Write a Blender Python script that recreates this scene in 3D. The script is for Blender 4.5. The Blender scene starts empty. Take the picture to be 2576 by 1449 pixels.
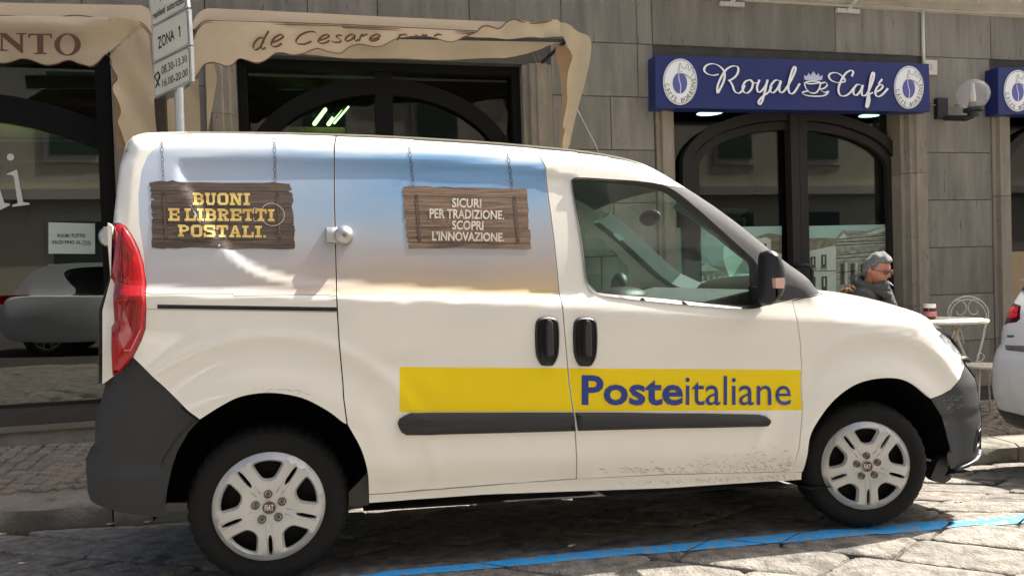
import bpy, bmesh, math, random
import numpy as np
from mathutils import Vector, Matrix
from mathutils.geometry import delaunay_2d_cdt
random.seed(7); rnd = random.Random(11)
SC = bpy.context.scene; COL = SC.collection
rad = math.radians
# ------------------------------------------------------------------ camera
F, CX, CY, CAMH = 1900.0, 1288.0, 724.5, 1.30
YAW, PITCH, ROLL = rad(13.5), rad(-1.15), 0.031
fw = np.array([math.sin(YAW)*math.cos(PITCH), math.cos(YAW)*math.cos(PITCH), math.sin(PITCH)])
r0 = np.array([math.cos(YAW), -math.sin(YAW), 0.0]); u0 = np.cross(r0, fw)
CR = r0*math.cos(ROLL)-u0*math.sin(ROLL); CU = r0*math.sin(ROLL)+u0*math.cos(ROLL)
cam = bpy.data.cameras.new('camera'); camo = bpy.data.objects.new('camera', cam); COL.objects.link(camo)
cam.lens = F/2576*36; cam.sensor_width = 36; cam.clip_start = .05; cam.clip_end = 400
m = Matrix.Identity(4)
for i in range(3):
    m[i][0] = CR[i]; m[i][1] = CU[i]; m[i][2] = -fw[i]
m[2][3] = CAMH
camo.matrix_world = m; SC.camera = camo
# ------------------------------------------------------------------ world, sun, exposure
AZ, EL = rad(13), rad(55.5)            # azimuth from +x towards +y
w = bpy.data.worlds.new('World'); SC.world = w; w.use_nodes = True
nt = w.node_tree; nt.nodes.clear()
sky = nt.nodes.new('ShaderNodeTexSky'); sky.sky_type = 'NISHITA'; sky.sun_disc = False
sky.sun_elevation = EL; sky.sun_rotation = math.pi/2-AZ; sky.air_density = 1.0; sky.dust_density = 5; sky.ozone_density = 0
bg = nt.nodes.new('ShaderNodeBackground'); bg.inputs[1].default_value = .10
wo = nt.nodes.new('ShaderNodeOutputWorld'); nt.links.new(sky.outputs[0], bg.inputs[0]); nt.links.new(bg.outputs[0], wo.inputs[0])
sl = bpy.data.lights.new('sun', 'SUN'); sl.energy = 4.8; sl.angle = rad(.5); sl.color = (1, .945, .86)
so = bpy.data.objects.new('sun', sl); COL.objects.link(so)
sv = Vector((math.cos(AZ)*math.cos(EL), math.sin(AZ)*math.cos(EL), math.sin(EL)))
so.rotation_euler = sv.to_track_quat('Z', 'Y').to_euler(); so.location = sv*30
SC.view_settings.view_transform = 'Standard'; SC.view_settings.look = 'None'
SC.view_settings.exposure = 1.52; SC.view_settings.gamma = 1
# ------------------------------------------------------------------ picture measurements -> points of the place
K = 2576/2991
ZT = {'z1': (0, 0, 2.576), 'z2': (1000, 0, 2.576), 'z3': (1900, 0, 2.361), 'z4': (0, 560, 2.576), 'z5': (900, 560, 2.576),
      'z6': (1900, 560, 2.361), 'z7': (0, 1080, 2.407), 'z8': (900, 1080, 2.407), 'z9': (1950, 1080, 2.407), 'w': (1650, 480, 3.22),
      'a': (400, 380, 3.813), 'b': (1100, 380, 3.813), 'q': (2600, 750, 2.414), 'p': (2600, 500, 2.898), 's': (450, 150, 5.797),
      'm': (2300, 650, 4.83), 'd': (0, 0, K), 'n': (0, 0, 1.0), 'l': (0, 130, 2.5425), 'g': (2600, 100, 2.414), 'k': (0, 1150, 2.725)}
def Z(t, *pts):
    ox, oy, s = ZT[t]
    return [((x/s+ox)*K, (y/s+oy)*K) for x, y in pts]
def ray(px, py): return fw+CR*(px-CX)/F-CU*(py-CY)/F
def aty(p, y):
    d = ray(*p); t = y/d[1]; return (d[0]*t, y, CAMH+d[2]*t)
# ------------------------------------------------------------------ objects
WO = {}
def worg(o):
    return WO.get(o.name, Vector((0, 0, 0))) if o else Vector((0, 0, 0))
def tag(o, label=None, cat=None, group=None, kind=None):
    if label: o['label'] = label
    if cat: o['category'] = cat
    if group: o['group'] = group
    if kind: o['kind'] = kind
    return o
def empty(name, loc=(0, 0, 0), parent=None, **kw):
    o = bpy.data.objects.new(name, None); COL.objects.link(o); o.empty_display_size = .1
    loc = Vector(loc)
    if parent: o.parent = parent; o.location = loc-worg(parent)
    else: o.location = loc
    WO[o.name] = loc
    return tag(o, **kw)
def mesh_obj(name, verts, faces, mat, parent=None, smooth=False, origin=None, normals=None, autos=None, **kw):
    me = bpy.data.meshes.new(name)
    org = Vector(origin) if origin is not None else worg(parent)
    v = [(a[0]-org.x, a[1]-org.y, a[2]-org.z) for a in verts]
    me.from_pydata(v, [], faces); me.update()
    if mat:
        for mm in (mat if isinstance(mat, (list, tuple)) else [mat]): me.materials.append(mm)
    if smooth or normals is not None:
        me.polygons.foreach_set('use_smooth', [True]*len(me.polygons))
    if normals is not None: me.normals_split_custom_set_from_vertices([tuple(n) for n in normals])
    elif autos: me.set_sharp_from_angle(angle=rad(autos))
    o = bpy.data.objects.new(name, me); COL.objects.link(o)
    if parent: o.parent = parent; o.location = org-worg(parent)
    else: o.location = org
    WO[o.name] = org
    return tag(o, **kw)
class MB:
    def __init__(s): s.v = []; s.f = []
    def add(s, vs, fs):
        n = len(s.v); s.v += [tuple(p) for p in vs]; s.f += [tuple(i+n for i in f) for f in fs]; return s
    def box(s, a, b, bev=0):
        x0, y0, z0 = a; x1, y1, z1 = b
        if bev <= 0:
            return s.add([(x0, y0, z0), (x1, y0, z0), (x1, y1, z0), (x0, y1, z0), (x0, y0, z1), (x1, y0, z1), (x1, y1, z1), (x0, y1, z1)],
                  [(0, 3, 2, 1), (4, 5, 6, 7), (0, 1, 5, 4), (1, 2, 6, 5), (2, 3, 7, 6), (3, 0, 4, 7)])
        # chamfered front (towards -y) only
        c = bev
        return s.add([(x0, y1, z0), (x1, y1, z0), (x1, y1, z1), (x0, y1, z1), (x0, y0+c, z0), (x1, y0+c, z0), (x1, y0+c, z1), (x0, y0+c, z1),
                      (x0+c, y0, z0+c), (x1-c, y0, z0+c), (x1-c, y0, z1-c), (x0+c, y0, z1-c)],
                     [(0, 3, 2, 1), (0, 1, 5, 4), (1, 2, 6, 5), (2, 3, 7, 6), (3, 0, 4, 7), (4, 5, 9, 8), (5, 6, 10, 9), (6, 7, 11, 10), (7, 4, 8, 11), (8, 9, 10, 11)])
    def tube(s, pts, r, seg=8, caps=True):
        pts = [Vector(p) for p in pts]; n = len(pts); rr = r if isinstance(r, (list, tuple)) else [r]*n
        t0 = (pts[1]-pts[0]).normalized(); up = Vector((0, 0, 1)) if abs(t0.z) < .9 else Vector((1, 0, 0))
        a = t0.cross(up).normalized(); base = len(s.v)
        for i, p in enumerate(pts):
            t = (pts[min(i+1, n-1)]-pts[max(i-1, 0)]).normalized()
            a = (a-t*a.dot(t)).normalized(); b = t.cross(a)
            for k in range(seg):
                an = 2*math.pi*k/seg; s.v.append(tuple(p+(a*math.cos(an)+b*math.sin(an))*rr[i]))
        for i in range(n-1):
            for k in range(seg):
                q = base+i*seg; s.f.append((q+k, q+(k+1) % seg, q+seg+(k+1) % seg, q+seg+k))
        if caps:
            s.f.append(tuple(base+k for k in range(seg))[::-1]); s.f.append(tuple(base+(n-1)*seg+k for k in range(seg)))
        return s
    def lathe(s, prof, c, axis='z', seg=32, rf=None):
        """prof: (r, h) list"""
        base = len(s.v); c = Vector(c)
        for i, (r, h) in enumerate(prof):
            for k in range(seg):
                an = 2*math.pi*k/seg; rr = r*(rf(i, k) if rf else 1)
                x, y = rr*math.cos(an), rr*math.sin(an)
                p = Vector((x, y, h)) if axis == 'z' else (Vector((x, h, y)) if axis == 'y' else Vector((h, x, y)))
                s.v.append(tuple(c+p))
        for i in range(len(prof)-1):
            for k in range(seg):
                q = base+i*seg; s.f.append((q+k, q+(k+1) % seg, q+seg+(k+1) % seg, q+seg+k))
        return s
    def disc(s, c, r, axis='y', seg=24, h=0):
        base = len(s.v); c = Vector(c)
        for k in range(seg):
            an = 2*math.pi*k/seg; x, y = r*math.cos(an), r*math.sin(an)
            s.v.append(tuple(c+(Vector((x, y, 0)) if axis == 'z' else (Vector((x, 0, y)) if axis == 'y' else Vector((0, x, y))))))
        s.f.append(tuple(range(base, base+seg))); return s
    def sphere(s, c, r, sc=(1, 1, 1), seg=16, rings=10):
        prof = [(r*math.sin(math.pi*i/rings)+1e-5, -r*math.cos(math.pi*i/rings)) for i in range(rings+1)]
        b = len(s.v); s.lathe(prof, (0, 0, 0), 'z', seg)
        for i in range(b, len(s.v)):
            v = s.v[i]; s.v[i] = (c[0]+v[0]*sc[0], c[1]+v[1]*sc[1], c[2]+v[2]*sc[2])
        return s
    def xf(s, mtx, start=0):
        for i in range(start, len(s.v)): s.v[i] = tuple(mtx @ Vector(s.v[i]))
        return s
    def build(s, name, mat, parent=None, smooth=False, autos=None, **kw):
        return mesh_obj(name, s.v, s.f, mat, parent, smooth=smooth or bool(autos), autos=autos, **kw)
# ------------------------------------------------------------------ materials
MATS = {}
def mp(name, col, rough=.55, var=.0, scale=6., bump=0., bscale=60., coat=0., metal=0., spec=.5, col2=None, stretch=(1, 1, 1), emis=None, estr=0, world=False, alpha=1, sheen=0, spots=None):
    if name in MATS: return MATS[name]
    M = bpy.data.materials.new(name); M.use_nodes = True; n = M.node_tree; b = n.nodes['Principled BSDF']; L = n.links.new
    b.inputs['Base Color'].default_value = (*col, 1); b.inputs['Roughness'].default_value = rough
    b.inputs['Metallic'].default_value = metal; b.inputs['Specular IOR Level'].default_value = spec
    b.inputs['Coat Weight'].default_value = coat; b.inputs['Coat Roughness'].default_value = .04
    if sheen: b.inputs['Sheen Weight'].default_value = sheen
    if emis: b.inputs['Emission Color'].default_value = (*emis, 1); b.inputs['Emission Strength'].default_value = estr
    if var or bump or col2 or spots:
        if world: g = n.nodes.new('ShaderNodeNewGeometry'); src = g.outputs['Position']
        else: g = n.nodes.new('ShaderNodeTexCoord'); src = g.outputs['Object']
        mp_ = n.nodes.new('ShaderNodeMapping'); mp_.inputs['Scale'].default_value = stretch; L(src, mp_.inputs[0])
        oi = n.nodes.new('ShaderNodeObjectInfo'); ad = n.nodes.new('ShaderNodeVectorMath'); ad.operation = 'ADD'
        sc_ = n.nodes.new('ShaderNodeMath'); sc_.operation = 'MULTIPLY'; sc_.inputs[1].default_value = 0 if world else 37; L(oi.outputs['Random'], sc_.inputs[0])
        L(mp_.outputs[0], ad.inputs[0]); L(sc_.outputs[0], ad.inputs[1])
        nz = n.nodes.new('ShaderNodeTexNoise'); nz.inputs['Scale'].default_value = scale; nz.inputs['Detail'].default_value = 8; nz.inputs['Roughness'].default_value = .62
        L(ad.outputs[0], nz.inputs['Vector'])
        cr = n.nodes.new('ShaderNodeValToRGB'); cr.color_ramp.elements[0].position = .32; cr.color_ramp.elements[1].position = .68
        c2 = col2 if col2 else tuple(min(1, c*(1+var)) for c in col); c1 = tuple(c*(1-var) for c in col)
        cr.color_ramp.elements[0].color = (*c1, 1); cr.color_ramp.elements[1].color = (*c2, 1)
        L(nz.outputs['Fac'], cr.inputs[0]); out = cr.outputs[0]
        if not world:   # each piece a little lighter or darker than its neighbours
            hs = n.nodes.new('ShaderNodeHueSaturation'); mr = n.nodes.new('ShaderNodeMapRange')
            mr.inputs['To Min'].default_value = 1-var*.5; mr.inputs['To Max'].default_value = 1+var*.5
            L(oi.outputs['Random'], mr.inputs['Value']); L(mr.outputs[0], hs.inputs['Value']); L(out, hs.inputs['Color']); out = hs.outputs[0]
        if spots:       # (scale, threshold, colour)
            vz = n.nodes.new('ShaderNodeTexNoise'); vz.inputs['Scale'].default_value = spots[0]; vz.inputs['Detail'].default_value = 3
            L(ad.outputs[0], vz.inputs['Vector'])
            vr = n.nodes.new('ShaderNodeValToRGB'); vr.color_ramp.elements[0].position = spots[1]; vr.color_ramp.elements[1].position = spots[1]+.04
            L(vz.outputs['Fac'], vr.inputs[0]); mx = n.nodes.new('ShaderNodeMixRGB'); mx.inputs[2].default_value = (*spots[2], 1)
            L(vr.outputs[0], mx.inputs[0]); L(out, mx.inputs[1]); out = mx.outputs[0]
        L(out, b.inputs['Base Color'])
        rr = n.nodes.new('ShaderNodeMapRange'); rr.inputs['To Min'].default_value = max(0, rough-.08); rr.inputs['To Max'].default_value = min(1, rough+.1)
        L(nz.outputs['Fac'], rr.inputs['Value']); L(rr.outputs[0], b.inputs['Roughness'])
        if bump:
            bz = n.nodes.new('ShaderNodeTexNoise'); bz.inputs['Scale'].default_value = bscale; bz.inputs['Detail'].default_value = 6; bz.inputs['Roughness'].default_value = .6
            L(ad.outputs[0], bz.inputs['Vector']); bp = n.nodes.new('ShaderNodeBump'); bp.inputs['Strength'].default_value = min(1, bump); bp.inputs['Distance'].default_value = .01*max(1, bump)
            L(bz.outputs['Fac'], bp.inputs['Height']); L(bp.outputs[0], b.inputs['Normal'])
    MATS[name] = M; return M
def glass(name, tint, ior=1.5, dirt=0., k=1.1):
    M = bpy.data.materials.new(name); M.use_nodes = True; n = M.node_tree; n.nodes.clear(); L = n.links.new
    t = n.nodes.new('ShaderNodeBsdfTransparent'); t.inputs[0].default_value = (*tint, 1)
    g = n.nodes.new('ShaderNodeBsdfGlossy'); g.inputs['Roughness'].default_value = .0
    fr = n.nodes.new('ShaderNodeFresnel'); fr.inputs[0].default_value = ior
    mx = n.nodes.new('ShaderNodeMixShader'); o = n.nodes.new('ShaderNodeOutputMaterial')
    mu = n.nodes.new('ShaderNodeMath'); mu.operation = 'MULTIPLY'; mu.inputs[1].default_value = k; mu.use_clamp = True
    L(fr.outputs[0], mu.inputs[0]); L(mu.outputs[0], mx.inputs[0]); L(t.outputs[0], mx.inputs[1]); L(g.outputs[0], mx.inputs[2])
    if dirt:
        df = n.nodes.new('ShaderNodeBsdfDiffuse'); df.inputs[0].default_value = (.6, .62, .58, 1)
        nz = n.nodes.new('ShaderNodeTexNoise'); nz.inputs['Scale'].default_value = 3.5; nz.inputs['Detail'].default_value = 9
        tc = n.nodes.new('ShaderNodeTexCoord'); L(tc.outputs['Object'], nz.inputs['Vector'])
        mr = n.nodes.new('ShaderNodeMapRange'); mr.inputs['From Min'].default_value = .45; mr.inputs['From Max'].default_value = .8; mr.inputs['To Max'].default_value = dirt
        m2 = n.nodes.new('ShaderNodeMixShader'); L(nz.outputs['Fac'], mr.inputs['Value']); L(mr.outputs[0], m2.inputs[0]); L(mx.outputs[0], m2.inputs[1]); L(df.outputs[0], m2.inputs[2])
        L(m2.outputs[0], o.inputs[0])
    else: L(mx.outputs[0], o.inputs[0])
    MATS[name] = M; return M
def emit(name, col, s):
    return mp(name, (0, 0, 0), emis=col, estr=s)
# ------------------------------------------------------------------ 2D helpers
def resample(poly, step, closed=True):
    out = []; n = len(poly)
    for i in range(n if closed else n-1):
        a = poly[i]; b = poly[(i+1) % n]; l = math.hypot(b[0]-a[0], b[1]-a[1]); k = max(1, int(l/step+.5))
        for j in range(k): out.append((a[0]+(b[0]-a[0])*j/k, a[1]+(b[1]-a[1])*j/k))
    if not closed: out.append(tuple(poly[-1]))
    return out
def inpoly(P, poly):
    P = np.asarray(P, float); q = np.asarray(poly, float); x, y = P[:, :1], P[:, 1:2]
    xi, yi = q[:, 0], q[:, 1]; xj, yj = np.roll(xi, 1), np.roll(yi, 1)
    c = ((yi > y) != (yj > y)) & (x < (xj-xi)*(y-yi)/(yj-yi+1e-15)+xi)
    return (c.sum(axis=1) % 2).astype(bool)
def dist_poly(X, Y, poly, closed=False):
    q = np.asarray(poly, float); A = q if closed else q[:-1]; B = np.roll(q, -1, 0) if closed else q[1:]
    sh = np.shape(X); X = np.ravel(X)[:, None]; Y = np.ravel(Y)[:, None]; ab = B-A; l = (ab**2).sum(1)+1e-12
    dx = X-A[:, 0]; dy = Y-A[:, 1]; t = (dx*ab[:, 0]+dy*ab[:, 1])/l; t = np.minimum(1, np.maximum(0, t))
    dx -= ab[:, 0]*t; dy -= ab[:, 1]*t
    return np.sqrt((dx*dx+dy*dy).min(axis=1)).reshape(sh)
def area(p): return .5*sum(p[i][0]*p[(i+1) % len(p)][1]-p[(i+1) % len(p)][0]*p[i][1] for i in range(len(p)))
def ccw(p): return list(p) if area(p) > 0 else list(p)[::-1]
def smooth_poly(p, it=2, closed=True):
    for _ in range(it):
        o = []; n = len(p)
        for i in range(n if closed else n-1):
            a = p[i]; b = p[(i+1) % n]
            o += [(a[0]*.75+b[0]*.25, a[1]*.75+b[1]*.25), (a[0]*.25+b[0]*.75, a[1]*.25+b[1]*.75)]
        if not closed: o = [p[0]]+o[1:-1]+[p[-1]]
        p = o
    return p
def inset(poly, d):
    p = ccw(poly); n = len(p); o = []
    for i in range(n):
        a, b, c = p[i-1], p[i], p[(i+1) % n]
        e1 = Vector((b[0]-a[0], b[1]-a[1])); e2 = Vector((c[0]-b[0], c[1]-b[1]))
        if e1.length < 1e-9 or e2.length < 1e-9: o.append(b); continue
        e1.normalize(); e2.normalize(); n1 = Vector((-e1.y, e1.x)); n2 = Vector((-e2.y, e2.x)); h = n1+n2
        if h.length < 1e-6: o.append(b); continue
        h.normalize(); k = max(.5, h.dot(n1)); o.append((b[0]+h.x*d/k, b[1]+h.y*d/k))
    return o
def cdt(poly, step, inner=(), pts=()):
    """triangulate polygon (x,z); inner: further closed loops kept as edges. Returns verts, tris, loops' membership test left to caller"""
    loops = [resample(ccw(poly), step)]+[resample(ccw(q), step) for q in inner]
    V = []; E = []
    for lp in loops:
        b = len(V); V += [Vector(p) for p in lp]; E += [(b+i, b+(i+1) % len(lp)) for i in range(len(lp))]
    xs = [p[0] for p in loops[0]]; ys = [p[1] for p in loops[0]]
    gx = np.arange(min(xs)+step/2, max(xs), step); gy = np.arange(min(ys)+step/2, max(ys), step)
    if len(gx) and len(gy):
        G = np.array([(x+(step/2 if j % 2 else 0), y) for j, y in enumerate(gy) for x in gx])
        ok = inpoly(G, loops[0]) & (dist_poly(G[:, 0], G[:, 1], loops[0], True) > step*.45)
        for q in loops[1:]: ok &= dist_poly(G[:, 0], G[:, 1], q, True) > step*.45
        V += [Vector(p) for p in G[ok]]
    for p in pts: V.append(Vector(p))
    r = delaunay_2d_cdt(V, E, [], 0, 1e-6)
    v = np.array([tuple(a) for a in r[0]]); f = [tuple(t) for t in r[2]]
    c = np.array([v[list(t)].mean(axis=0) for t in f])
    keep = inpoly(c, loops[0])
    fs = [t for t, k in zip(f, keep) if k]; cs = c[keep]
    return v, fs, cs, loops
def text2d(s, bold=0., shear=0., space=1., res=3):
    cu = bpy.data.curves.new('t', 'FONT'); cu.body = s; cu.size = 1; cu.offset = bold; cu.shear = shear; cu.space_character = space
    cu.resolution_u = res; cu.fill_mode = 'FRONT'
    o = bpy.data.objects.new('t', cu); COL.objects.link(o); bpy.context.view_layer.update()
    me = o.to_mesh(); v = np.array([tuple(a.co)[:2] for a in me.vertices]); f = [tuple(p.vertices) for p in me.polygons]
    o.to_mesh_clear(); bpy.data.objects.remove(o); bpy.data.curves.remove(cu)
    return v, f
def quadmap(v, quad, bb=None):
    """map 2D verts from bbox to px quad TL,TR,BR,BL"""
    lo = v.min(axis=0) if bb is None else np.array(bb[0]); hi = v.max(axis=0) if bb is None else np.array(bb[1])
    u = (v-lo)/(hi-lo); q = np.array(quad, float)
    a, b = u[:, :1], u[:, 1:]
    return (q[3]*(1-a)+q[2]*a)*(1-b)+(q[0]*(1-a)+q[1]*a)*b
def catmull(p, k=6):
    p = [np.array(a, float) for a in p]; q = [2*p[0]-p[1]]+p+[2*p[-1]-p[-2]]; o = []
    for i in range(1, len(q)-2):
        for j in range(k):
            t = j/k; o.append(tuple(.5*((2*q[i])+(-q[i-1]+q[i+1])*t+(2*q[i-1]-5*q[i]+4*q[i+1]-q[i+2])*t*t+(-q[i-1]+3*q[i]-3*q[i+1]+q[i+2])*t**3)))
    o.append(tuple(p[-1])); return o
def stroke2d(paths, wd, nib=None, k=6):
    """list of paths -> verts, faces (2D). nib: fixed nib vector (calligraphic); else round pen"""
    V = []; Fc = []
    for p in paths:
        c = catmull(p, k) if len(p) > 2 else [tuple(a) for a in p]; n = len(c); b = len(V)
        for i in range(n):
            a, d = c[max(i-1, 0)], c[min(i+1, n-1)]; tx, ty = d[0]-a[0], d[1]-a[1]; l = math.hypot(tx, ty)+1e-9
            nx, ny = -ty/l, tx/l; ww = wd/2
            if nib: ww = (wd*.18+wd*.5*abs(nx*nib[0]+ny*nib[1]))
            V += [(c[i][0]+nx*ww, c[i][1]+ny*ww), (c[i][0]-nx*ww, c[i][1]-ny*ww)]
        Fc += [(b+2*i, b+2*i+1, b+2*i+3, b+2*i+2) for i in range(n-1)]
    return np.array(V), Fc
def on_plane(v2, faces, y, thick=0., name='lettering', mat=None, parent=None, zt=None, ramp=0, **kw):
    """2D px verts placed on the plane y (with real thickness towards -y)"""
    pts = Z(zt, *v2) if zt else v2
    V = [aty(p, y-.007*i/max(1, len(pts))*ramp) for i, p in enumerate(pts)]
    f = []
    for t in faces:   # face towards -y
        a, b, c = [V[i] for i in t[:3]]
        cr = (b[2]-a[2])*(c[0]-a[0])-(b[0]-a[0])*(c[2]-a[2])
        f.append(t if cr < 0 else t[::-1])
    if thick:
        n = len(V); B = [(p[0], y+thick, p[2]) for p in V]; cnt = {}
        for t in f:
            for i in range(len(t)):
                e = (t[i], t[(i+1) % len(t)]); cnt[e] = 1
        sides = [(a, a+n, b+n, b) for (a, b) in cnt if (b, a) not in cnt]
        V = V+B; f = f+sides
    return mesh_obj(name, V, f, mat, parent, **kw)
def prism_y(poly, y0, y1, name, mat, parent=None, world=False, bev=0, **kw):
    """px polygon (display px) standing on plane y0 with depth to y1"""
    P = [(p[0], p[1]) for p in poly] if world else [(lambda q: (q[0], q[2]))(aty(p, y0)) for p in poly]
    P = ccw(P); n = len(P); V = []; fs = []
    if bev:
        I = inset(P, bev)
        V = [(x, y0, z) for x, z in I]+[(x, y0+bev, z) for x, z in P]+[(x, y1, z) for x, z in P]
        fs.append(tuple(range(n)))
        for r in (0, 1): fs += [(r*n+i, r*n+n+i, r*n+n+(i+1) % n, r*n+(i+1) % n) for i in range(n)]
        fs.append(tuple(range(2*n, 3*n))[::-1])
    else:
        V = [(x, y0, z) for x, z in P]+[(x, y1, z) for x, z in P]
        fs = [tuple(range(n)), tuple(range(n, 2*n))[::-1]]+[(i, n+i, n+(i+1) % n, (i+1) % n) for i in range(n)]
    return mesh_obj(name, V, fs, mat, parent, **kw)
def sheet(poly, yf, step, name, mat, parent=None, thick=.003, smooth=True, world=False, **kw):
    """thin bent sheet (fabric, paper): px polygon on mean plane yf[0] displaced by yf[1](x,z)"""
    y0, fn = yf
    P = list(poly) if world else [(lambda q: (q[0], q[2]))(aty(p, y0)) for p in poly]
    v, f, c, lp = cdt(P, step)
    V = [(x, y0+fn(x, z), z) for x, z in v]
    o = mesh_obj(name, V, f, mat, parent, smooth=smooth, **kw)
    if thick:
        md = o.modifiers.new('thickness', 'SOLIDIFY'); md.thickness = thick; md.offset = 0
    return o
# ================================================================== materials
STONE = mp('wall_stone', (.225, .205, .170), .85, .24, 2.2, .7, 90, stretch=(4, 1, .5), spots=(11, .68, (.10, .09, .075)))
TRIM = mp('trim_stone', (.25, .215, .165), .85, .18, 5, .6, 70, stretch=(2, 1, .6), spots=(26, .68, (.11, .09, .07)))
CORN = mp('cornice_stone', (.36, .32, .25), .85, .15, 4, .4, 60)
JOINT = mp('joint', (.07, .065, .055), .95, .2, 8)
DFRAME = mp('dark_frame', (.018, .0155, .0145), .55, .1, 6, .1, 80, spec=.3)
BROWNP = mp('brown_panel', (.035, .03, .026), .4, .12, 5)
ROADM = mp('basalt', (.19, .172, .145), .8, .32, 14, 3.0, 60, col2=(.37, .34, .295), spots=(2.3, .62, (.10, .095, .085)))
MORT = mp('mortar', (.055, .05, .042), .95, .3, 12, .8, 60)
KERBM = mp('kerb_stone', (.20, .185, .155), .9, .25, 6, 1.2, 30, spots=(5, .62, (.12, .11, .09)))
COBB = mp('cobble_stone', (.20, .17, .14), .85, .28, 9, .8, 50, col2=(.30, .26, .21))
BLUEP = mp('blue_paint', (.04, .38, .82), .6, .16, 14, .5, 60, world=True, spots=(24, .54, (.24, .33, .38)))
CREAM = mp('cream_plaster', (.64, .57, .44), .9, .08, 1.2)
SHUT = mp('shutter', (.06, .09, .07), .6)
FAB = mp('awning_canvas', (.47, .37, .25), .85, .07, 2.5, .5, 260, sheen=.2)
FABI = mp('awning_canvas_inner', (.44, .355, .235), .85, .07, 3, .5, 260)
BRN = mp('brown_trim', (.13, .06, .035), .7)
BROWNT = mp('brown_print', (.10, .035, .018), .7)
BLACK = mp('black_plastic', (.014, .014, .015), .42, .12, 9, .25, 260)
CLAD = mp('grey_cladding', (.026, .027, .028), .6, .08, 6, .5, 420)
DARK = mp('void_black', (.006, .006, .006), .9)
SIGNB = mp('sign_blue', (.010, .020, .125), .35, .03, 3)
WHITE = mp('white_print', (.80, .80, .79), .45)
GREYP = mp('grey_print', (.16, .16, .17), .5)
BLK = mp('black_print', (.02, .018, .015), .5)
METAL = mp('galvanised', (.48, .50, .50), .38, .10, 16, .15, 60, metal=.75)
SPLATE = mp('sign_plate', (.70, .68, .58), .38, .04, 4)
GLS = glass('shop_glass', (.50, .56, .52), 1.5); GLS1 = glass('left_shop_glass', (.42, .48, .44), 1.5, k=2.3); DARKF = mp('darkest_frame', (.006, .0055, .005), .7, .1, 5, spec=.15)
CARG = glass('green_glass', (.62, .80, .72), 1.5, dirt=.10)
CLRG = glass('clear_glass', (.93, .95, .94), 1.45)
TUBEL = emit('tube_light', (.62, 1, .42), 3.0)
DOWNL = emit('down_light', (.75, 1, .93), 2.6)
IRONW = mp('white_iron', (.62, .57, .46), .55, .12, 30, spots=(45, .64, (.16, .09, .05)))
# ================================================================== ground
def G(x, y): return .069-.0314*x-(.12*max(0, y-3.2) if y < 4.9 else .12*1.7)-(0 if y > 2 else 0)
def camber(y):
    t = max(0., y-3.15); return -.12*t if t > .12 else -.12*t*t/.24
def G(x, y): return .069-.0314*max(-14, min(14, x))+camber(min(y, 4.74))
KY = 4.74
def SW(x, y): return G(x, KY)+.14+.047*(min(y, 6.4)-KY)
# sheet to the horizon
xs = [-160, -60, -30, -14, -8, -4, -2, 0, 2, 4, 6, 8, 14, 30, 60, 160]; ys = [-160, -60, -30, -14, -6, -2, 0, 1.4, 2.4, 3.1, 3.3, 3.6, 4.1, 4.5, 4.74]
V = [(x, y, G(x, y)-.022) for y in ys for x in xs]; nx = len(xs)
Fc = [(j*nx+i, j*nx+i+1, (j+1)*nx+i+1, (j+1)*nx+i) for j in range(len(ys)-1) for i in range(nx-1)]
ground = mesh_obj('ground', V, Fc, MORT, kind='structure')
# street slabs -------------------------------------------------------
road = empty('road', (0, 0, 0), kind='structure')
ua = np.array([math.cos(rad(-33)), math.sin(rad(-33))]); vb = np.array([math.cos(rad(30)), math.sin(rad(30))])
LA = [(2.07, 3.0)]
slabs = []
def clip(poly, inside, inter):
    o = []
    for i in range(len(poly)):
        a, b = poly[i-1], poly[i]; ia, ib = inside(a), inside(b)
        if ib:
            if not ia: o.append(inter(a, b))
            o.append(b)
        elif ia: o.append(inter(a, b))
    return o
def clip_half(poly, n, d):   # keep n.p <= d
    f = lambda p: n[0]*p[0]+n[1]*p[1]-d
    def it(a, b):
        t = f(a)/(f(a)-f(b)); return (a[0]+(b[0]-a[0])*t, a[1]+(b[1]-a[1])*t)
    return clip(poly, lambda p: f(p) <= 0, it)
org = np.array([2.07, 3.0]); sr = random.Random(5)
stuff = MB()
line_a = atg = None
def rayg(p):   # ray meets the road surface
    d = ray(*p); t = 1.
    for _ in range(30):
        x, y = d[0]*t, d[1]*t; t = (G(x, y)-CAMH)/d[2]
    return (d[0]*t, d[1]*t)
btop = [rayg(p) for p in Z('z8', (550, 1449), (1300, 1352))+Z('z9', (0, 1240), (500, 1190), (1150, 1153), (1700, 1095), (2400, 1040), (2506, 1022))]
bbot = [rayg(p) for p in Z('z8', (700, 1449), (1300, 1392))+Z('z9', (0, 1290), (500, 1238), (1150, 1187), (1700, 1132), (2400, 1086), (2506, 1068))]
yc = sum(p[1] for p in btop+bbot)/len(btop+bbot)
def fitl(P):
    P = np.array(P); A = np.polyfit(P[:, 0], P[:, 1], 1); return A
Q1, Q2 = (np.polyfit([p[0] for p in P], [p[1] for p in P], 2) for P in (btop, bbot))
xlo, xhi = min(p[0] for p in btop), max(p[0] for p in btop)
def local_line(Q, x):
    xc_ = min(max(x, xlo), xhi); m_ = 2*Q[0]*xc_+Q[1]; return m_, np.polyval(Q, xc_)-m_*xc_
paintv = MB()
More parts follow.
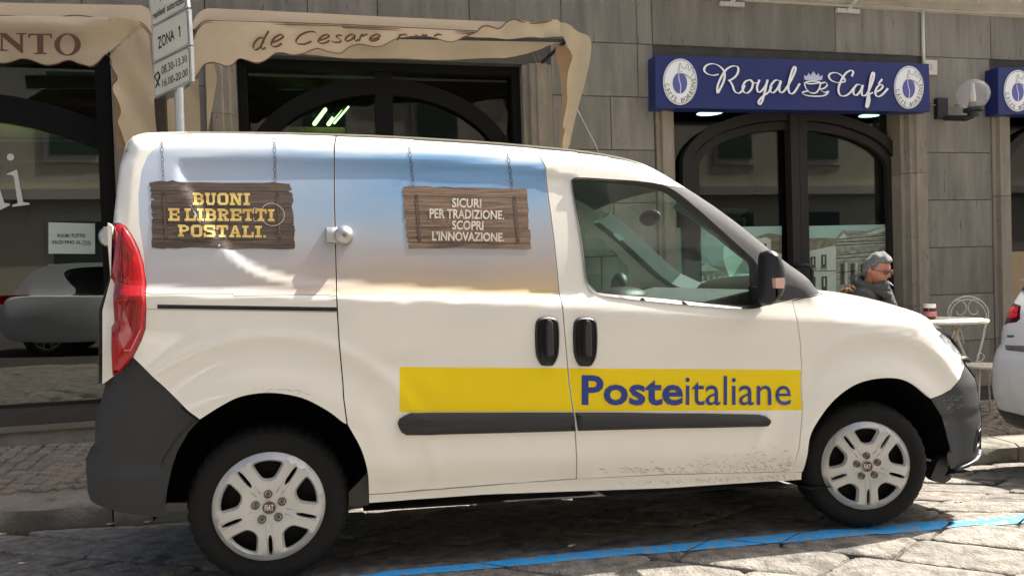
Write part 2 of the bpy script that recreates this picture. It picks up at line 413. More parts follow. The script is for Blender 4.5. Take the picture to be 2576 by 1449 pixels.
for j in range(-26, 22):
    row = org+vb*(.365*j); off = sr.uniform(-.3, .3); s = -14+off
    while s < 12:
        L = sr.uniform(.40, .66); W = .365; g = .007
        c0 = row+ua*s
        q = [c0+ua*g+vb*g, c0+ua*(L-g)+vb*g, c0+ua*(L-g)+vb*(W-g), c0+ua*g+vb*(W-g)]
        s += L
        q = [(p[0]+sr.uniform(-.012, .012), p[1]+sr.uniform(-.012, .012)) for p in q]
        cx = sum(p[0] for p in q)/4; cy = sum(p[1] for p in q)/4
        if not (-5 < cx < 9 and .9 < cy < 4.95): continue
        q = ccw(q); q = clip_half(q, (0, 1), KY-.03)
        if len(q) < 3 or abs(area(q)) < .006: continue
        q = resample(q, .11)
        q = smooth_poly(q, 1)
        vis = -2.6 < cx < 6 and 2.2 < cy < 4.8
        n = len(q); tz = sr.uniform(-.004, .005); ta, tb = sr.uniform(-.018, .018), sr.uniform(-.018, .018)
        zt = lambda x, y: G(x, y)+tz+ta*(x-cx)+tb*(y-cy)
        jit = [sr.uniform(-.005, .005) for _ in q]
        in1 = [(p[0]+(cx-p[0])*.03, p[1]+(cy-p[1])*.03) for p in q]; in2 = [(p[0]+(cx-p[0])*.22, p[1]+(cy-p[1])*.22) for p in q]
        Vt = [(x, y, G(x, y)-.05) for x, y in q]+[(x+jt, y-jt, zt(x, y)-.007) for (x, y), jt in zip(q, jit)]+[(x, y, zt(x, y)-.001+jt*.3) for (x, y), jt in zip(in1, jit)]+[(x, y, zt(x, y)+.002+sr.uniform(-.0015, .0015)) for x, y in in2]+[(cx, cy, zt(cx, cy)+.003)]
        fs = []
        for r in range(3): fs += [(r*n+i, r*n+(i+1) % n, r*n+n+(i+1) % n, r*n+n+i) for i in range(n)]
        fs += [(3*n+i, 3*n+(i+1) % n, 4*n) for i in range(n)]
        if vis:
            mesh_obj('paving_slab', Vt, fs, ROADM, road, smooth=True, origin=(cx, cy, G(cx, cy)))
        else: stuff.add(Vt, fs)
        # the painted line where it crosses this slab
        A1, A2 = local_line(Q1, cx), local_line(Q2, cx)
        sub = [q]
        p = clip_half([(cx+(a_-cx)*1.02, cy+(b_-cy)*1.02) for a_, b_ in q], (A1[0]*-1, 1), A1[1]+.015+sr.uniform(-.004, .004)); p = clip_half(p, (A2[0], -1), -A2[1]+.010+sr.uniform(-.004, .004)) if len(p) > 2 else []
        if len(p) > 2:
            p = resample(p, .06); px = sum(a[0] for a in p)/len(p); py = sum(a[1] for a in p)/len(p)
            paintv.add([(x, y, zt(x, y)+.0045) for x, y in p]+[(px, py, zt(px, py)+.0055)], [(i, (i+1) % len(p), len(p)) for i in range(len(p))])
mesh_obj('far_paving', stuff.v, stuff.f, ROADM, road, smooth=True, kind='stuff')
paintv.build('road_marking', BLUEP, kind='structure', smooth=True)
# kerb and sidewalk -----------------------------------------------------
kerb = empty('kerb', (0, KY, 0), kind='structure')
kx = -9.3
while kx < 13:
    L = sr.uniform(.75, 1.05); n = 8; V = []
    for i in range(n+1):
        x = kx+.006+(L-.012)*i/n; j1, j2, j3 = sr.uniform(-.012, .012), sr.uniform(-.01, .01), sr.uniform(-.006, .006)
        zt = SW(x, KY)
        V += [(x, KY+.02+j1, zt-.2), (x, KY+j1*1.2, zt-.11+j2), (x, KY+.004+j2, zt-.022+j3), (x, KY+.028+j1*.5, zt+j3*.5), (x, KY+.27, zt+.008), (x, KY+.27, zt-.2)]
    fs = [(i*6+k, (i+1)*6+k, (i+1)*6+k+1, i*6+k+1) for i in range(n) for k in range(5)]+[tuple(range(6)), tuple(range(n*6, n*6+6))[::-1]]
    mesh_obj('kerb_stone', V, fs, KERBM, kerb, smooth=True, autos=None, origin=(kx, KY, 0)).data.set_sharp_from_angle(angle=rad(45)); kx += L
side = empty('sidewalk', (0, 5.5, 0), kind='structure')
V = [(x, y, SW(x, y)-.012) for y in (KY+.26, 6.9) for x in xs]
mesh_obj('sidewalk_bed', V, [(i, i+1, nx+i+1, nx+i) for i in range(nx-1)], mp('sidewalk_grout', (.13, .115, .09), .95, .2, 9, .6, 60), side)
ct = MB().add([(-.5, -.5, -.3), (.5, -.5, -.3), (.5, .5, -.3), (-.5, .5, -.3), (-.5, -.5, 0), (.5, -.5, 0), (.5, .5, 0), (-.5, .5, 0), (-.38, -.38, .14), (.38, -.38, .16), (.38, .38, .14), (-.38, .38, .17)],
     [(0, 1, 5, 4), (1, 2, 6, 5), (2, 3, 7, 6), (3, 0, 4, 7), (4, 5, 9, 8), (5, 6, 10, 9), (6, 7, 11, 10), (7, 4, 8, 11), (8, 9, 10, 11)])
cme = None; cst = MB(); cc = 0
R0 = .75
for ci in range(-14, 20):           # fans of small cobbles
    for cj in range(-4, 22):
        R = R0; xc = ci*1.06; yc2 = KY+.2+cj*.098-.45
        for k in range(-6, 7):
            an = k*.105/R*.98; x = xc+R*math.sin(an)*1.0; y = yc2+R*math.cos(an)-.35
            if abs(x-xc) > .53 or y < KY+.31 or y > 6.45: continue
            x += sr.uniform(-.006, .006); y += sr.uniform(-.006, .006); z = SW(x, y)+sr.uniform(-.004, .003)-.004
            sx, sy = sr.uniform(.078, .092), sr.uniform(.076, .088)
            vis = (-2.75 < x < -1.15 or 4.35 < x < 5.9) and y < 6.15 and cc < 290
            rot = -an+sr.uniform(-.08, .08)
            if vis:
                if cme is None:
                    cme = mesh_obj('cobble', ct.v, ct.f, COBB, side, origin=(0, 0, 0)); o = cme
                else: o = cme.copy(); COL.objects.link(o)
                o.location = Vector((x, y, z))-worg(side); o.rotation_euler = (sr.uniform(-.05, .05), sr.uniform(-.05, .05), rot); o.scale = (sx, sy, .07); cc += 1
            else:
                c_, s_ = math.cos(rot), math.sin(rot)
                cst.add([(x+(p[0]*sx*c_-p[1]*sy*s_), y+(p[0]*sx*s_+p[1]*sy*c_), z+p[2]*.07) for p in ct.v[4:]], [(0, 1, 5, 4), (1, 2, 6, 5), (2, 3, 7, 6), (3, 0, 4, 7), (4, 5, 6, 7)])
mesh_obj('more_cobbles', cst.v, cst.f, COBB, side, kind='stuff')
# ================================================================== the stone building with the shops
YW, YG = 6.2, 6.42            # wall face, glass
def PX(t, p, y=YW): return aty(Z(t, p)[0], y)
bld = empty('stone_building', (1.5, YW, 0), label='grey stone building with arched shop windows behind the parked van', cat='building')
TOPZ = 7.8
zj = [PX('n', (2795, v))[2] for v in (170, 310, 447, 585, 723, 860)]
dz = (zj[0]-zj[-1])/5; zc = [zj[0]+dz*k for k in range(-1, -12, -1)][::-1]
courses = [zj[0]-dz*k for k in range(14)]     # descending
xw1r = PX('n', (338, 600))[0]; xj2l = PX('n', (602, 300))[0]; x2l = PX('n', (690, 300))[0]; x2r = PX('n', (1530, 300))[0]; xj2r = PX('n', (1612, 300))[0]
xc0 = PX('n', (1916, 400))[0]; xcl = PX('n', (1972, 400))[0]; xcr = PX('n', (2634, 400))[0]; xc1 = PX('n', (2704, 400))[0]
xd0 = PX('n', (2895, 400))[0]; xdl = PX('n', (2955, 400))[0]
z2t = PX('n', (1100, 172))[2]; zct = PX('n', (2300, 300))[2]+.12; xd1 = xdl+2.3; xd2 = xd1+.33
OPEN = [(-7, xw1r, z2t), (xj2l, xj2r, z2t), (xc0, xc1, zct), (xd0, xd2, zct)]
back = MB()
X0, X1 = -8.5, 12.
def wallbox(mb, x0, x1, z0, z1, y0=YW+.014, y1=YW+.5): mb.box((x0, y0, z0), (x1, y1, z1))
edges = [X0, -7, xw1r, xj2l, xj2r, xc0, xc1, xd0, xd2, X1]
for i in range(0, len(edges)-1, 2): wallbox(back, edges[i], edges[i+1], -1, z2t)
wallbox(back, X0, X1, z2t, TOPZ)
for a, b in ((xc0, xc1), (xd0, xd2)): wallbox(back, a, b, zct, z2t-.0005) if zct < z2t-.01 else None
back.build('wall_core', JOINT, bld)
def block(x0, x1, z0, z1, mat=STONE, name='stone_block'):
    g = .003
    b = MB().box((x0+g, YW, z0+g), (x1-g, YW+.02, z1-g), bev=.004)
    return b.build(name, mat, bld, origin=((x0+x1)/2, YW, (z0+z1)/2))
def free(x0, x1, z0, z1):
    """parts of a course not in an opening"""
    seg = [(x0, x1)]
    for a, b, t in OPEN:
        if z0 < t-.02:
            ns = []
            for s, e in seg:
                if b <= s or a >= e: ns.append((s, e))
                else:
                    if a > s: ns.append((s, a))
                    if b < e: ns.append((b, e))
            seg = ns
    return [(s, e) for s, e in seg if e-s > .05]
br = random.Random(3)
xm = PX('n', (2438, 90))[0]; xk = PX('n', (1860, 60))[0]; xq = PX('n', (1905, 60))[0]
tops = [TOPZ-.02, zj[0]+dz*1.95] if False else [zj[0]+dz*2.5, zj[0]+dz*1.0]
lev = [TOPZ-.02, 6.3, 5.2, 4.4, zj[0]+dz*1.22]+courses
for ci in range(len(lev)-1):
    z1, z0 = lev[ci], lev[ci+1]
    if z0 < -.35: break
    cuts = [X0]
    ci -= 3
    if ci <= 2:
        base = [PX('n', (v, 90))[0] for v in ((-200, 300, 560, 690, 1104, 1280, 1530, 1672, 1860, 1905, 2438, 2900, 2991+400) if ci != 1 else (-100, 240, 600, 900, 1104, 1372, 1640, 1860, 1905, 2440, 2893))]
        cuts += [b for b in base if b > X0+.3]
    else:
        base = [PX('n', (v, 400))[0] for v in (450, 1786 if ci % 2 else 1745, 1912)]
        cuts += base
    cuts.append(X1)
    for a, b in zip(cuts[:-1], cuts[1:]):
        k = max(1, int((b-a)/1.5)) if (b-a > 1.9 and ci <= 2) else 1
        for i in range(k):
            for s, e in free(a+(b-a)*i/k, a+(b-a)*(i+1)/k, z0, z1): block(s, e, z0, z1)
# lighter moulded door and window surrounds
def jamb(xa, xb, z0, z1, flip=False):
    prof = [(0, -.012), (.18, -.012), (.22, -.05), (.55, -.05), (.6, -.03), (.78, -.03), (.84, .02), (1, .02)]
    if flip: prof = [(1-u, d) for u, d in prof[::-1]]
    z = z0; V = []
    cuts = [z0]; 
    while cuts[-1] < z1-.01: cuts.append(min(z1, cuts[-1]+br.uniform(.9, 1.5)))
    for a, b in zip(cuts[:-1], cuts[1:]):
        P = [(xa+(xb-xa)*u, YW+d) for u, d in prof]+[(xb, YW+.3), (xa, YW+.3)]
        n = len(P); g = .002
        V = [(x, y, a+g) for x, y in P]+[(x, y, b-g) for x, y in P]
        fs = [(i, (i+1) % n, n+(i+1) % n, n+i) for i in range(n)]+[tuple(range(n))[::-1], tuple(range(n, 2*n))]
        mesh_obj('jamb_stone', V, fs, TRIM, bld, origin=(xa, YW, a))
jamb(xc0, xcl, -.4, zct); jamb(xcr, xc1, -.4, zct, True); jamb(xd0, xdl, -.4, zct); jamb(xd1, xd2, -.4, zct, True)
jamb(xj2l, x2l, 0, z2t, False); jamb(x2r, xj2r, 0, z2t, True)
MB().box((xc0-.05, YW-.055, zct), (xc1+.05, YW+.3, zct+.14)).build('door_lintel', TRIM, bld)
MB().box((xd0-.05, YW-.055, zct), (xd2+.05, YW+.3, zct+.14)).build('door_lintel', TRIM, bld)
# cornice band near the top
zcn = PX('n', (2600, 22))[2]
cv = [(0, -.03), (-.05, .0), (-.06, .05), (-.10, .09), (-.12, .15), (-.22, .22), (-.24, .45), (0, .5)]
V = [(x, YW+a, zcn+b) for x in (xq, X1) for a, b in cv]; n = len(cv)
mesh_obj('cornice', V, [(i, n+i, n+(i+1) % n, (i+1) % n) for i in range(n)]+[tuple(range(n))], CORN, bld)
MB().box((-8.4, YW+.03, TOPZ), (6.5, YW+.5, 13.2)).build('shading_wall', STONE, bld)  # unseen upper storey, added and sized to keep the left kerb shaded
# plinth under the left window
# ---- shop windows
def arc(cx_, cz, r, a0, a1, n=22): return [(cx_+r*math.cos(rad(a0+(a1-a0)*i/n)), cz+r*math.sin(rad(a0+(a1-a0)*i/n))) for i in range(n+1)]
def archband(xc, zs, w2, rise, t, z0, x0, x1, y, d, parent, name='arched_frame'):
    """flat arch frame: half ellipse of half width w2 and height rise above zs; thickness t"""
    o = [(xc+w2*math.cos(a), zs+rise*math.sin(a)) for a in np.linspace(math.pi, 0, 36)]
    i_ = [(xc+(w2-t)*math.cos(a), zs+(rise-t)*math.sin(a)) for a in np.linspace(math.pi, 0, 36)]
    if z0 < zs: o = [(xc-w2, z0)]+o+[(xc+w2, z0)]; i_ = [(xc-w2+t, z0)]+i_+[(xc+w2-t, z0)]
    n = len(o); V = [(x, y, z) for x, z in o]+[(x, y, z) for x, z in i_]+[(x, y+d, z) for x, z in o]+[(x, y+d, z) for x, z in i_]
    fs = []
    for k in range(n-1):
        fs += [(k, n+k, n+k+1, k+1), (2*n+k, 2*n+k+1, 3*n+k+1, 3*n+k), (n+k, 3*n+k, 3*n+k+1, n+k+1), (k, k+1, 2*n+k+1, 2*n+k)]
    return mesh_obj(name, V, fs, DFRAME, parent)
def room(x0, x1, zf, zt, parent, mat, depth=3.2):
    r = MB(); y0, y1 = YG+.12, YG+depth
    r.add([(x0, y0, zf), (x1, y0, zf), (x1, y1, zf), (x0, y1, zf), (x0, y0, zt), (x1, y0, zt), (x1, y1, zt), (x0, y1, zt)], [(0, 1, 2, 3), (4, 7, 6, 5), (0, 3, 7, 4), (1, 5, 6, 2), (3, 2, 6, 7)])
    return r.build('interior', mat, parent)
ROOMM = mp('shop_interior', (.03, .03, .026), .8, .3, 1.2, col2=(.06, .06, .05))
# café door with its arch
zcf = SW(4.2, 6.2)
cd = empty('cafe_entrance', ((xcl+xcr)/2, YG, zcf), parent=bld)
xmid0, xmid1 = PX('n', (2288, 500), YG)[0], PX('n', (2336, 500), YG)[0]; xm_ = (xmid0+xmid1)/2
MB().box((xcl, YG-.02, zcf), (xcr, YG-.012, zct)).build('glass_pane', GLS, cd)
zap = PX('n', (2300, 328), YG-.06)[2]; zspr = PX('n', (2600, 486), YG-.06)[2]
archband(xm_, zspr, (xcr-xcl)/2-.0, zap-zspr+.02, .10, zcf, xcl, xcr, YG-.10, .08, cd)
archband(xm_, zspr-.03, (xcr-xcl)/2-.10, zap-zspr-.06, .075, zcf, xcl, xcr, YG-.075, .05, cd)
MB().box((xmid0, YG-.13, zcf), (xmid0+(xmid1-xmid0)*.48, YG-.03, zap-.03)).build('door_stile', DFRAME, cd)
MB().box((xmid0+(xmid1-xmid0)*.52, YG-.125, zcf), (xmid1, YG-.03, zap-.03)).build('door_stile', DFRAME, cd)
MB().box((xcl, YG-.1, zcf), (xcr, YG-.03, zcf+.14)).build('door_rail', DFRAME, cd)
hx, _, hz = aty(Z('z6', (1040, 508))[0], YG-.19); hx2, _, hz2 = aty(Z('z6', (1112, 700))[0], YG-.19)
MB().tube([(hx-.02, YG-.13, hz), (hx-.02, YG-.19, hz), (hx+.03, YG-.2, hz), (hx2-.03, YG-.2, hz-.005), (hx2, YG-.2, hz-.05), (hx2, YG-.2, hz2-.3), (hx2, YG-.13, hz2-.33)], .018).build('door_handle', BLACK, cd, smooth=True)
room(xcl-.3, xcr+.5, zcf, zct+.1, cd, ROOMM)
# neighbouring door, cut by the frame
zdf = SW(7, 6.2)
ce = empty('second_cafe_entrance', ((xdl+xd1)/2, YG, zdf), parent=bld)
MB().box((xdl, YG-.02, zdf), (xd1, YG-.012, zct)).build('glass_pane', GLS, ce)
archband((xdl+xd1)/2, zspr, (xd1-xdl)/2, zap-zspr+.02, .10, zdf, xdl, xd1, YG-.10, .08, ce)
MB().box(((xdl+xd1)/2-.06, YG-.13, zdf), ((xdl+xd1)/2+.06, YG-.03, zap-.03)).build('door_stile', DFRAME, ce)
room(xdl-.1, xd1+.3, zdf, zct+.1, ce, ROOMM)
MB().box((xdl+.02, YG-.026, zdf+.15), (xd1, YG-.022, PX('n', (2980, 735), YG)[2])).build('window_film', mp('tan_film', (.35, .25, .14), .6, .1, 3), ce)
# window 2 (dark, arched inner frame)
zf2 = SW(.5, 6.2)
w2 = empty('shop_window', ((x2l+x2r)/2, YG, zf2), parent=bld)
MB().box((x2l, YG-.02, zf2+.4), (x2r, YG-.012, z2t)).build('glass_pane', GLS, w2)
fr = MB(); t = .07
fr.box((x2l, YG-.11, zf2+.4), (x2l+t, YG-.021, z2t-.001)); fr.box((x2r-t, YG-.11, zf2+.4), (x2r, YG-.021, z2t-.001)); fr.box((x2l+t, YG-.11, z2t-.07), (x2r-t, YG-.021, z2t-.001))
fr.build('window_frame', DARKF, w2)
xmu = PX('n', (1118, 250), YG)[0]
MB().box((xmu-.07, YG-.09, zf2+.4), (xmu+.07, YG-.03, z2t-.07)).build('mullion', DARKF, w2)
zar = PX('n', (1110, 228), YG-.1)[2]
archband(xmu, zar-.80, (x2r-x2l)/2-.02, .80, .13, zar-1.6, x2l, x2r, YG-.085, .05, w2).data.materials[0] = DARKF
MB().box((x2l, YG-.16, zf2), (x2r, YG+.1, zf2+.4)).build('window_base', BROWNP, w2)
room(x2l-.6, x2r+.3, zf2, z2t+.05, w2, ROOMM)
# window 1 (left, with lettering)
w1 = empty('shop_window', (-4.5, YG, .3), parent=bld)
xw0 = -7.; zb1 = aty(Z('k', (100, 128))[0], YG-.1)[2]; zf1 = SW(-2.3, 6.2)
MB().box((xw0, YG-.02, zb1), (xw1r-.1, YG-.012, z2t)).build('glass_pane', GLS1, w1)
fr = MB(); fr.box((xw1r-.12, YG-.16, zb1), (xw1r-.02, YG-.02, z2t)); fr.box((xw0, YG-.12, z2t-.08), (xw1r-.12, YG-.021, z2t)); fr.build('window_frame', DARKF, w1)
MB().box((xw0, YW-.03, zf1+.14), (xw1r-.02, YG+.1, zb1)).build('window_base', BROWNP, w1)
MB().box((xw0, YW-.06, zf1+.10), (xw1r-.02, YW+.1, zf1+.138)).build('sill', mp('ledge', (.16, .14, .115), .7, .1, 5), w1)
MB().box((xw0, YW-.02, zf1-.1), (xw1r-.02, YW+.1, zf1+.10)).build('plinth', KERBM, w1)
archband(PX('l', (-330, 450), YG)[0], z2t-1.75, 1.9, 1.45, .2, z2t-1.75, 0, 0, YG-.085, .05, w1).data.materials[0] = DARKF
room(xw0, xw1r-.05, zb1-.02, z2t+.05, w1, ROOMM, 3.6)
# shelf bands inside window 1
for (ya, yb_, mname) in ((575, 672, 'tan'), (676, 690, 'l'), (708, 722, 'l'), (860, 880, 'l')):
    za, zb_ = aty(Z('l', (300, ya))[0], YG+.8)[2], aty(Z('l', (300, yb_))[0], YG+.8)[2]
    MB().box((xw0+.1, YG+.8, zb_), (xw1r-.35, YG+.85, za)).build('shelf_board', mp('tan_shelf', (.34, .25, .12), .7, .1, 3) if mname == 'tan' else mp('grey_shelf', (.24, .23, .2), .6), w1)
zz = PX('n', (950, 372), YG+.8)[2]
MB().box((x2l+.05, YG+.8, zz-.35), (xmu-.3, YG+.85, zz)).build('shelf_board', MATS['tan_shelf'], w2)
# the palazzo across the street (behind the camera): lights the shade and shows in the glass
op = empty('palazzo_opposite', (0, -12, 0), label='tall cream plastered palazzo with green shuttered windows across the street', cat='building')
ob = MB().box((-34, -20, -1), (34, -12, 15)); ob.build('wall', CREAM, op)
sh = MB().box((-.65, -11.99, -1.2), (.65, -11.9, 1.2)); fr_ = MB().box((-.85, -11.985, -1.45), (.85, -11.95, 1.45)); pil = MB().box((-.35, -11.98, -2.2), (.35, -11.8, 2.2))
s0 = f0 = None
for r in range(3):
    for c in range(-9, 10):
        z = 2.0+r*4.4; x = c*3.6
        if s0 is None:
            s0 = sh.build('shuttered_window', SHUT, op, origin=(0, -12, 0)); f0 = fr_.build('window_surround', mp('pale_stone', (.62, .58, .5), .8), op, origin=(0, -12, 0)); so_, fo_ = s0, f0
        else:
            so_, fo_ = s0.copy(), f0.copy(); COL.objects.link(so_); COL.objects.link(fo_)
        so_.location = Vector((x, -12, z))-worg(op); fo_.location = so_.location.copy()
        if r < 2 and False: pass
for r in range(3): MB().box((-34, -11.96, 4.0+r*4.4-.15), (34, -11.7, 4.0+r*4.4+.15)).build('string_course', MATS['pale_stone'], op)
# ================================================================== the van
Y0, YF = 3.11, 4.70          # near and far side planes
VT = 1.0
PAINT = mp('white_paint', (.78, .76, .69), .42, .02, 2.0, 0, coat=.85, spec=.4)
RUB = mp('window_rubber', (.018, .018, .018), .5, .1, 8)
RUBT = mp('tyre_rubber', (.0065, .0065, .006), .75, .25, 9, .6, 120, spec=.3)
ALU = mp('cap_silver', (.52, .52, .50), .33, .07, 7, .15, 80, metal=.35, coat=.15, spots=(34, .73, (.33, .33, .33)))
STEEL = mp('brushed_steel', (.5, .49, .47), .33, .06, 20, metal=.85)
YEL = mp('yellow_vinyl', (.84, .62, .001), .45, .03, 2, coat=.15, spec=.3)
BLUEV = mp('blue_vinyl', (.010, .035, .24), .4, .05, 2, coat=.3)
# red lamp lens with ribs
REDL = bpy.data.materials.new('red_lens'); REDL.use_nodes = True
_n = REDL.node_tree; _b = _n.nodes['Principled BSDF']; _b.inputs['Roughness'].default_value = .08; _b.inputs['Coat Weight'].default_value = .35
_tc = _n.nodes.new('ShaderNodeTexCoord'); _mp = _n.nodes.new('ShaderNodeMapping'); _mp.inputs['Scale'].default_value = (22, 5, 9); _mp.inputs['Rotation'].default_value = (0, .5, 0)
_vo = _n.nodes.new('ShaderNodeTexVoronoi'); _vo.inputs['Scale'].default_value = 1.0; _cr = _n.nodes.new('ShaderNodeValToRGB')
_cr.color_ramp.elements[0].color = (.04, .0003, .001, 1); _cr.color_ramp.elements[1].color = (.38, .004, .008, 1); _cr.color_ramp.elements[1].position = .75
for a, b_ in ((_tc.outputs['Object'], _mp.inputs[0]), (_mp.outputs[0], _vo.inputs['Vector']), (_vo.outputs['Color'], _cr.inputs[0]), (_cr.outputs[0], _b.inputs['Base Color'])): _n.links.new(a, b_)
_bp = _n.nodes.new('ShaderNodeBump'); _bp.inputs['Strength'].default_value = .5; _bp.inputs['Distance'].default_value = .01; _n.links.new(_vo.outputs['Distance'], _bp.inputs['Height']); _n.links.new(_bp.outputs[0], _b.inputs['Normal'])
MATS['red_lens'] = REDL
def ramp_mat(name, stops, axis_from, axis_to, noise=.15, nscale=3., stretch=(.5, 1, 2.2), rough=.4, coat=.5, left=None, dark=None):
    """printed sky: colour by height (object z), clouds by noise"""
    M = bpy.data.materials.new(name); M.use_nodes = True; n = M.node_tree; b = n.nodes['Principled BSDF']; L = n.links.new
    b.inputs['Roughness'].default_value = rough; b.inputs['Coat Weight'].default_value = coat; b.inputs['Coat Roughness'].default_value = .05
    tc = n.nodes.new('ShaderNodeNewGeometry'); sx = n.nodes.new('ShaderNodeSeparateXYZ'); L(tc.outputs['Position'], sx.inputs[0])
    mpn = n.nodes.new('ShaderNodeMapping'); mpn.inputs['Scale'].default_value = stretch; L(tc.outputs['Position'], mpn.inputs[0])
    nz = n.nodes.new('ShaderNodeTexNoise'); nz.inputs['Scale'].default_value = nscale; nz.inputs['Detail'].default_value = 5; nz.inputs['Roughness'].default_value = .5; L(mpn.outputs[0], nz.inputs['Vector'])
    mr = n.nodes.new('ShaderNodeMapRange'); mr.inputs['From Min'].default_value = axis_from; mr.inputs['From Max'].default_value = axis_to; L(sx.outputs['Z'], mr.inputs['Value'])
    ms = n.nodes.new('ShaderNodeMath'); ms.operation = 'MULTIPLY_ADD'; ms.inputs[1].default_value = noise*2; ms.inputs[2].default_value = -noise; L(nz.outputs['Fac'], ms.inputs[0])
    ad = n.nodes.new('ShaderNodeMath'); ad.operation = 'ADD'; L(mr.outputs[0], ad.inputs[0]); L(ms.outputs[0], ad.inputs[1])
    cr = n.nodes.new('ShaderNodeValToRGB'); e = cr.color_ramp.elements
    while len(e) < len(stops): e.new(.5)
    for k, (p, c) in enumerate(stops): e[k].position = p; e[k].color = (*c, 1)
    L(ad.outputs[0], cr.inputs[0]); out = cr.outputs[0]
    if left:   # fade sideways to another colour: (x0, x1, colour, amount)
        m2 = n.nodes.new('ShaderNodeMapRange'); m2.interpolation_type = 'SMOOTHSTEP'; m2.inputs['From Min'].default_value = left[0]; m2.inputs['From Max'].default_value = left[1]
        m2.inputs['To Min'].default_value = left[3]; m2.inputs['To Max'].default_value = 0
        xa = n.nodes.new('ShaderNodeMath'); xa.operation = 'MULTIPLY_ADD'; xa.inputs[1].default_value = .25; L(nz.outputs['Fac'], xa.inputs[0]); L(sx.outputs['X'], xa.inputs[2])
        L(xa.outputs[0], m2.inputs['Value'])
        mx = n.nodes.new('ShaderNodeMixRGB'); mx.inputs[2].default_value = (*left[2], 1); L(m2.outputs[0], mx.inputs[0]); L(out, mx.inputs[1]); out = mx.outputs[0]
    L(out, b.inputs['Base Color']); MATS[name] = M; return M
SKYW = ramp_mat('sky_print', [(0, (.56, .43, .20)), (.10, (.58, .45, .28)), (.22, (.46, .38, .32)), (.36, (.38, .36, .36)), (.50, (.32, .37, .43)), (.64, (.23, .35, .49)), (.80, (.14, .29, .50)), (.94, (.17, .36, .60)), (1, (.62, .74, .82))],
                1.17, 1.84, noise=.17, nscale=2.2, left=(-.65, .60, (.50, .52, .57), .72))
def wood(name, col, c2):
    M = mp(name, col, .6, .3, 4.0, .0, stretch=(1.6, 1, 26), col2=c2, world=True, coat=.3, spots=(60, .63, tuple(c*.45 for c in col)))
    return M
WOODA = wood('dark_wood_print', (.030, .020, .015), (.13, .085, .06)); WOODB = wood('brown_wood_print', (.06, .035, .022), (.26, .16, .09))
GOLD = mp('gold_print', (.62, .38, .07), .5, .25, 7, world=True, stretch=(1, 1, 4), col2=(.85, .66, .22), coat=.3)
PALE = mp('pale_print', (.52, .45, .37), .5, .2, 20, world=True, stretch=(3, 1, 1), col2=(.72, .66, .58), coat=.3)
# ---- outline of the side (world x, z)
def U(px, py, dy=0, dx=0, dzz=0):
    x, y, z = aty((px, py), Y0+dy); return (x+dx, z+dzz)
roofP = [U(*p, dy=.20) for p in [(372, 331), (500, 329.5), (680, 330), (861, 335), (980, 339.5), (1095, 346), (1215, 353.5), (1329, 363), (1420, 371.5), (1506, 382), (1597, 401), (1664, 431), (1722, 468)]]
pilP = [U(*p, dy=.19) for p in [(1822, 539), (1929, 636), (1975, 674), (2036, 716)]]
hoodP = [(lambda q: (q[0], q[2]-.075))(aty(p, 3.75)) for p in [(2100, 739), (2147, 742), (2220, 750), (2293, 769), (2348, 792)]]
hoodP = [U(p[0], p[1], dy=.12, dzz=-.012) for p in [(2078, 740), (2147, 744), (2220, 753), (2293, 773), (2348, 797)]]
noseP = [U(2392, 824, .11, .03), U(2414, 850, .10, .06), U(2428, 884, .10, .085)]
bumpP = [U(2430, 915, .10, .10), U(2457, 957, .10, .107), U(2468, 1012, .10, .107), U(2476, 1066, .10, .107), U(2474, 1148, .10, .107), U(2440, 1180, .10, .10)]
rearP = [U(x, y, .07, -.02) for x, y in [(262, 965), (262, 780), (284, 700), (287, 565), (294, 401)]]+[U(301, 371, .12, -.01), U(311, 351, .15, -.005), U(330, 337, .18)]
for lst in (roofP,): pass
topline = smooth_poly(rearP[-3:]+roofP+pilP, 1, False)
hoodline = smooth_poly([pilP[-1]]+hoodP+noseP+bumpP[:1], 1, False)
outline_top = rearP+roofP+pilP+hoodP+noseP+bumpP        # rear bottom -> front bottom
def sstep(t): t = np.clip(t, 0, 1); return t*t*(3-2*t)
def rnd_off(d, r, k=1.0):
    u = 1-np.clip(d/r, 0, 1); return r*k*(1-np.sqrt(np.clip(1-u*u, 0, 1)))
def Spoly(*a, **k): return None
creaseP = None; blankP = None
FHX, FHZ = 2.505, .307; RHX, RHZ = -.268, .398
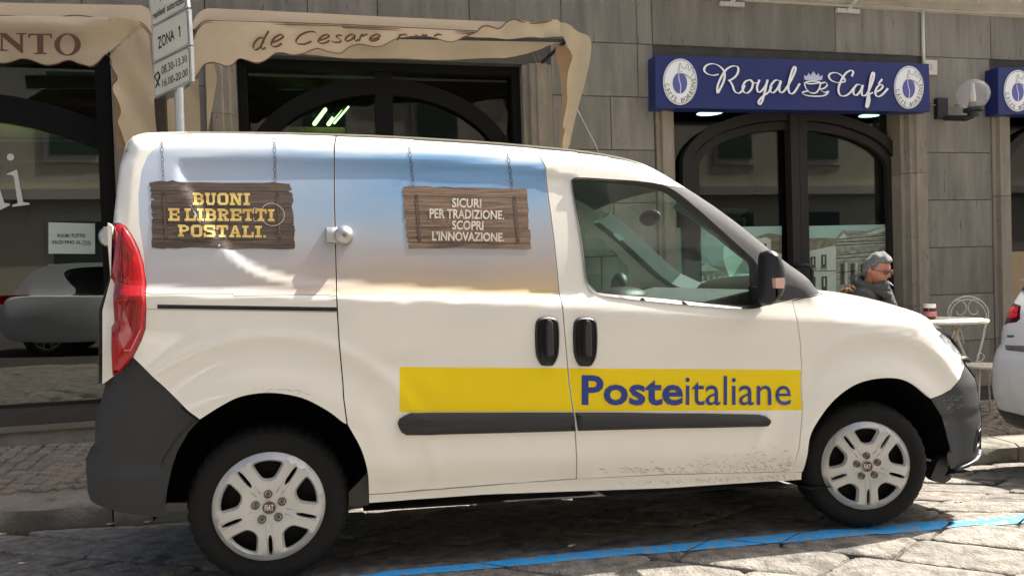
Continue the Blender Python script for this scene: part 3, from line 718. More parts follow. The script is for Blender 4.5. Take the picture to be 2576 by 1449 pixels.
def fside(x, z):
    x = np.asarray(x, float); z = np.asarray(z, float)
    o = np.zeros(np.broadcast(x, z).shape)
    zb = 1.262-.055*(x+.69)
    h = z-zb
    # tumblehome
    o += np.where(h > 0, .125*np.clip(h/.6, 0, 1.2)**1.35, 0)
    # shoulder that widens towards the front
    k = np.clip((x-.25)/2.0, 0, 1); w_ = .012+.085*k
    o += .026*(.3+.7*k)*sstep((h+w_)/(w_+.03))+.012*sstep((h+.01)/.05)*(1-k)
    # barrel of the lower body and the tuck towards the sill
    hb = h+.38
    o += np.where(hb < 0, .03*np.clip(-hb/.5, 0, 1)**1.6, .006*np.clip(hb/.38, 0, 1)**2)
    o += .035*sstep((-.66-h)/.16)
    # flares over the wheels
    for cx_, cz_, R, a in ((FHX, FHZ+.02, .415, .026), (RHX, RHZ+.0, .47, .016)):
        r = np.hypot(x-cx_, z-cz_); up = sstep((z-cz_+.15)/.3)
        o -= a*(1-sstep((r-R)/.14))*up
        o -= .006*np.exp(-((r-R-.21)/.03)**2)*up*(1 if a > .02 else 1.2)
    # pressed blank in the upper side
    if blankP is not None:
        d = dist_poly(x, z, blankP, True); ins = inpoly(np.stack([x.ravel(), z.ravel()], 1), blankP).reshape(x.shape) if x.ndim else inpoly(np.array([[float(x), float(z)]]), blankP)[0]
        sd = np.where(ins, d, -d); o += .012*sstep((sd+.018)/.046)
    # rounding at the edges
    o += rnd_off(dist_poly(x, z, topline), .085, 1.0)
    o += rnd_off(dist_poly(x, z, hoodline), .13, .9)
    o += rnd_off(dist_poly(x, z, rearP[:6]), .075)
    xf = np.interp(z, [p[1] for p in bumpP[::-1]+noseP[::-1]], [p[0] for p in bumpP[::-1]+noseP[::-1]])
    fz = sstep((1.08-z)/.15)
    dfx = np.clip(xf-x, 0, 9); R = .36
    o += rnd_off(dfx, R, 1.0)*fz
    # dents behind the sliding door
    o += .006*np.exp(-(((x-.27)/.10)**2+((z-.93)/.03)**2))-.005*np.exp(-(((x-.36-.5*(.9-z))/.05)**2+((z-.84)/.05)**2))
    o += .005*np.exp(-(((x-.30)/.05)**2+((z-1.205)/.015)**2))+.003*np.exp(-(((x-.52)/.04)**2+((z-1.20)/.012)**2))
    return o
def SM(pts, dy=0):
    """px points -> (x, z) where their rays meet the van's side"""
    P = np.array(pts, float); D = fw+CR*((P[:, :1]-CX)/F)-CU*((P[:, 1:2]-CY)/F); y = np.full(len(P), Y0)
    for _ in range(11):
        t = y/D[:, 1]; y = y*.35+.65*(Y0+fside(D[:, 0]*t, CAMH+D[:, 2]*t)+dy)
    t = y/D[:, 1]; return np.stack([D[:, 0]*t, CAMH+D[:, 2]*t], 1)
def S(p, dy=0): return tuple(float(a) for a in SM([p], dy)[0])
blankP = ccw(smooth_poly([S(p) for p in [(456, 402), (800, 405), (1100, 414), (1480, 440), (1500, 560), (1520, 760), (1200, 742), (960, 730), (830, 718), (720, 707), (650, 688), (595, 655), (550, 608), (512, 556), (476, 500), (452, 455), (445, 425)]], 4))
def ynorm(x, z, e=.0015):
    fx = (fside(x+e, z)-fside(x-e, z))/(2*e); fz = (fside(x, z+e)-fside(x, z-e))/(2*e)
    n = np.stack([fx, -np.ones_like(fx), fz], 1); return n/np.linalg.norm(n, axis=1)[:, None]
van = empty('delivery_van', (-.27, 3.9, G(-.27, 3.9)), label='white delivery van with a yellow side band and printed sky and wooden boards', cat='van')
def panel(name, poly, mat, step=.035, off=0., regions=(), lip=.012, holes=(), parent=van, side=1, gap=.0025, **kw):
    """skin of the side bounded by poly (x,z); regions: (name, poly, mat) are cut out of it and become parts of their own"""
    P = inset(ccw(poly), gap) if gap else ccw(poly)
    v, f, c, loops = cdt(P, step, [r[1] for r in regions]+list(holes))
    x, z = v[:, 0], v[:, 1]; y = Y0+fside(x, z)+off; nr = ynorm(x, z)
    lab = np.zeros(len(c), int)
    for i, r in enumerate(regions): lab[inpoly(c, r[1])] = i+1
    for hq in holes: lab[inpoly(c, hq)] = -1
    obs = []
    for k in range(len(regions)+1):
        fk = [f[i] for i in np.nonzero(lab == k)[0]]
        if not fk: continue
        use = sorted({i for t in fk for i in t}); mpx = {a: b for b, a in enumerate(use)}
        V = [(x[i], y[i], z[i]) for i in use]; N = [nr[i] for i in use]; fk = [tuple(mpx[i] for i in t) for t in fk]
        F2 = []
        for t in fk:
            a, b, c_ = [V[i] for i in t]; cr = (b[2]-a[2])*(c_[0]-a[0])-(b[0]-a[0])*(c_[2]-a[2])
            F2.append(t if cr < 0 else t[::-1])
        fk = F2
        if k == 0 and lip:
            cnt = set()
            for t in fk:
                for i in range(3): cnt.add((t[i], t[(i+1) % 3]))
            bd = [(a, b) for a, b in cnt if (b, a) not in cnt]
            ids = {}; 
            for a, b in bd:
                for q in (a, b):
                    if q not in ids:
                        ids[q] = len(V); p = V[q]; V.append(p); V.append((p[0], p[1]+lip, p[2])); N.append(N[q]); N.append(N[q])
            sid = []
            for a, b in bd:
                pa, pb = V[a], V[b]; dx, dz_ = pb[0]-pa[0], pb[2]-pa[2]; l = math.hypot(dx, dz_)+1e-9
                nn = (dz_/l, -.25, -dx/l)
                for q in (a, b): N[ids[q]] = nn; N[ids[q]+1] = nn
                sid.append((b, a, ids[a]+1, ids[b]+1) if False else (ids[b], ids[a], ids[a]+1, ids[b]+1))
            fk = fk+sid
        if side < 0:
            V = [(p[0], YF-(p[1]-Y0), p[2]) for p in V]; N = [(n_[0], -n_[1], n_[2]) for n_ in N]; fk = [t[::-1] for t in fk]
        nm, mt = (name, mat) if k == 0 else (regions[k-1][0], regions[k-1][2])
        N = [tuple(np.array(n_)/np.linalg.norm(n_)) for n_ in N]
        par = parent if k == 0 else (obs[0] if (obs and len(regions[k-1]) < 4) else parent)
        o = mesh_obj(nm, V, fk, mt, par, normals=N, **kw); obs.append(o)
    return obs
def decal(name, v2, faces, mat, off=.002, parent=van, zt=None):
    pts = Z(zt, *v2) if zt else [tuple(p) for p in v2]
    xz = SM(pts); y = Y0+fside(xz[:, 0], xz[:, 1])-off; N = ynorm(xz[:, 0], xz[:, 1])
    V = [(a, b, c) for a, b, c in zip(xz[:, 0], y, xz[:, 1])]; F2 = []
    for t in faces:
        a, b, c_ = [V[i] for i in t[:3]]; cr = (b[2]-a[2])*(c_[0]-a[0])-(b[0]-a[0])*(c_[2]-a[2]); F2.append(t if cr < 0 else t[::-1])
    return mesh_obj(name, V, F2, mat, parent, normals=N)
def decal_poly(name, poly, mat, step=.03, off=.002, parent=van, zt=None):
    P = [S(p) for p in (Z(zt, *poly) if zt else poly)]
    v, f, c, lp = cdt(P, step); x, z = v[:, 0], v[:, 1]; y = Y0+fside(x, z)-off; N = ynorm(x, z)
    V = list(zip(x, y, z)); F2 = []
    for t in f:
        a, b, c_ = [V[i] for i in t]; cr = (b[2]-a[2])*(c_[0]-a[0])-(b[0]-a[0])*(c_[2]-a[2]); F2.append(t if cr < 0 else t[::-1])
    return mesh_obj(name, V, F2, mat, parent, normals=N)
def pillow(name, poly, levels, mat, parent=van, ybase=None, world=False, back=.01, smooth=True, side=1):
    """raised moulded piece: rings of (inset, height above the side), closed on top"""
    P = ccw(poly if world else [S(p) for p in poly]); P = resample(P, .02); n = len(P); V = []; fs = []
    rings = [(0, -back)]+list(levels)
    for ins, hgt in rings:
        Q = inset(P, ins) if ins else P
        a_ = np.array(Q); yy = (Y0+fside(a_[:, 0], a_[:, 1]) if ybase is None else np.full(len(Q), ybase))-hgt
        V += [(q[0], float(b_), q[1]) for q, b_ in zip(Q, yy)]
    for r in range(len(rings)-1):
        fs += [(r*n+i, r*n+n+i, r*n+n+(i+1) % n, r*n+(i+1) % n) for i in range(n)]
    last = (len(rings)-1)*n; cxm = sum(V[last+i][0] for i in range(n))/n; czm = sum(V[last+i][2] for i in range(n))/n
    b = bmesh.new()
    fs.append(tuple(last+i for i in range(n))[::-1] if False else tuple(last+i for i in range(n)))
    if side < 0: V = [(p[0], YF-(p[1]-Y0), p[2]) for p in V]; fs = [t[::-1] for t in fs]
    b.free()
    o = mesh_obj(name, V, [t[::-1] for t in fs] if side > 0 and False else fs, mat, parent, smooth=smooth)
    bm = bmesh.new(); bm.from_mesh(o.data); bmesh.ops.triangulate(bm, faces=[f_ for f_ in bm.faces if len(f_.verts) > 4]); bmesh.ops.recalc_face_normals(bm, faces=bm.faces); bm.to_mesh(o.data); bm.free()
    o.data.set_sharp_from_angle(angle=rad(50)); return o
# ---- seams
def topz(x): return float(np.interp(x, [p[0] for p in topline], [p[1] for p in topline]))
seam1 = [S(p) for p in Z('z1', (2515, 1110), (2515, 1443))+Z('z5', (203, 240), (215, 780), (220, 900), (235, 1150), (262, 1443))+Z('z8', (250, 200), (275, 385))]
seam1 = [(seam1[0][0]+.012, topz(seam1[0][0])-.0015)]+seam1
seam2 = [S(p) for p in Z('z2', (1530, 1260), (1545, 1443))+Z('z5', (1855, 400), (1890, 770), (1930, 1050), (1965, 1443))+Z('z8', (1870, 330), (1888, 600), (1887, 765))]
seam2 = [(seam2[0][0]-.030, topz(seam2[0][0]-.03)-.0015), (seam2[0][0]-.018, seam2[0][1]+.04)]+seam2
seam3 = [S(p) for p in Z('z6', (975, 745), (1010, 880), (1035, 1060), (1045, 1443))+Z('z9', (950, 230), (935, 450), (910, 600), (875, 718))]
sillT = [S(p) for p in Z('z8', (425, 878), (1880, 765))+Z('z9', (0, 735), (875, 718), (950, 720))]
sillB = [S(p) for p in Z('z8', (425, 940), (1250, 880), (2527, 835))+Z('z9', (945, 775))]
archR = [S(p) for p in Z('z7', (1405, 352), (1560, 255), (1700, 190), (1900, 165), (2120, 200), (2300, 290), (2407, 370))+Z('z8', (275, 385), (370, 560), (415, 720), (425, 878))]
archF = [S(p) for p in Z('z9', (950, 720), (965, 680), (1000, 490), (1080, 330), (1200, 190), (1350, 95), (1540, 60), (1700, 90), (1850, 205))]
iR = 7
def cat2(P, k=5): return [tuple(map(float, a)) for a in catmull(P, k)]
archRq = cat2(archR[:8]); archRd = cat2(archR[7:]); archF = cat2(archF)
def topseg(x0, x1, eps=.0015):
    pts = [p for p in topline if x0 < p[0] < x1]; return [(x, z-eps) for x, z in pts]
# body edge to the rear bumper
lampP = [S(p) for p in Z('z4', (850, 245), (890, 237), (940, 262), (990, 330), (1040, 430), (1075, 540), (1095, 680), (1097, 880), (1090, 1030), (1060, 1120), (1000, 1240))]
bmpE = [S(p) for p in Z('z4', (1000, 1250))+Z('z7', (1020, 0), (1320, 290), (1405, 352))]
rq = [archR[0]]+bmpE[:-1][::-1]
xr_ = rearP[4]
quarter = bmpE[::-1]+lampP[::-1]+[(rearP[3][0]+.002, lampP[0][1]), (rearP[4][0]+.0015, rearP[4][1])]+[(p[0]+.001, p[1]-.0015) for p in smooth_poly(rearP[-3:]+roofP[:2], 1, False) if p[0] < roofP[0][0]]+topseg(roofP[0][0], seam1[0][0])+seam1+archRq[1:-1][::-1]
wrapL = [S(p) for p in [(366, 734), (848, 742)]]
SKQ = [S(p) for p in [(368, 733.5), (362, 640), (350, 560), (348, 490), (356, 430), (372, 392), (402, 362), (450, 349), (600, 347), (846, 353)]]
x1 = seam1[0][0]
def side_of(seam, zlist): return None
# wrap region of the quarter: right edge lies just outside the seam so the cut follows the panel edge
def seam_between(seam, z0, z1): return [p for p in seam if z1 < p[1] < z0]
sq = [p for p in seam1 if S((0, 0)) is not None]
ztopq = S((846, 353))[1]; zbotq = S((846, 742))[1]
ins = [(p[0]-.0035, p[1]) for p in seam1 if zbotq < p[1] < ztopq]
skq = SKQ[:-1]+[(float(np.interp(-ztopq, [-p[1] for p in seam1], [p[0] for p in seam1]))-.0035, ztopq)]+ins+[(float(np.interp(-zbotq, [-p[1] for p in seam1], [p[0] for p in seam1]))-.0035, zbotq)]
q_obs = panel('rear_quarter', quarter, PAINT, .02, regions=[('sky_print', skq, SKYW)])
# track of the sliding door
decal_poly('door_track_cover', [(398, 737), (847, 744), (848, 768), (397, 765)], PAINT, .04, -.0, van) if False else None
track = [S(p) for p in [(396, 766), (848, 773), (848.5, 783.5), (396, 776)]]
def ribbon(name, pts, wd, mat, off=.0012, parent=van):
    c = [tuple(p) for p in resample(pts, 12, False)]; V = []; 
    for i in range(len(c)):
        a, d = c[max(i-1, 0)], c[min(i+1, len(c)-1)]; tx, ty = d[0]-a[0], d[1]-a[1]; l = math.hypot(tx, ty)+1e-9
        V += [(c[i][0]-ty/l*wd/2, c[i][1]+tx/l*wd/2), (c[i][0]+ty/l*wd/2, c[i][1]-tx/l*wd/2)]
    return decal(name, V, [(2*i, 2*i+1, 2*i+3, 2*i+2) for i in range(len(c)-1)], mat, off, parent)
pillow('sliding_rail', [(396, 766), (848, 773), (848, 783), (396, 776)], [(.0, .001), (.003, .0015)], BLACK, van, back=.004)
ribbon('rail_slot', [(398, 773.5), (847, 780.5)], 3.2, DARK, .003)
ribbon('panel_seam', [(368, 735), (847, 742.5)], 1.3, GREYP)
ribbon('panel_seam', [(366, 777.5), (396, 778), (848, 785)], 1.2, GREYP)
# sliding door
ztop_ = .0015
door1 = seam1[::-1]+topseg(seam1[0][0], seam2[0][0])+seam2+[sillT[1]]+[sillT[0]]+archRd[1:-1][::-1]
zs2 = S((1366, 388))[1]
bs = S((870, 743.5))[1]
z_l, z_r = S((850, 355))[1], S((1362, 372))[1]; zbl, zbr = S((848, 743.5))[1], S((1405, 741.5))[1]
def xs_at(seam, z): return float(np.interp(-z, [-p[1] for p in seam], [p[0] for p in seam]))
skd = [(xs_at(seam1, zbl)+.0035, zbl)]+[(p[0]+.0035, p[1]) for p in seam1[::-1] if zbl < p[1] < z_l]+[(xs_at(seam1, z_l)+.0035, z_l)]+[S(p) for p in [(950, 357), (1100, 362), (1240, 369.5), (1330, 375)]]+[(xs_at(seam2, z_r)-.0035, z_r)]+[(p[0]-.0035, p[1]) for p in seam2 if zbr < p[1] < z_r]+[(xs_at(seam2, zbr)-.0035, zbr), S((1200, 743))]
y_l = S((1005, 922.5)); y_lb = S((1004, 1036))
zy1, zy2 = S((1425, 926))[1], S((1442, 1034.5))[1]
yd = [y_l, (xs_at(seam2, zy1)-.0035, zy1)]+[(p[0]-.0035, p[1]) for p in seam2 if zy2 < p[1] < zy1]+[(xs_at(seam2, zy2)-.0035, zy2), y_lb]
d_obs = panel('sliding_door', door1, PAINT, .022, regions=[('sky_print', skd, SKYW), ('yellow_band', yd, YEL)])
# front door with its window
winO = [S(p) for p in Z('w', (52, 170), (62, 140), (110, 122), (500, 147), (700, 160), (890, 186), (1000, 232), (1100, 300), (1300, 470), (1500, 650), (1700, 830), (1800, 925), (1840, 1030), (1860, 1180), (1885, 1300), (1850, 1345), (1740, 1362), (1500, 1350), (900, 1300), (350, 1240), (260, 1210), (210, 1150), (180, 1050), (150, 750))]
winI = [S(p) for p in Z('w', (88, 180), (96, 160), (125, 155), (480, 178), (700, 200), (860, 232), (960, 270), (1060, 345), (1300, 530), (1500, 705), (1700, 885), (1745, 935), (1748, 1140), (1800, 1290), (1700, 1325), (1500, 1312), (900, 1258), (330, 1215), (270, 1190), (232, 1130), (205, 960), (150, 560))]
winO = ccw(smooth_poly(winO, 1)); winI = ccw(smooth_poly(winI, 1))
zy3, zy4 = S((1432, 926))[1], S((1448, 1034.5))[1]; zy5, zy6 = S((2015, 930.5))[1], S((2018, 1032.5))[1]
yf_ = [(xs_at(seam2, zy3)+.0035, zy3)]+[(xs_at(seam3, zy5)-.0035, zy5)]+[(p[0]-.0035, p[1]) for p in seam3 if zy6 < p[1] < zy5]+[(xs_at(seam3, zy6)-.0035, zy6), (xs_at(seam2, zy4)+.0035, zy4)]+[(p[0]+.0035, p[1]) for p in seam2[::-1] if zy4 < p[1] < zy3]
pt1 = S((1722, 470)); pxe = topline
# black pillar trim: strip between window and silhouette
doorfront = [S(p) for p in Z('w', (890, 186), (1000, 205), (1095, 212))]
xt = roofP[-1][0]
pil_out = [(x, z-.0015) for x, z in topline if x > xt-.02]
door2 = seam2[::-1]+topseg(seam2[0][0], xt)+pil_out+[(p[0]-.004, p[1]-.0015) for p in [hoodline[0]]]+[S(p) for p in Z('w', (2415, 1215), (2235, 1258), (2140, 1285))]+seam3+[sillT[3]]+[sillT[2]]+[sillT[1]]
trimP = [S(p) for p in Z('w', (885, 184), (985, 202), (1100, 214))]+[(x+.008, z+.012) for x, z in topline if x > xt-.005]+[(hoodline[0][0]+.01, hoodline[0][1]+.012)]+[S(p) for p in Z('w', (2400, 1213), (2235, 1253), (2130, 1275), (2000, 1305), (1870, 1335), (1850, 1300), (1780, 980), (1690, 850), (1500, 672), (1300, 490), (1100, 320), (1000, 250))]
f_obs = panel('front_door', door2, PAINT, .024, regions=[('yellow_band', yf_, YEL), ('pillar_trim', ccw(trimP), CLAD)], holes=[inset(winO, .006)])
# rubber frame and pane
def ring(name, A, B, h0, h1, mat, parent, step=.02):
    P = ccw(A); v, f, c, lp = cdt(P, .02, [B]); lab = inpoly(c, ccw(B)); x, z = v[:, 0], v[:, 1]; d = dist_poly(x, z, ccw(B), True); inn = np.minimum(1, d/.012)
    y = Y0+fside(x, z)-(h0*inn+h1*(1-inn)); V = list(zip(x, y, z))
    F2 = []
    for t, q in zip(f, lab):
        if q: continue
        a, b, c_ = [V[i] for i in t]; cr = (b[2]-a[2])*(c_[0]-a[0])-(b[0]-a[0])*(c_[2]-a[2]); F2.append(t if cr < 0 else t[::-1])
    return mesh_obj(name, V, F2, mat, parent, smooth=True)
ring('window_rubber', winO, winI, .006, -.012, RUB, f_obs[0])
v, f, c, lp = cdt(winI, .06); x, z = v[:, 0], v[:, 1]
sm = np.polyfit(z, fside(x, z), 1); yp = Y0+np.polyval(sm, z)+.012
mesh_obj('side_window', list(zip(x, yp, z)), f, CARG, f_obs[0], smooth=True)
# front wing
wing = seam3[::-1]+[S(p) for p in Z('w', (2150, 1285), (2240, 1262), (2415, 1218))]+[(x-.0, z-.0025) for x, z in hoodline if hoodline[0][0]+.02 < x]+[S(p) for p in Z('q', (525, 745), (510, 810), (480, 880), (425, 940))]+[S(p) for p in Z('z9', (1930, 175), (1850, 205))]+archF[1:-1][::-1]+[sillT[-1], sillT[-2]]
headl = ccw(smooth_poly([S(p) for p in Z('q', (322, 552), (345, 500), (372, 462), (405, 462))]+[(x-.004, z-.006) for x, z in noseP[:1]+noseP[1:]]+[S(p) for p in Z('q', (500, 694), (465, 684), (400, 622), (350, 580))], 1))
LAMPM = mp('lamp_lens', (.22, .23, .24), .08, .6, 22, .6, 50, coat=1, metal=.3, col2=(.70, .72, .74))
bulbP = ccw([S(p) for p in Z('q', (432, 572), (455, 590), (488, 650), (478, 664), (450, 640), (425, 600))])
w_obs = panel('front_wing', wing, PAINT, .022, regions=[('headlight', headl, LAMPM), ('lamp_bulb', bulbP, mp('lamp_dark', (.08, .085, .09), .2, .3, 20, coat=1))])
w_obs_lamp = [o for o in w_obs if o.name.startswith('headlight')]
pillow('grille_end', Z('q', (505, 700), (540, 700), (562, 725), (560, 748), (530, 745), (500, 720)), [(.004, .012), (.012, .02)], BLACK, van)
# sill
panel('sill', sillT+sillB[::-1], PAINT, .04, off=.004)
# bumpers
rb = [archR[0]]+[S(p) for p in Z('z7', (1320, 440), (1240, 580), (1200, 700), (1175, 850), (1165, 1025), (850, 985))]+[U(*p, dy=.05, dx=-.01) for p in [(229, 1263), (213, 1250), (211, 1216), (206, 1163), (232.6, 1134), (232.6, 1066), (252, 1000), (262, 968)]]+[S(p) for p in Z('z4', (845, 1385), (900, 1360))]+bmpE
def bumper(name, P, rr, mat, bulge=.0, step=.03, extra=None):
    P = ccw(P); v, f, c, lp = cdt(P, step); x, z = v[:, 0], v[:, 1]
    fn = lambda x, z: fside_b(x, z, P, rr, extra)
    y = Y0+fn(x, z); e = .002; fx = (fn(x+e, z)-fn(x-e, z))/(2*e); fz = (fn(x, z+e)-fn(x, z-e))/(2*e)
    N = np.stack([fx, -np.ones_like(fx), fz], 1); N /= np.linalg.norm(N, axis=1)[:, None]
    V = list(zip(x, y, z)); F2 = []
    for t in f:
        a, b, c_ = [V[i] for i in t]; cr = (b[2]-a[2])*(c_[0]-a[0])-(b[0]-a[0])*(c_[2]-a[2]); F2.append(t if cr < 0 else t[::-1])
    return mesh_obj(name, V, F2, mat, van, normals=N)
rbL = [p for p in rb if p[0] < -.80]
def fside_b(x, z, P, rr, extra):
    o = .004*np.ones_like(x)
    zb = 1.262-.055*(x+.69); h = z-zb; hb = h+.38
    o += np.where(hb < 0, .03*np.clip(-hb/.5, 0, 1)**1.6, 0)
    return o+extra(x, z)
def ex_r(x, z):
    xe = np.interp(z, ZR, XR); return rnd_off(np.clip(x-xe, 0, 9), .16, .9)-.012*sstep((.60-z)/.02)*sstep((-.62-x)/.08)+.008*sstep((.47-z)/.015)
seg = [U(*p, dy=.05, dx=-.01) for p in [(213, 1262), (211, 1216), (206, 1163), (231, 1134), (232.6, 1066), (252, 1000), (262, 960), (270, 900)]]
ZR = [p[1] for p in seg]; XR = [p[0]-.004 for p in seg]
bumper('rear_bumper', rb, .1, CLAD, extra=ex_r)
fbp = [S(p) for p in Z('z9', (1850, 205), (1930, 175))]+[S(p) for p in Z('q', (425, 940), (480, 880), (510, 810), (525, 745))]+[(x-.004, z) for x, z in bumpP[:5]]+[U(2463, 1166, .10, .08), U(2420, 1172, .05), U(2382, 1176, .02)]+[S(p) for p in Z('z9', (1970, 600), (1965, 480), (1930, 330))]
def ex_f(x, z):
    xf = np.interp(z, [p[1] for p in bumpP[::-1]+noseP[::-1]], [p[0] for p in bumpP[::-1]+noseP[::-1]])
    o = rnd_off(np.clip(xf-x, 0, 9), .36, 1.0)
    o -= .03*(1-sstep((np.hypot(x-FHX, z-FHZ-.02)-.415)/.12))
    return o-.022*sstep((.235-z)/.02)+.006*np.exp(-((z-.52)/.012)**2)
bumper('front_bumper', fbp, .1, CLAD, extra=ex_f)
def on_bump(name, pts, levels, mat, fn):
    P = ccw(pts); P = resample(P, .02); n = len(P); V = []; fs = []
    for ins_, hh in [(0, -.01)]+levels:
        Q = inset(P, ins_) if ins_ else P; a = np.array(Q); y = Y0+fside_b(a[:, 0], a[:, 1], None, 0, fn)-hh; V += [(q[0], yy, q[1]) for q, yy in zip(Q, y)]
    for r in range(len(levels)): fs += [(r*n+i, r*n+n+i, r*n+n+(i+1) % n, r*n+(i+1) % n) for i in range(n)]
    fs.append(tuple(len(levels)*n+i for i in range(n)))
    return mesh_obj(name, V, fs, mat, van, smooth=True)
on_bump('fog_lamp_surround', [U(*p, dy=.10, dx=.0) for p in Z('z9', (2085, 560), (2110, 400), (2180, 360), (2210, 370), (2214, 520), (2170, 560), (2110, 580))], [(.006, .004), (.016, .0), (.03, .004)], BLACK, ex_f)
on_bump('bumper_lip', [U(*p, dy=.08) for p in Z('z9', (1968, 662), (2060, 640), (2140, 615), (2190, 590), (2210, 560), (2214, 620), (2190, 650), (2100, 672), (1968, 690))], [(.0, .012), (.004, .018), (.010, .018)], mp('lip_grey', (.05, .05, .052), .4), ex_f)
# tail lamp
lampF = lampP+[S(p) for p in Z('z4', (900, 1360), (848, 1385), (838, 1180), (840, 1020), (862, 980), (862, 700), (838, 640), (840, 400))]
tl = pillow('tail_light', lampF, [(0, .004), (.008, .014), (.03, .02)], REDL, van, world=True)
ribbon('lamp_rib', Z('z4', (935, 270), (915, 420), (925, 700), (925, 1000), (930, 1150), (945, 1190)), 3.5, mp('lamp_dark_red', (.16, .004, .006), .15, coat=1), .020, tl)
ribbon('lamp_rib', Z('z4', (985, 340), (1040, 470), (1072, 640), (1080, 860), (1070, 1030), (990, 1190), (945, 1190)), 2.6, mp('lamp_bright_red', (.6, .05, .06), .12, coat=1), .020, tl)
# left strip of the body below and beside the lamp
strip = [U(*p, dy=.06, dx=-.002) for p in [(262, 965), (262, 780), (283, 700), (286, 570)]]+[S(p) for p in Z('z4', (850, 245), (840, 400), (838, 640), (862, 700), (862, 980), (840, 1020), (838, 1180), (848, 1385))]
V = []
P = ccw(strip); mesh_obj('rear_door_edge', [(x, Y0+.045, z) for x, z in P]+[(x, Y0+.5, z) for x, z in P], [tuple(range(len(P)))[::-1]]+[(i, (i+1) % len(P), len(P)+(i+1) % len(P), len(P)+i) for i in range(len(P))], PAINT, van, smooth=False)
# ---- gaskets behind the seams
def gasket(pts, wd=.035, off=.014):
    c = resample(pts, .04, False); V = []
    for i in range(len(c)):
        a, d = c[max(i-1, 0)], c[min(i+1, len(c)-1)]; tx, ty = d[0]-a[0], d[1]-a[1]; l = math.hypot(tx, ty)+1e-9
        for s_ in (1, -1):
            x, z = c[i][0]-ty/l*wd/2*s_, c[i][1]+tx/l*wd/2*s_
            V.append((x, Y0+float(fside(np.array([c[i][0]]), np.array([c[i][1]]))[0])+off, z))
    return mesh_obj('door_gasket', V, [(2*i, 2*i+1, 2*i+3, 2*i+2) for i in range(len(c)-1)], DARK, van)
for sm_ in (seam1[1:], seam2[2:], seam3, [sillT[0], sillT[1], sillT[2], sillT[3]], bmpE): gasket(sm_, .024)
# ---- wheel housings and floor
def housing(cx_, cz_, R, z0):
    mb = MB(); A = [(cx_+R*math.cos(a), cz_+R*math.sin(a)) for a in np.linspace(-.12, math.pi+.06, 30)]
    n = len(A); V = [(x, Y0+.016+fside(np.array([x]), np.array([z]))[0], z) for x, z in A]+[(x, Y0+.34, z) for x, z in A]+[(cx_, Y0+.34, cz_)]
    mb.add(V, [(i, i+1, n+i+1, n+i) for i in range(n-1)]+[(n+i, n+i+1, 2*n) for i in range(n-1)])
    return mb.build('wheel_housing', mp('housing_black', (.004, .004, .004), .9, .2, 9, spec=.1), van)
arcz = max(p[1] for p in archR); arfz = max(p[1] for p in archF)
housing(-.235, .40, .47, 0); housing(2.53, .33, .435, 0)
MB().add([(-.9, Y0+.3, .40), (.1, Y0+.3, .305), (.1, YF-.06, .20), (-.9, YF-.06, .28)], [(0, 1, 2, 3)]).add([(.1, Y0+.06, .335), (2.1, Y0+.06, .25), (2.1, YF-.06, .12), (.1, YF-.06, .20)], [(0, 1, 2, 3)]).add([(2.2, Y0+.06, .22), (3.2, Y0+.12, .2), (3.2, YF-.12, .12), (2.2, YF-.06, .10)], [(0, 1, 2, 3)]).build('underbody', DARK, van)
# mud flap piece ahead of the front wheel
prism_y(Z('z9', (1850, 760), (1900, 640), (1965, 600), (1972, 700), (1945, 745), (1998, 742), (1990, 770), (1945, 798), (1880, 785)), Y0+.05, Y0+.09, 'mud_flap', RUB, van)
prism_y(Z('z8', (285, 860), (420, 720), (425, 950), (300, 962), (285, 940)), Y0+.06, Y0+.08, 'mud_flap', RUB, van)
# ---- far side
farpoly = [archR[0]]+[(p[0], p[1]) for p in rearP]+[(x, z-.001) for x, z in topline if x > rearP[-1][0]]+[(x, z-.001) for x, z in hoodline[1:]]+[p for p in bumpP[1:]]+[(2.99, .25), (2.93, .3)]+archF[::-1]+[sillB[3], sillB[0]]+archRd[::-1]+archRq[::-1][1:-1]
def dedupe(p):
    o = []
    for a in p:
        if not o or math.hypot(a[0]-o[-1][0], a[1]-o[-1][1]) > .004: o.append(a)
    return o
farpoly = dedupe(farpoly)
panel('far_side', farpoly, PAINT, .06, side=-1, gap=0, lip=0, holes=[winI])
v, f, c, lp = cdt(winI, .08); x, z = v[:, 0], v[:, 1]
mesh_obj('far_window', list(zip(x, YF-(np.polyval(sm, z)+.012), z)), f, CARG, van, smooth=True)
# inner lining of the far door (seen through the glass)
# ---- lofts between the two sides
def yedge(p): return float(fside(np.array([p[0]]), np.array([p[1]]))[0])
def loft(name, line, mat, crown, n=10, inward=0., skirt=None):
    """line: (x,z) points on the side outline; crown (dx,dz) at the middle"""
    L_ = line; V = []; m_ = len(L_)
    for i, (x, z) in enumerate(L_):
        ya = Y0+min(.22, yedge((x, z)))+inward; yb = YF-(ya-Y0)
        cx_, cz_ = crown(i/(m_-1)) if callable(crown) else crown
        if skirt:
            q_ = (x+skirt[0], z+skirt[1]); yq = Y0+yedge(q_)+.0008; V.append((q_[0], yq, q_[1]))
        for k in range(n+1):
            t = k/n; s_ = 1-abs(2*t-1)**2.2
            V.append((x+cx_*s_, ya+(yb-ya)*t, z+cz_*s_))
        if skirt: V.append((q_[0], YF-(yq-Y0), q_[1]))
    if skirt: n += 2
    fs = [(i*(n+1)+k, (i+1)*(n+1)+k, (i+1)*(n+1)+k+1, i*(n+1)+k+1) for i in range(m_-1) for k in range(n)]
    return mesh_obj(name, V, [t[::-1] for t in fs], mat, van, smooth=True)
rl = [p for p in topline if rearP[-3][0]-.01 <= p[0] <= xt+.01]
loft('roof', rl, PAINT, (0, .035), 14, skirt=(0, -.0065))
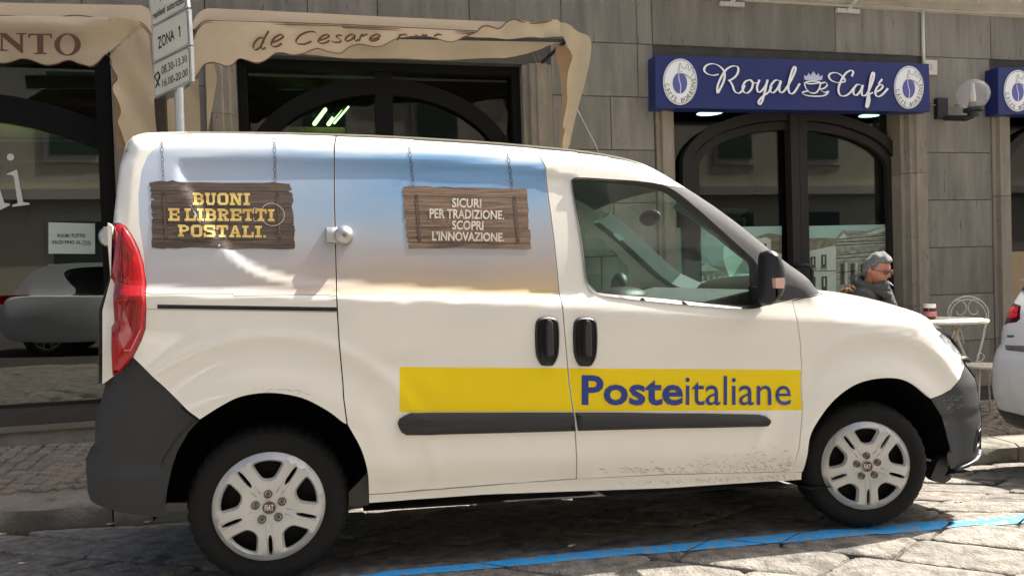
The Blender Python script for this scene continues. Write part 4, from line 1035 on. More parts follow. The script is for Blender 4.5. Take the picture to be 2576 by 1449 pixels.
loft('headliner', [(x, z-.03) for x, z in rl[2:]], mp('headliner_grey', (.22, .23, .21), .9), (0, .02), 8, .05)
wl = [p for p in topline if p[0] >= xt-.005]+[(hoodline[0][0]-.01, hoodline[0][1]-.01)]
loft('windscreen', wl, CLRG, (.07, .03), 14, inward=.05)
# A pillar inner faces
for s_ in (0, 1):
    V = []
    for x, z in wl:
        ya = Y0+min(.22, yedge((x, z))); yb = ya+.055
        if s_: ya, yb = YF-(ya-Y0), YF-(yb-Y0)
        V += [(x, ya, z), (x, yb, z), (x-.075, yb+(.01 if not s_ else -.01), z-.06), (x-.10, ya+(.0 if not s_ else 0), z-.06)]
    mesh_obj('windscreen_pillar', V, [(i*4+k, (i+1)*4+k, (i+1)*4+(k+1) % 4, i*4+(k+1) % 4) for i in range(len(wl)-1) for k in range(4)], mp('pillar_trim_grey', (.30, .36, .33), .6), van, smooth=False)
hl = smooth_poly([(hoodline[0][0], hoodline[0][1])]+[p for p in hoodline[1:] if p[0] < 3.02], 0)
loft('bonnet', [p for p in hoodline if p[0] < noseP[1][0]-.02], PAINT, lambda t: (.02+.10*t, .045), 14, skirt=(0, -.0065))
nl = [p for p in hoodline if p[0] >= noseP[1][0]-.04]+bumpP[1:]
iz = next(i for i, p in enumerate(nl) if p[1] < bumpP[0][1]+.004)
np_ = loft('nose_panel', nl[:iz+1], PAINT, (.13, .0), 12); np_.data.materials.append(LAMPM)
for pgi, pg in enumerate(np_.data.polygons): pg.material_index = 1 if (pgi % 12) in (0, 1, 10, 11) else 0
loft('front_end', nl[iz:], CLAD, (.13, .0), 12)
loft('rear_door', rearP[::1]+[rl[0]], PAINT, (-.05, 0), 8, skirt=(.006, 0))
V = []
for a, b in zip(XR, ZR):
    for t in np.linspace(0, 1, 9): V.append((a-.07*(1-abs(2*t-1)**2.2)+.003, Y0+.15+(YF-Y0-.3)*t, b))
mesh_obj('rear_bumper_back', V, [(i*9+k, (i+1)*9+k, (i+1)*9+k+1, i*9+k+1) for i in range(len(XR)-1) for k in range(8)], CLAD, van, smooth=True)
# ---- cabin
CAB = mp('dash_grey', (.055, .062, .06), .6, .15, 8)
dz0 = aty(Z('w', (1250, 1215))[0], 3.9)
xd_, zd_ = dz0[0], dz0[2]
wlx = hoodline[0][0]
MB().add([(wlx-.62, Y0+.12, zd_-.16), (wlx-.02, Y0+.16, zd_-.10), (wlx-.02, YF-.16, zd_-.10), (wlx-.62, YF-.12, zd_-.16), (wlx-.58, Y0+.12, zd_-.02), (wlx-.30, Y0+.14, zd_+.03), (wlx-.30, YF-.14, zd_+.03), (wlx-.58, YF-.12, zd_-.02), (wlx-.03, Y0+.16, zd_-.03), (wlx-.03, YF-.16, zd_-.03)],
    [(0, 4, 7, 3), (4, 5, 6, 7), (5, 8, 9, 6), (0, 1, 8, 5, 4), (3, 7, 6, 9, 2)]).build('dashboard', CAB, van)
cw = MB().add([], []); 
dc = MB().sphere((wlx-.62, 4.22, zd_-.02), .16, (1, 1.0, .42)); dc.build('instrument_cowl', BLACK, van, smooth=True)
MB().lathe([(.175, -.012), (.19, 0), (.175, .012), (.16, 0), (.175, -.012)], (0, 0, 0), 'x', 28).box((-.01, -.17, -.02), (.01, .17, .02)).xf(Matrix.Translation((wlx-.80, 4.22, zd_-.08)) @ Matrix.Rotation(rad(-25), 4, 'Y')).build('steering_wheel', BLACK, van, smooth=True)
MB().box((-.04, Y0+.16, .7), (.0, YF-.16, 1.60)).xf(Matrix.Translation((seam2[3][0]-.02, 0, 0))).build('bulkhead', mp('bulkhead_grey', (.10, .10, .095), .8), van)
for yy in (3.55, 4.28):
    sx = winI[0][0]; sx = min(p[0] for p in winI)-.02
    MB().box((sx-.18, yy-.25, .72), (sx+.38, yy+.25, .86)).add([], []).build('seat_cushion', CAB, van)
    b = MB().box((-.09, -.24, 0), (.09, .24, .60)); b.box((-.06, -.13, .63), (.06, .13, .80)); b.xf(Matrix.Translation((sx-.14, yy, .84)) @ Matrix.Rotation(rad(-14), 4, 'Y')); b.build('seat_back', CAB, van)
MB().sphere((0, 0, 0), 1, (.03, .13, .045)).xf(Matrix.Translation((aty(Z('w', (800, 505))[0], 3.85)[0], 3.85, aty(Z('w', (800, 505))[0], 3.85)[2])) @ Matrix.Rotation(rad(-8), 4, 'Y')).build('rear_view_mirror', BLACK, van)
on_plane([(450, 655), (510, 650), (566, 712), (515, 722)], [(0, 1, 2, 3)], 4.30, 0, 'tax_sticker', mp('sticker_mint', (.45, .75, .68), .6), van, 'w')
# far mirror
q = aty(Z('w', (520, 1150))[0], YF+.10); MB().sphere(q, .12, (.5, .85, .8)).build('far_mirror', BLACK, van, smooth=True)
# ---- near mirror
mir = Z('w', (1893, 1000), (1900, 850), (1925, 815), (1975, 813), (2020, 845), (2060, 940), (2085, 1060), (2080, 1150), (2045, 1245), (1990, 1305), (1930, 1325), (1893, 1290), (1888, 1150))
mo = pillow('wing_mirror', [(lambda q: (q[0], q[2]))(aty(p, Y0-.12)) for p in smooth_poly(mir, 2)], [(-.004, .0), (.0, .012), (.008, .03), (.02, .045), (.035, .055)], BLACK, van, ybase=Y0-.10, world=True, back=.05)
on_plane([(1980, 1070), (2068, 1066), (2072, 1110), (2060, 1168), (1985, 1165)], [(0, 1, 2, 3, 4)], Y0-.168, .03, 'indicator_lens', mp('indicator', (.75, .62, .56), .15, .35, 30, coat=1, col2=(.8, .35, .25)), mo, 'w')
MB().box((aty(Z('w', (1850, 1200))[0], Y0-.05)[0], Y0-.12, aty(Z('w', (1850, 1270))[0], Y0)[2]), (aty(Z('w', (1960, 1200))[0], Y0-.05)[0], Y0+.06, aty(Z('w', (1850, 1150))[0], Y0)[2])).build('mirror_arm', BLACK, van)
# ---- handles, lock, protective strips
def hshape(cx_, cy_, hw, hh):
    return [(cx_+hw*(.78*s if abs(t) > .9 else s), cy_+hh*t) for s, t in [(-.55, -1), (.55, -1), (.9, -.86), (1, -.5), (1, .1), (.92, .6), (.75, .93), (.5, 1), (-.5, 1), (-.75, .93), (-.92, .6), (-1, .1), (-1, -.5), (-.9, -.86)]]
for (cx_, cy_, pr) in ((1797, 1125, d_obs[0]), (2083, 1128, f_obs[0])):
    hd = pillow('door_handle', smooth_poly(Z('z5', *hshape(cx_, cy_, 93, 187)), 1), [(.002, .008), (.009, .014), (.014, .008), (.018, .004)], BLACK, pr)
    pillow('handle_grip', smooth_poly(Z('z5', (cx_-18, cy_-165), (cx_+30, cy_-165), (cx_+36, cy_-60), (cx_+38, cy_+80), (cx_+36, cy_+110), (cx_-14, cy_+110), (cx_-18, cy_+60)), 1), [(.001, .026), (.004, .032)], CLAD, hd)
lk = pillow('padlock_plate', Z('z5', (133, 272), (215, 266), (232, 300), (232, 372), (212, 392), (133, 384)), [(.001, .012), (.004, .016)], STEEL, d_obs[0])
lx, lz = S(Z('z5', (268, 330))[0]); ly = Y0+float(fside(np.array([lx]), np.array([lz]))[0])
MB().lathe([(.0405, .01), (.0405, -.012), (.037, -.024), (.027, -.036), (.014, -.043), (.008, -.044), (.007, -.030), (.0001, -.030)], (lx, ly, lz), 'y', 32).build('door_lock', STEEL, d_obs[0], smooth=True)
rx, ry, rz = aty(Z('z4', (795, 340))[0], Y0+.12)
MB().lathe([(.0405, .03), (.0405, -.012), (.037, -.024), (.027, -.036), (.014, -.043), (.0001, -.044)], (0, 0, 0), 'x', 28).xf(Matrix.Translation((rx+.02, ry, rz))).box((rx+.01, ry-.06, rz-.035), (rx+.04, ry+.0, rz+.035)).build('rear_lock', STEEL, van, smooth=True, autos=40)
mA = Z('z8', (626, 372), (640, 342), (680, 318), (722, 300), (1100, 298), (1500, 297), (1862, 297), (1882, 430), (1400, 443), (1000, 453), (690, 460), (655, 440), (638, 410))
mB = Z('z8', (1875, 297), (2200, 297), (2527, 303))+Z('z9', (250, 304), (640, 312), (690, 324), (722, 350), (720, 375), (700, 396), (640, 400), (250, 409), (0, 412))+Z('z8', (2300, 418), (1895, 429))
pillow('side_moulding', mA, [(.002, .010), (.010, .018), (.03, .020)], CLAD, d_obs[0]); pillow('side_moulding', mB, [(.002, .010), (.010, .018), (.03, .020)], CLAD, f_obs[0])
# ---- printed boards
boardA = [(135, 590), (200, 575), (260, 568), (340, 575), (400, 560), (450, 576), (560, 583), (760, 584), (1000, 590), (1250, 588), (1400, 590), (1520, 582), (1620, 596), (1700, 602), (1712, 640), (1730, 662), (1685, 690), (1728, 700), (1738, 760), (1745, 790), (1728, 830), (1722, 860), (1736, 900), (1745, 960), (1748, 1045), (1722, 1052), (1752, 1062), (1760, 1120), (1748, 1215), (1757, 1240), (1762, 1300), (1750, 1325), (1600, 1328), (1300, 1318), (1100, 1326), (900, 1316), (700, 1308), (600, 1305), (450, 1322), (340, 1315), (300, 1325), (170, 1310), (162, 1250), (172, 1190), (165, 1080), (175, 1050), (163, 1000), (185, 990), (160, 930), (178, 925), (155, 850), (160, 790), (208, 770), (152, 755), (165, 700), (150, 680), (158, 640), (140, 620)]
boardB = [(290, 650), (310, 632), (400, 622), (480, 628), (560, 625), (640, 640), (760, 632), (860, 642), (1000, 640), (1200, 645), (1400, 652), (1640, 652), (1672, 665), (1680, 720), (1678, 760), (1688, 860), (1696, 900), (1684, 940), (1692, 1000), (1690, 1100), (1712, 1120), (1718, 1200), (1710, 1240), (1722, 1320), (1700, 1328), (1580, 1325), (1400, 1318), (1200, 1322), (900, 1312), (700, 1318), (500, 1316), (360, 1320), (352, 1285), (365, 1265), (340, 1240), (350, 1210), (328, 1180), (338, 1140), (318, 1080), (332, 1010), (303, 980), (312, 900), (298, 830), (310, 780), (300, 730), (294, 690)]
bA = decal_poly('wooden_board_print', Z('a', *boardA), WOODA, .03, .0014)
bB = decal_poly('wooden_board_print', Z('b', *boardB), WOODB, .03, .0014)
LINE = mp('plank_line', (.012, .008, .006), .6, coat=.3)
for pts in ([(150, 678), (500, 682), (900, 683), (1300, 684), (1690, 690)], [(158, 848), (600, 856), (1000, 858), (1400, 862), (1725, 864)], [(165, 1036), (500, 1038), (900, 1045), (1748, 1050)], [(170, 1215), (500, 1222), (900, 1218), (1300, 1222), (1750, 1220)]): ribbon('plank_line', Z('a', *pts), 1.6, LINE, .0022, bA)
for pts in ([(300, 735), (700, 742), (1200, 750), (1676, 760)], [(305, 908), (700, 912), (1200, 925), (1686, 930)], [(308, 930), (700, 935), (1685, 950)], [(325, 1078), (700, 1082), (1200, 1092), (1690, 1100)], [(355, 1248), (800, 1255), (1300, 1262), (1715, 1268)]): ribbon('plank_line', Z('b', *pts), 1.5, LINE, .0022, bB)
# chains
CHN = mp('chain_print', (.055, .035, .04), .5, coat=.3); CHNB = mp('chain_bronze_print', (.20, .12, .06), .5, coat=.3)
def chain(zt, x0, y0, x1_, y1_, n, w_, wd, mat, off, par, name='chain_print'):
    V = []; Fs = []
    for i in range(n):
        t = (i+.5)/n; cx_ = x0+(x1_-x0)*t+(2 if i % 3 == 1 else -1); cy_ = y0+(y1_-y0)*t; hh = (y1_-y0)/n*.56; ww = w_*(1 if i % 2 == 0 else .72)
        P = [(cx_+ww*math.cos(a), cy_+hh*math.sin(a)) for a in np.linspace(0, 2*math.pi, 13)[:-1]]; Q = [(cx_+(ww-wd)*math.cos(a), cy_+(hh-wd*1.1)*math.sin(a)) for a in np.linspace(0, 2*math.pi, 13)[:-1]]
        b = len(V); V += P+Q; Fs += [(b+k, b+(k+1) % 12, b+12+(k+1) % 12, b+12+k) for k in range(12)]
    return decal(name, Z(zt, *V), Fs, mat, off, par)
chain('a', 274, 92, 292, 566, 9, 18, 6, CHN, .0022, q_obs[0]); chain('a', 1530, 92, 1540, 580, 9, 18, 6, CHN, .0022, q_obs[0])
chain('b', 358, 150, 408, 620, 9, 18, 6, CHN, .0022, d_obs[0]); chain('b', 1452, 205, 1508, 650, 8, 18, 6, CHN, .0022, d_obs[0])
for zt, a_, b_, par in (('a', (300, 690, 330, 1230), (1565, 700, 1590, 1225), bA), ('b', (440, 720, 480, 1240), (1530, 740, 1575, 1250), bB)):
    for q in (a_, b_): ribbon('bracket_print', Z(zt, (q[0], q[1]), (q[2], q[3])), 8, mp('bracket_brown', (.03, .018, .014), .6, coat=.3), .0020, par); chain(zt, q[0], q[1]+50, q[2], q[3]-40, 9, 13, 5, CHNB, .0026, par)
def slab_word(s, quad, mat, zt, parent, off=.003, serif=True):
    """heavy slab-serif print: bold glyphs with a bar over and under each foot"""
    q = np.array(Z(zt, *quad)); n = len(s.replace(' ', '')); 
    tot = sum(.55 if ch in "I.'" else 1 for ch in s); x = 0; allV = []; allF = []
    wd = {'I': .62, '.': .34, ' ': .30, 'M': 1.25, 'N': 1.12, 'O': 1.0}
    W = sum(wd.get(c_, 1.) for c_ in s)
    for ch in s:
        ww = wd.get(ch, 1.)
        if ch != ' ':
            B = {'I': 1} ; b = len(allV)
            V_, F_ = glyph(ch); 
            for px_, py_ in V_: allV.append((x+.04+(ww-.10)*px_, py_))
            allF += [tuple(i+b for i in t) for t in F_]
        x += ww
    V2 = np.array(allV); V2[:, 0] /= W
    P = quadmap(V2, q, ((0, 0), (1, 1)))
    return decal('lettering', P, allF, mat, off, parent)
def glyph(ch):
    V = []; Fq = []
    def R(x0, y0, x1, y1): b = len(V); V.extend([(x0, y0), (x1, y0), (x1, y1), (x0, y1)]); Fq.append((b, b+1, b+2, b+3))
    def Q(*p): b = len(V); V.extend(p); Fq.append(tuple(range(b, b+len(p))))
    def ringq(x0, y0, x1, y1, tx, ty, cut=.16):
        o = [(x0+cut, y0), (x1-cut, y0), (x1, y0+cut), (x1, y1-cut), (x1-cut, y1), (x0+cut, y1), (x0, y1-cut), (x0, y0+cut)]; c2 = cut*.55
        i_ = [(x0+tx+c2*.4, y0+ty), (x1-tx-c2*.4, y0+ty), (x1-tx, y0+ty+c2*.5), (x1-tx, y1-ty-c2*.5), (x1-tx-c2*.4, y1-ty), (x0+tx+c2*.4, y1-ty), (x0+tx, y1-ty-c2*.5), (x0+tx, y0+ty+c2*.5)]
        b = len(V); V.extend(o+i_); Fq.extend([(b+k, b+(k+1) % 8, b+8+(k+1) % 8, b+8+k) for k in range(8)])
    s, t = .19, .26
    if ch == 'I': R(.25, 0, .75, 1); V.clear(); Fq.clear(); R(.0, 0, 1, s); R(.0, 1-s, 1, 1); R(.27, s, .73, 1-s)
    elif ch == 'L': R(0, 0, 1, s); R(.13, s, .13+t, 1-s); R(0, 1-s, .55, 1); R(.80, s, 1, .45)
    elif ch == 'E': R(0, 0, 1, s); R(0, 1-s, 1, 1); R(.13, s, .13+t, 1-s); R(.39, .42, .75, .58); R(.82, s, 1, .38); R(.82, .62, 1, 1-s); R(.68, .34, .78, .66)
    elif ch == 'T': R(0, 1-s, 1, 1); R(.37, s, .63, 1-s); R(.2, 0, .8, s); R(0, .62, .16, 1-s); R(.84, .62, 1, 1-s)
    elif ch == 'O': ringq(0, 0, 1, 1, .28, .2, .2)
    elif ch == 'U': R(0, 1-s, .45, 1); R(.58, 1-s, 1, 1); R(.1, .25, .36, 1-s); R(.68, .25, .88, 1-s); Q((.1, .25), (.36, .25), (.42, .18), (.22, 0)); Q((.22, 0), (.42, .18), (.62, .18), (.76, 0)); Q((.62, .18), (.68, .25), (.88, .25), (.76, 0))
    elif ch == 'N': R(0, 0, .42, s); R(0, 1-s, .36, 1); R(.60, 1-s, 1, 1); R(.1, s, .28, 1-s); R(.70, 0, .88, 1-s); Q((.14, 1), (.40, 1), (.88, 0), (.64, 0))
    elif ch in 'BPR':
        R(0, 0, .5, s); R(0, 1-s, .6, 1); R(.12, s, .38, 1-s)
        Q((.6, 1), (.6, 1-s), (.72, .74), (.95, .82)); Q((.95, .82), (.72, .74), (.72, .66), (.95, .58)); Q((.95, .58), (.72, .66), (.6, .58), (.6, .42)); R(.38, .42, .6, .58)
        if ch == 'B': R(.5, 0, .62, s); Q((.6, .58), (.6, .42), (.74, .36), (.92, .50)); Q((.92, .50), (.74, .36), (.74, .24), (1, .18), (1, .38)); Q((1, .18), (.74, .24), (.62, s), (.62, 0), (.84, 0))
        if ch == 'R': Q((.45, .42), (.72, .42), (.86, s), (.64, s)); R(.60, 0, 1, s)
    elif ch == 'A': R(0, 0, .42, s); R(.58, 0, 1, s); Q((.08, s), (.30, s), (.52, .8), (.38, 1)); Q((.48, .8), (.66, s), (.92, s), (.64, 1), (.38, 1)); R(.3, .3, .7, .44)
    elif ch == 'S': R(.1, 1-s, .8, 1); Q((0, .9), (.2, 1), (.28, .8), (.28, .62), (0, .58)); Q((0, .58), (.28, .62), (1, .38), (.8, .34), (.1, .48)); Q((1, .42), (.72, .38), (.72, .2), (.85, 0), (1, .1)); R(.2, 0, .86, s); R(0, 0, .18, .36); R(.82, .64, 1, 1); Q((.2, .60), (.9, .56), (1, .40), (.3, .42))
    elif ch == '.': R(.1, 0, .9, .2)
    return V, Fq
slab_word('BUONI', [(615, 700), (1268, 705), (1268, 838), (618, 835)], GOLD, 'a', bA)
slab_word('E LIBRETTI', [(343, 872), (1540, 884), (1540, 1016), (345, 1012)], GOLD, 'a', bA)
slab_word('POSTALI.', [(452, 1054), (1448, 1068), (1448, 1198), (455, 1190)], GOLD, 'a', bA)
def word(s, quad, mat, zt, parent, bold=.0, off=.003, shear=0, space=1., side=True, y=None, thick=0, name='lettering'):
    v, f = text2d(s, bold, shear, space)
    P = quadmap(v, Z(zt, *quad))
    if side: return decal(name, P, f, mat, off, parent)
    return on_plane(P, f, y, thick, name, mat, parent)
word('SICURI', [(840, 758), (1166, 768), (1164, 870), (838, 864)], PALE, 'b', bB, .025)
word('PER TRADIZIONE', [(590, 874), (1396, 898), (1396, 998), (590, 984)], PALE, 'b', bB, .025); word(',', [(1406, 975), (1420, 975), (1418, 1008), (1406, 1008)], PALE, 'b', bB, .03)
word('SCOPRI', [(840, 1008), (1190, 1014), (1188, 1116), (838, 1110)], PALE, 'b', bB, .025)
word("L'INNOVAZIONE.", [(620, 1126), (1422, 1142), (1420, 1244), (618, 1232)], PALE, 'b', bB, .025)
# small white outline of a key-ring shape printed over the first board
decal('outline_print', *[(lambda r_: (Z('a', *[tuple(p) for p in r_[0]]), r_[1]))(stroke2d([[(1395+0+0, 880), (1430, 835), (1500, 818), (1570, 838), (1625, 890), (1642, 945), (1625, 1010), (1570, 1055), (1500, 1066), (1440, 1045), (1405, 1010)], [(1300, 868), (1300, 895)], [(1305, 872), (1395, 880)], [(1303, 975), (1303, 1010), (1350, 1014)]], 4))][0], mp('outline_print', (.75, .7, .66), .4), .0034, bA)
# yellow band lettering
word('Poste', [(1918, 32), (2527+195*2.407/2.407*1.0-20, 32), (2527+175, 240), (1918, 240)], BLUEV, 'z8', f_obs[0], .035) if False else None
word('Poste', [(1463, 943.5), (1718, 945), (1718, 1019.5), (1463, 1019)], BLUEV, 'd', f_obs[0], .024)
word('italiane', [(1724, 944.5), (1989, 946.5), (1989, 1019), (1724, 1019)], BLUEV, 'd', f_obs[0], .0)
# scuffs: rub marks by the wheels
sc_ = random.Random(4); V = []; Fs = []
def scuff(x, y, l, w_, an):
    c_, s_ = math.cos(an), math.sin(an); b = len(V)
    V.extend([(x-l*c_, y-l*s_), (x+w_*s_, y-w_*c_), (x+l*c_, y+l*s_), (x-w_*s_, y+w_*c_)]); Fs.append((b, b+1, b+2, b+3))
for _ in range(280):
    t = sc_.random()**.6; px_ = 1560+450*t; base = 1193+(px_-1560)/450*(-4); py_ = base-2-abs(sc_.gauss(0, 1))*(8+22*t)
    if px_ < 1990: scuff(px_, py_, sc_.uniform(1.5, 7), sc_.uniform(.3, .8), sc_.uniform(.15, .6))
for _ in range(14): scuff(sc_.uniform(1500, 1700), sc_.uniform(1175, 1190), sc_.uniform(4, 12), .6, sc_.uniform(0, .1))
decal('scuff_marks', V, Fs, mp('scuff_grey', (.30, .30, .29), .6), .0012, f_obs[0]); V = []; Fs = []
for _ in range(200):
    t = sc_.random()**.7; px_ = 1540+465*t; b0 = float(np.interp(px_, [1448, 2019], [1213, 1192])); scuff(px_, b0+sc_.uniform(0, 12), sc_.uniform(1, 5), sc_.uniform(.25, .6), sc_.uniform(0, .6))
decal('scuff_marks', V, Fs, GREYP, .0065, van); V = []; Fs = []
for (a, b_, n_) in ((590, 780, 12),):
    for _ in range(n_): px_ = sc_.uniform(a, b_); dy_ = ((px_-680)/100)**2*9; scuff(px_, 977+dy_+sc_.uniform(-4, 7), sc_.uniform(3, 14), .5, (px_-680)/100*.16)
decal('scuff_marks', V, Fs, mp('scuff_light', (.25, .22, .19), .6), .0012, q_obs[0]); V = []; Fs = []
for _ in range(40): scuff(sc_.uniform(1545, 1680), sc_.uniform(0, 0)+1, 1, .1, 0) if False else None
for _ in range(10): px_ = sc_.uniform(2190, 2240); scuff(px_, 1045+sc_.uniform(-2, 2), 4, .4, .1) if False else None
# bumper rub marks
V = []; 
sb = MB()
for _ in range(46):
    x, y = sc_.uniform(1935, 2110), sc_.uniform(185, 300); (a, b_), = Z('z9', (x, y)); q = U(a, b_, .0); l = sc_.uniform(.004, .014)
    yv = lambda xx, zz: Y0+float(fside_b(np.array([xx]), np.array([zz]), None, 0, ex_f)[0])-.0015
    sb.add([(q[0]-l, yv(q[0]-l, q[1]), q[1]), (q[0]+l, yv(q[0]+l, q[1]+.003), q[1]+.003), (q[0]+l*.8, yv(q[0]+l*.8, q[1]+.0045), q[1]+.0045)], [(0, 1, 2)])
sb.build('scuff_marks', mp('scuff_pale', (.3, .3, .3), .6), van)
# ---- wheels
def hubcap_mesh(R):
    rings = [(R*math.cos(a), R*math.sin(a)) for a in np.linspace(0, 2*math.pi, 97)[:-1]]
    holes = []; slots = []
    for k in range(5):
        a0 = math.pi/2+k*2*math.pi/5
        def pol(r, da): return (R*r*math.cos(a0+da), R*r*math.sin(a0+da))
        h = [pol(.875, -.36), pol(.89, -.12), pol(.89, .12), pol(.875, .36), pol(.68, .32), pol(.53, .24), pol(.49, .06), pol(.49, -.06), pol(.53, -.24), pol(.68, -.32)]
        holes.append(ccw(smooth_poly(h, 1)))
        a0 = -math.pi/2+k*2*math.pi/5
        slots.append(ccw(smooth_poly([pol(.87, -.044), pol(.87, .044), pol(.50, .078), pol(.50, -.078)], 1)))
    return rings, holes, slots
def prof_h(r):  # r 0..1 -> height towards the viewer
    return np.interp(r, [0, .16, .3, .5, .85, .93, 1.0], [.016, .018, .020, .030, .026, .022, .004])
def make_wheel(x, y, z, steer=0., R=.218, TR=.318, far=False, spin=0.):
    wh = empty('wheel', (x, y, z), parent=van)
    M = Matrix.Translation((x, y, z)) @ Matrix.Rotation(steer, 4, 'Z') @ Matrix.Rotation(math.pi if far else 0, 4, 'Z') @ Matrix.Rotation(spin, 4, 'Y')
    # tyre: axis y, outer face towards -y
    n = 120
    def rf(i, k):
        if i in (7, 8): return 1.0 if (k % 3) else .982
        if i in (9, 10, 11, 12): return 1.0 if (k % 3) else .975
        return 1.0
    sc__ = TR/.318
    prof = [(.190, .04), (.200, .012), (.214, .000), (.226, -.008), (.250, -.017), (.275, -.016), (.293, -.008), (.304, .006), (.311, .018), (.316, .035), (.318, .06), (.318, .12), (.316, .155), (.309, .175), (.28, .2), (.22, .195), (.19, .17)]
    prof = [(a*sc__, b) for a, b in prof]
    MB().lathe(prof, (0, 0, 0), 'y', n, rf).xf(M).build('tyre', RUBT, wh, autos=35)
    if far:
        MB().disc((0, .02, 0), .2).xf(M).build('wheel_disc', DARK, wh); return wh
    rings, holes, slots = hubcap_mesh(R)
    v, f, c, lp = cdt(rings, .022, holes+slots)
    bad = np.zeros(len(c), bool)
    for q in holes+slots: bad |= inpoly(c, q)
    r = np.hypot(v[:, 0], v[:, 1])/R; hh = prof_h(r)
    V = [(a, -h_, b) for (a, b), h_ in zip(v, hh)]; F2 = [t[::-1] for t, q in zip(f, bad) if not q]
    F2 = []
    for t, q in zip(f, bad):
        if q: continue
        a, b, c_ = [V[i] for i in t]; cr = (b[2]-a[2])*(c_[0]-a[0])-(b[0]-a[0])*(c_[2]-a[2]); F2.append(t if cr < 0 else t[::-1])
    for q in holes+slots:
        big = q in holes; P = resample(q, .022); nn = len(P); Q = inset(P, .008 if big else .0015); dpt = .014 if big else .010
        # inner loop set back: bevelled mouth
        b = len(V)
        V += [(a, -float(prof_h(math.hypot(a, b_)/R)), b_) for a, b_ in P]+[(a, -float(prof_h(math.hypot(a, b_)/R))+dpt, b_) for a, b_ in Q]+[(a, -float(prof_h(math.hypot(a, b_)/R))+dpt+.004, b_) for a, b_ in Q]
        for rr_ in (0, 1): F2 += [(b+rr_*nn+i, b+rr_*nn+(i+1) % nn, b+(rr_+1)*nn+(i+1) % nn, b+(rr_+1)*nn+i) for i in range(nn)]
    # spoke grooves leading inward from each slot
    o = MB().add(V, F2).xf(M).build('hubcap', ALU, wh, autos=28)
    MB().disc((0, .035, 0), R*1.0, seg=40).xf(M).build('wheel_disc', mp('wheel_black', (.006, .006, .006), .7, .2, 20, spec=.2), wh)
    g = MB()
    for k in range(5):
        a0 = -math.pi/2+k*2*math.pi/5; ca, sa = math.cos(a0), math.sin(a0)
        for s_ in (-1, 1):
            P = [(R*.30*ca-s_*.010*sa, R*.30*sa+s_*.010*ca), (R*.50*ca-s_*.013*sa, R*.50*sa+s_*.013*ca), (R*.88*ca-s_*.0105*sa, R*.88*sa+s_*.0105*ca)]
            g.tube([(a, -float(prof_h(math.hypot(a, b)/R))-.0, b) for a, b in P], .0024, 6)
        a1 = math.pi/2+k*2*math.pi/5
    g.xf(M).build('spoke_ribs', ALU, wh, smooth=True)
    bt = []
    for k in range(5):
        a0 = math.pi/2+k*2*math.pi/5+.05; a, b = R*.245*math.cos(a0), R*.245*math.sin(a0)
        MB().lathe([(.0175, -.012), (.0165, -.026), (.0125, -.026), (.0115, -.016), (.0085, -.016), (.0080, -.023), (.0001, -.024)], (a, 0, b), 'y', 18).xf(M).build('wheel_bolt', mp('bolt_grey', (.10, .095, .085), .45, .1, 30, metal=.5), wh, autos=35)
    MB().lathe([(.030, -.012), (.0295, -.0225), (.026, -.0235), (.0255, -.0225)], (0, 0, 0), 'y', 28).xf(M).build('badge_ring', STEEL, wh, smooth=True)
    MB().disc((0, -.0225, 0), .0258, seg=28).xf(M).build('hub_badge', mp('badge_red', (.05, .006, .008), .3, .1, 20, coat=.5), wh)
    v, f = text2d('FIAT', .02); lo, hi = v.min(0), v.max(0); v = (v-(lo+hi)/2)/(hi-lo)*np.array([.034, .024])
    mesh_obj('badge_lettering', [tuple((M @ Matrix.Rotation(rad(-18 if spin else 4), 4, 'Y')) @ Vector((a, -.0232, b))) for a, b in v], f, mp('badge_silver', (.6, .6, .6), .3, metal=.5), wh)
    return wh
hr = aty((678, 1273), Y0+.05); hf = aty((2182, 1172), Y0+.04)
make_wheel(hr[0], Y0+.055, hr[2], 0, .218, .318)
make_wheel(hf[0], Y0+.055, hf[2], rad(-14), .2155, .314)
make_wheel(hr[0], YF-.055, G(hr[0], YF-.15)+.316, 0, far=True); make_wheel(hf[0], YF-.055, G(hf[0], YF-.15)+.316, rad(-14), far=True)
# antenna
at = [aty(p, 3.9) for p in [(1506, 384), (1497, 361), (1484, 337), (1468, 306), (1452, 276)]]
MB().tube(at, .0015, 6).build('roof_aerial', GREYP, van, smooth=True)
# ================================================================== awnings
wv = lambda a, f_, ph=0: (lambda x, z: a*np.sin(f_*x+ph+z*3)+a*.6*np.sin(f_*2.3*x+1.7-z*5))
def awning(name_lbl, x):
    return empty('awning', (x, 5.3, 2.6), label=name_lbl, cat='awning', group='beige scalloped shop awnings')
aw2 = awning('beige awning with brown italic lettering, its valance blown up at the right end', 1.5)
aw1 = awning('beige awning with large brown capital letters, at the left edge', -1.5)
def csheet(pts, y, fn, name, mat, par, step=.09, th=0): return sheet(pts, (y, fn), step, name, mat, par, th)
YA = 5.45
hood2 = Z('z1', (1438, 235), (1450, 150), (1480, 85), (1530, 45), (1600, 40))+Z('z2', (0, 88), (500, 112), (1000, 136), (1600, 157), (1710, 162), (1755, 185), (1768, 245), (1700, 262), (1010, 238), (500, 214), (0, 188))+Z('z1', (1570, 155), (1500, 190))
def hoodf(x, z): return .04*np.clip((z-3.0)/.1, 0, 2)+.003*np.sin(x*3)
csheet(smooth_poly(hood2, 1), YA, hoodf, 'awning_hood', FAB, aw2)
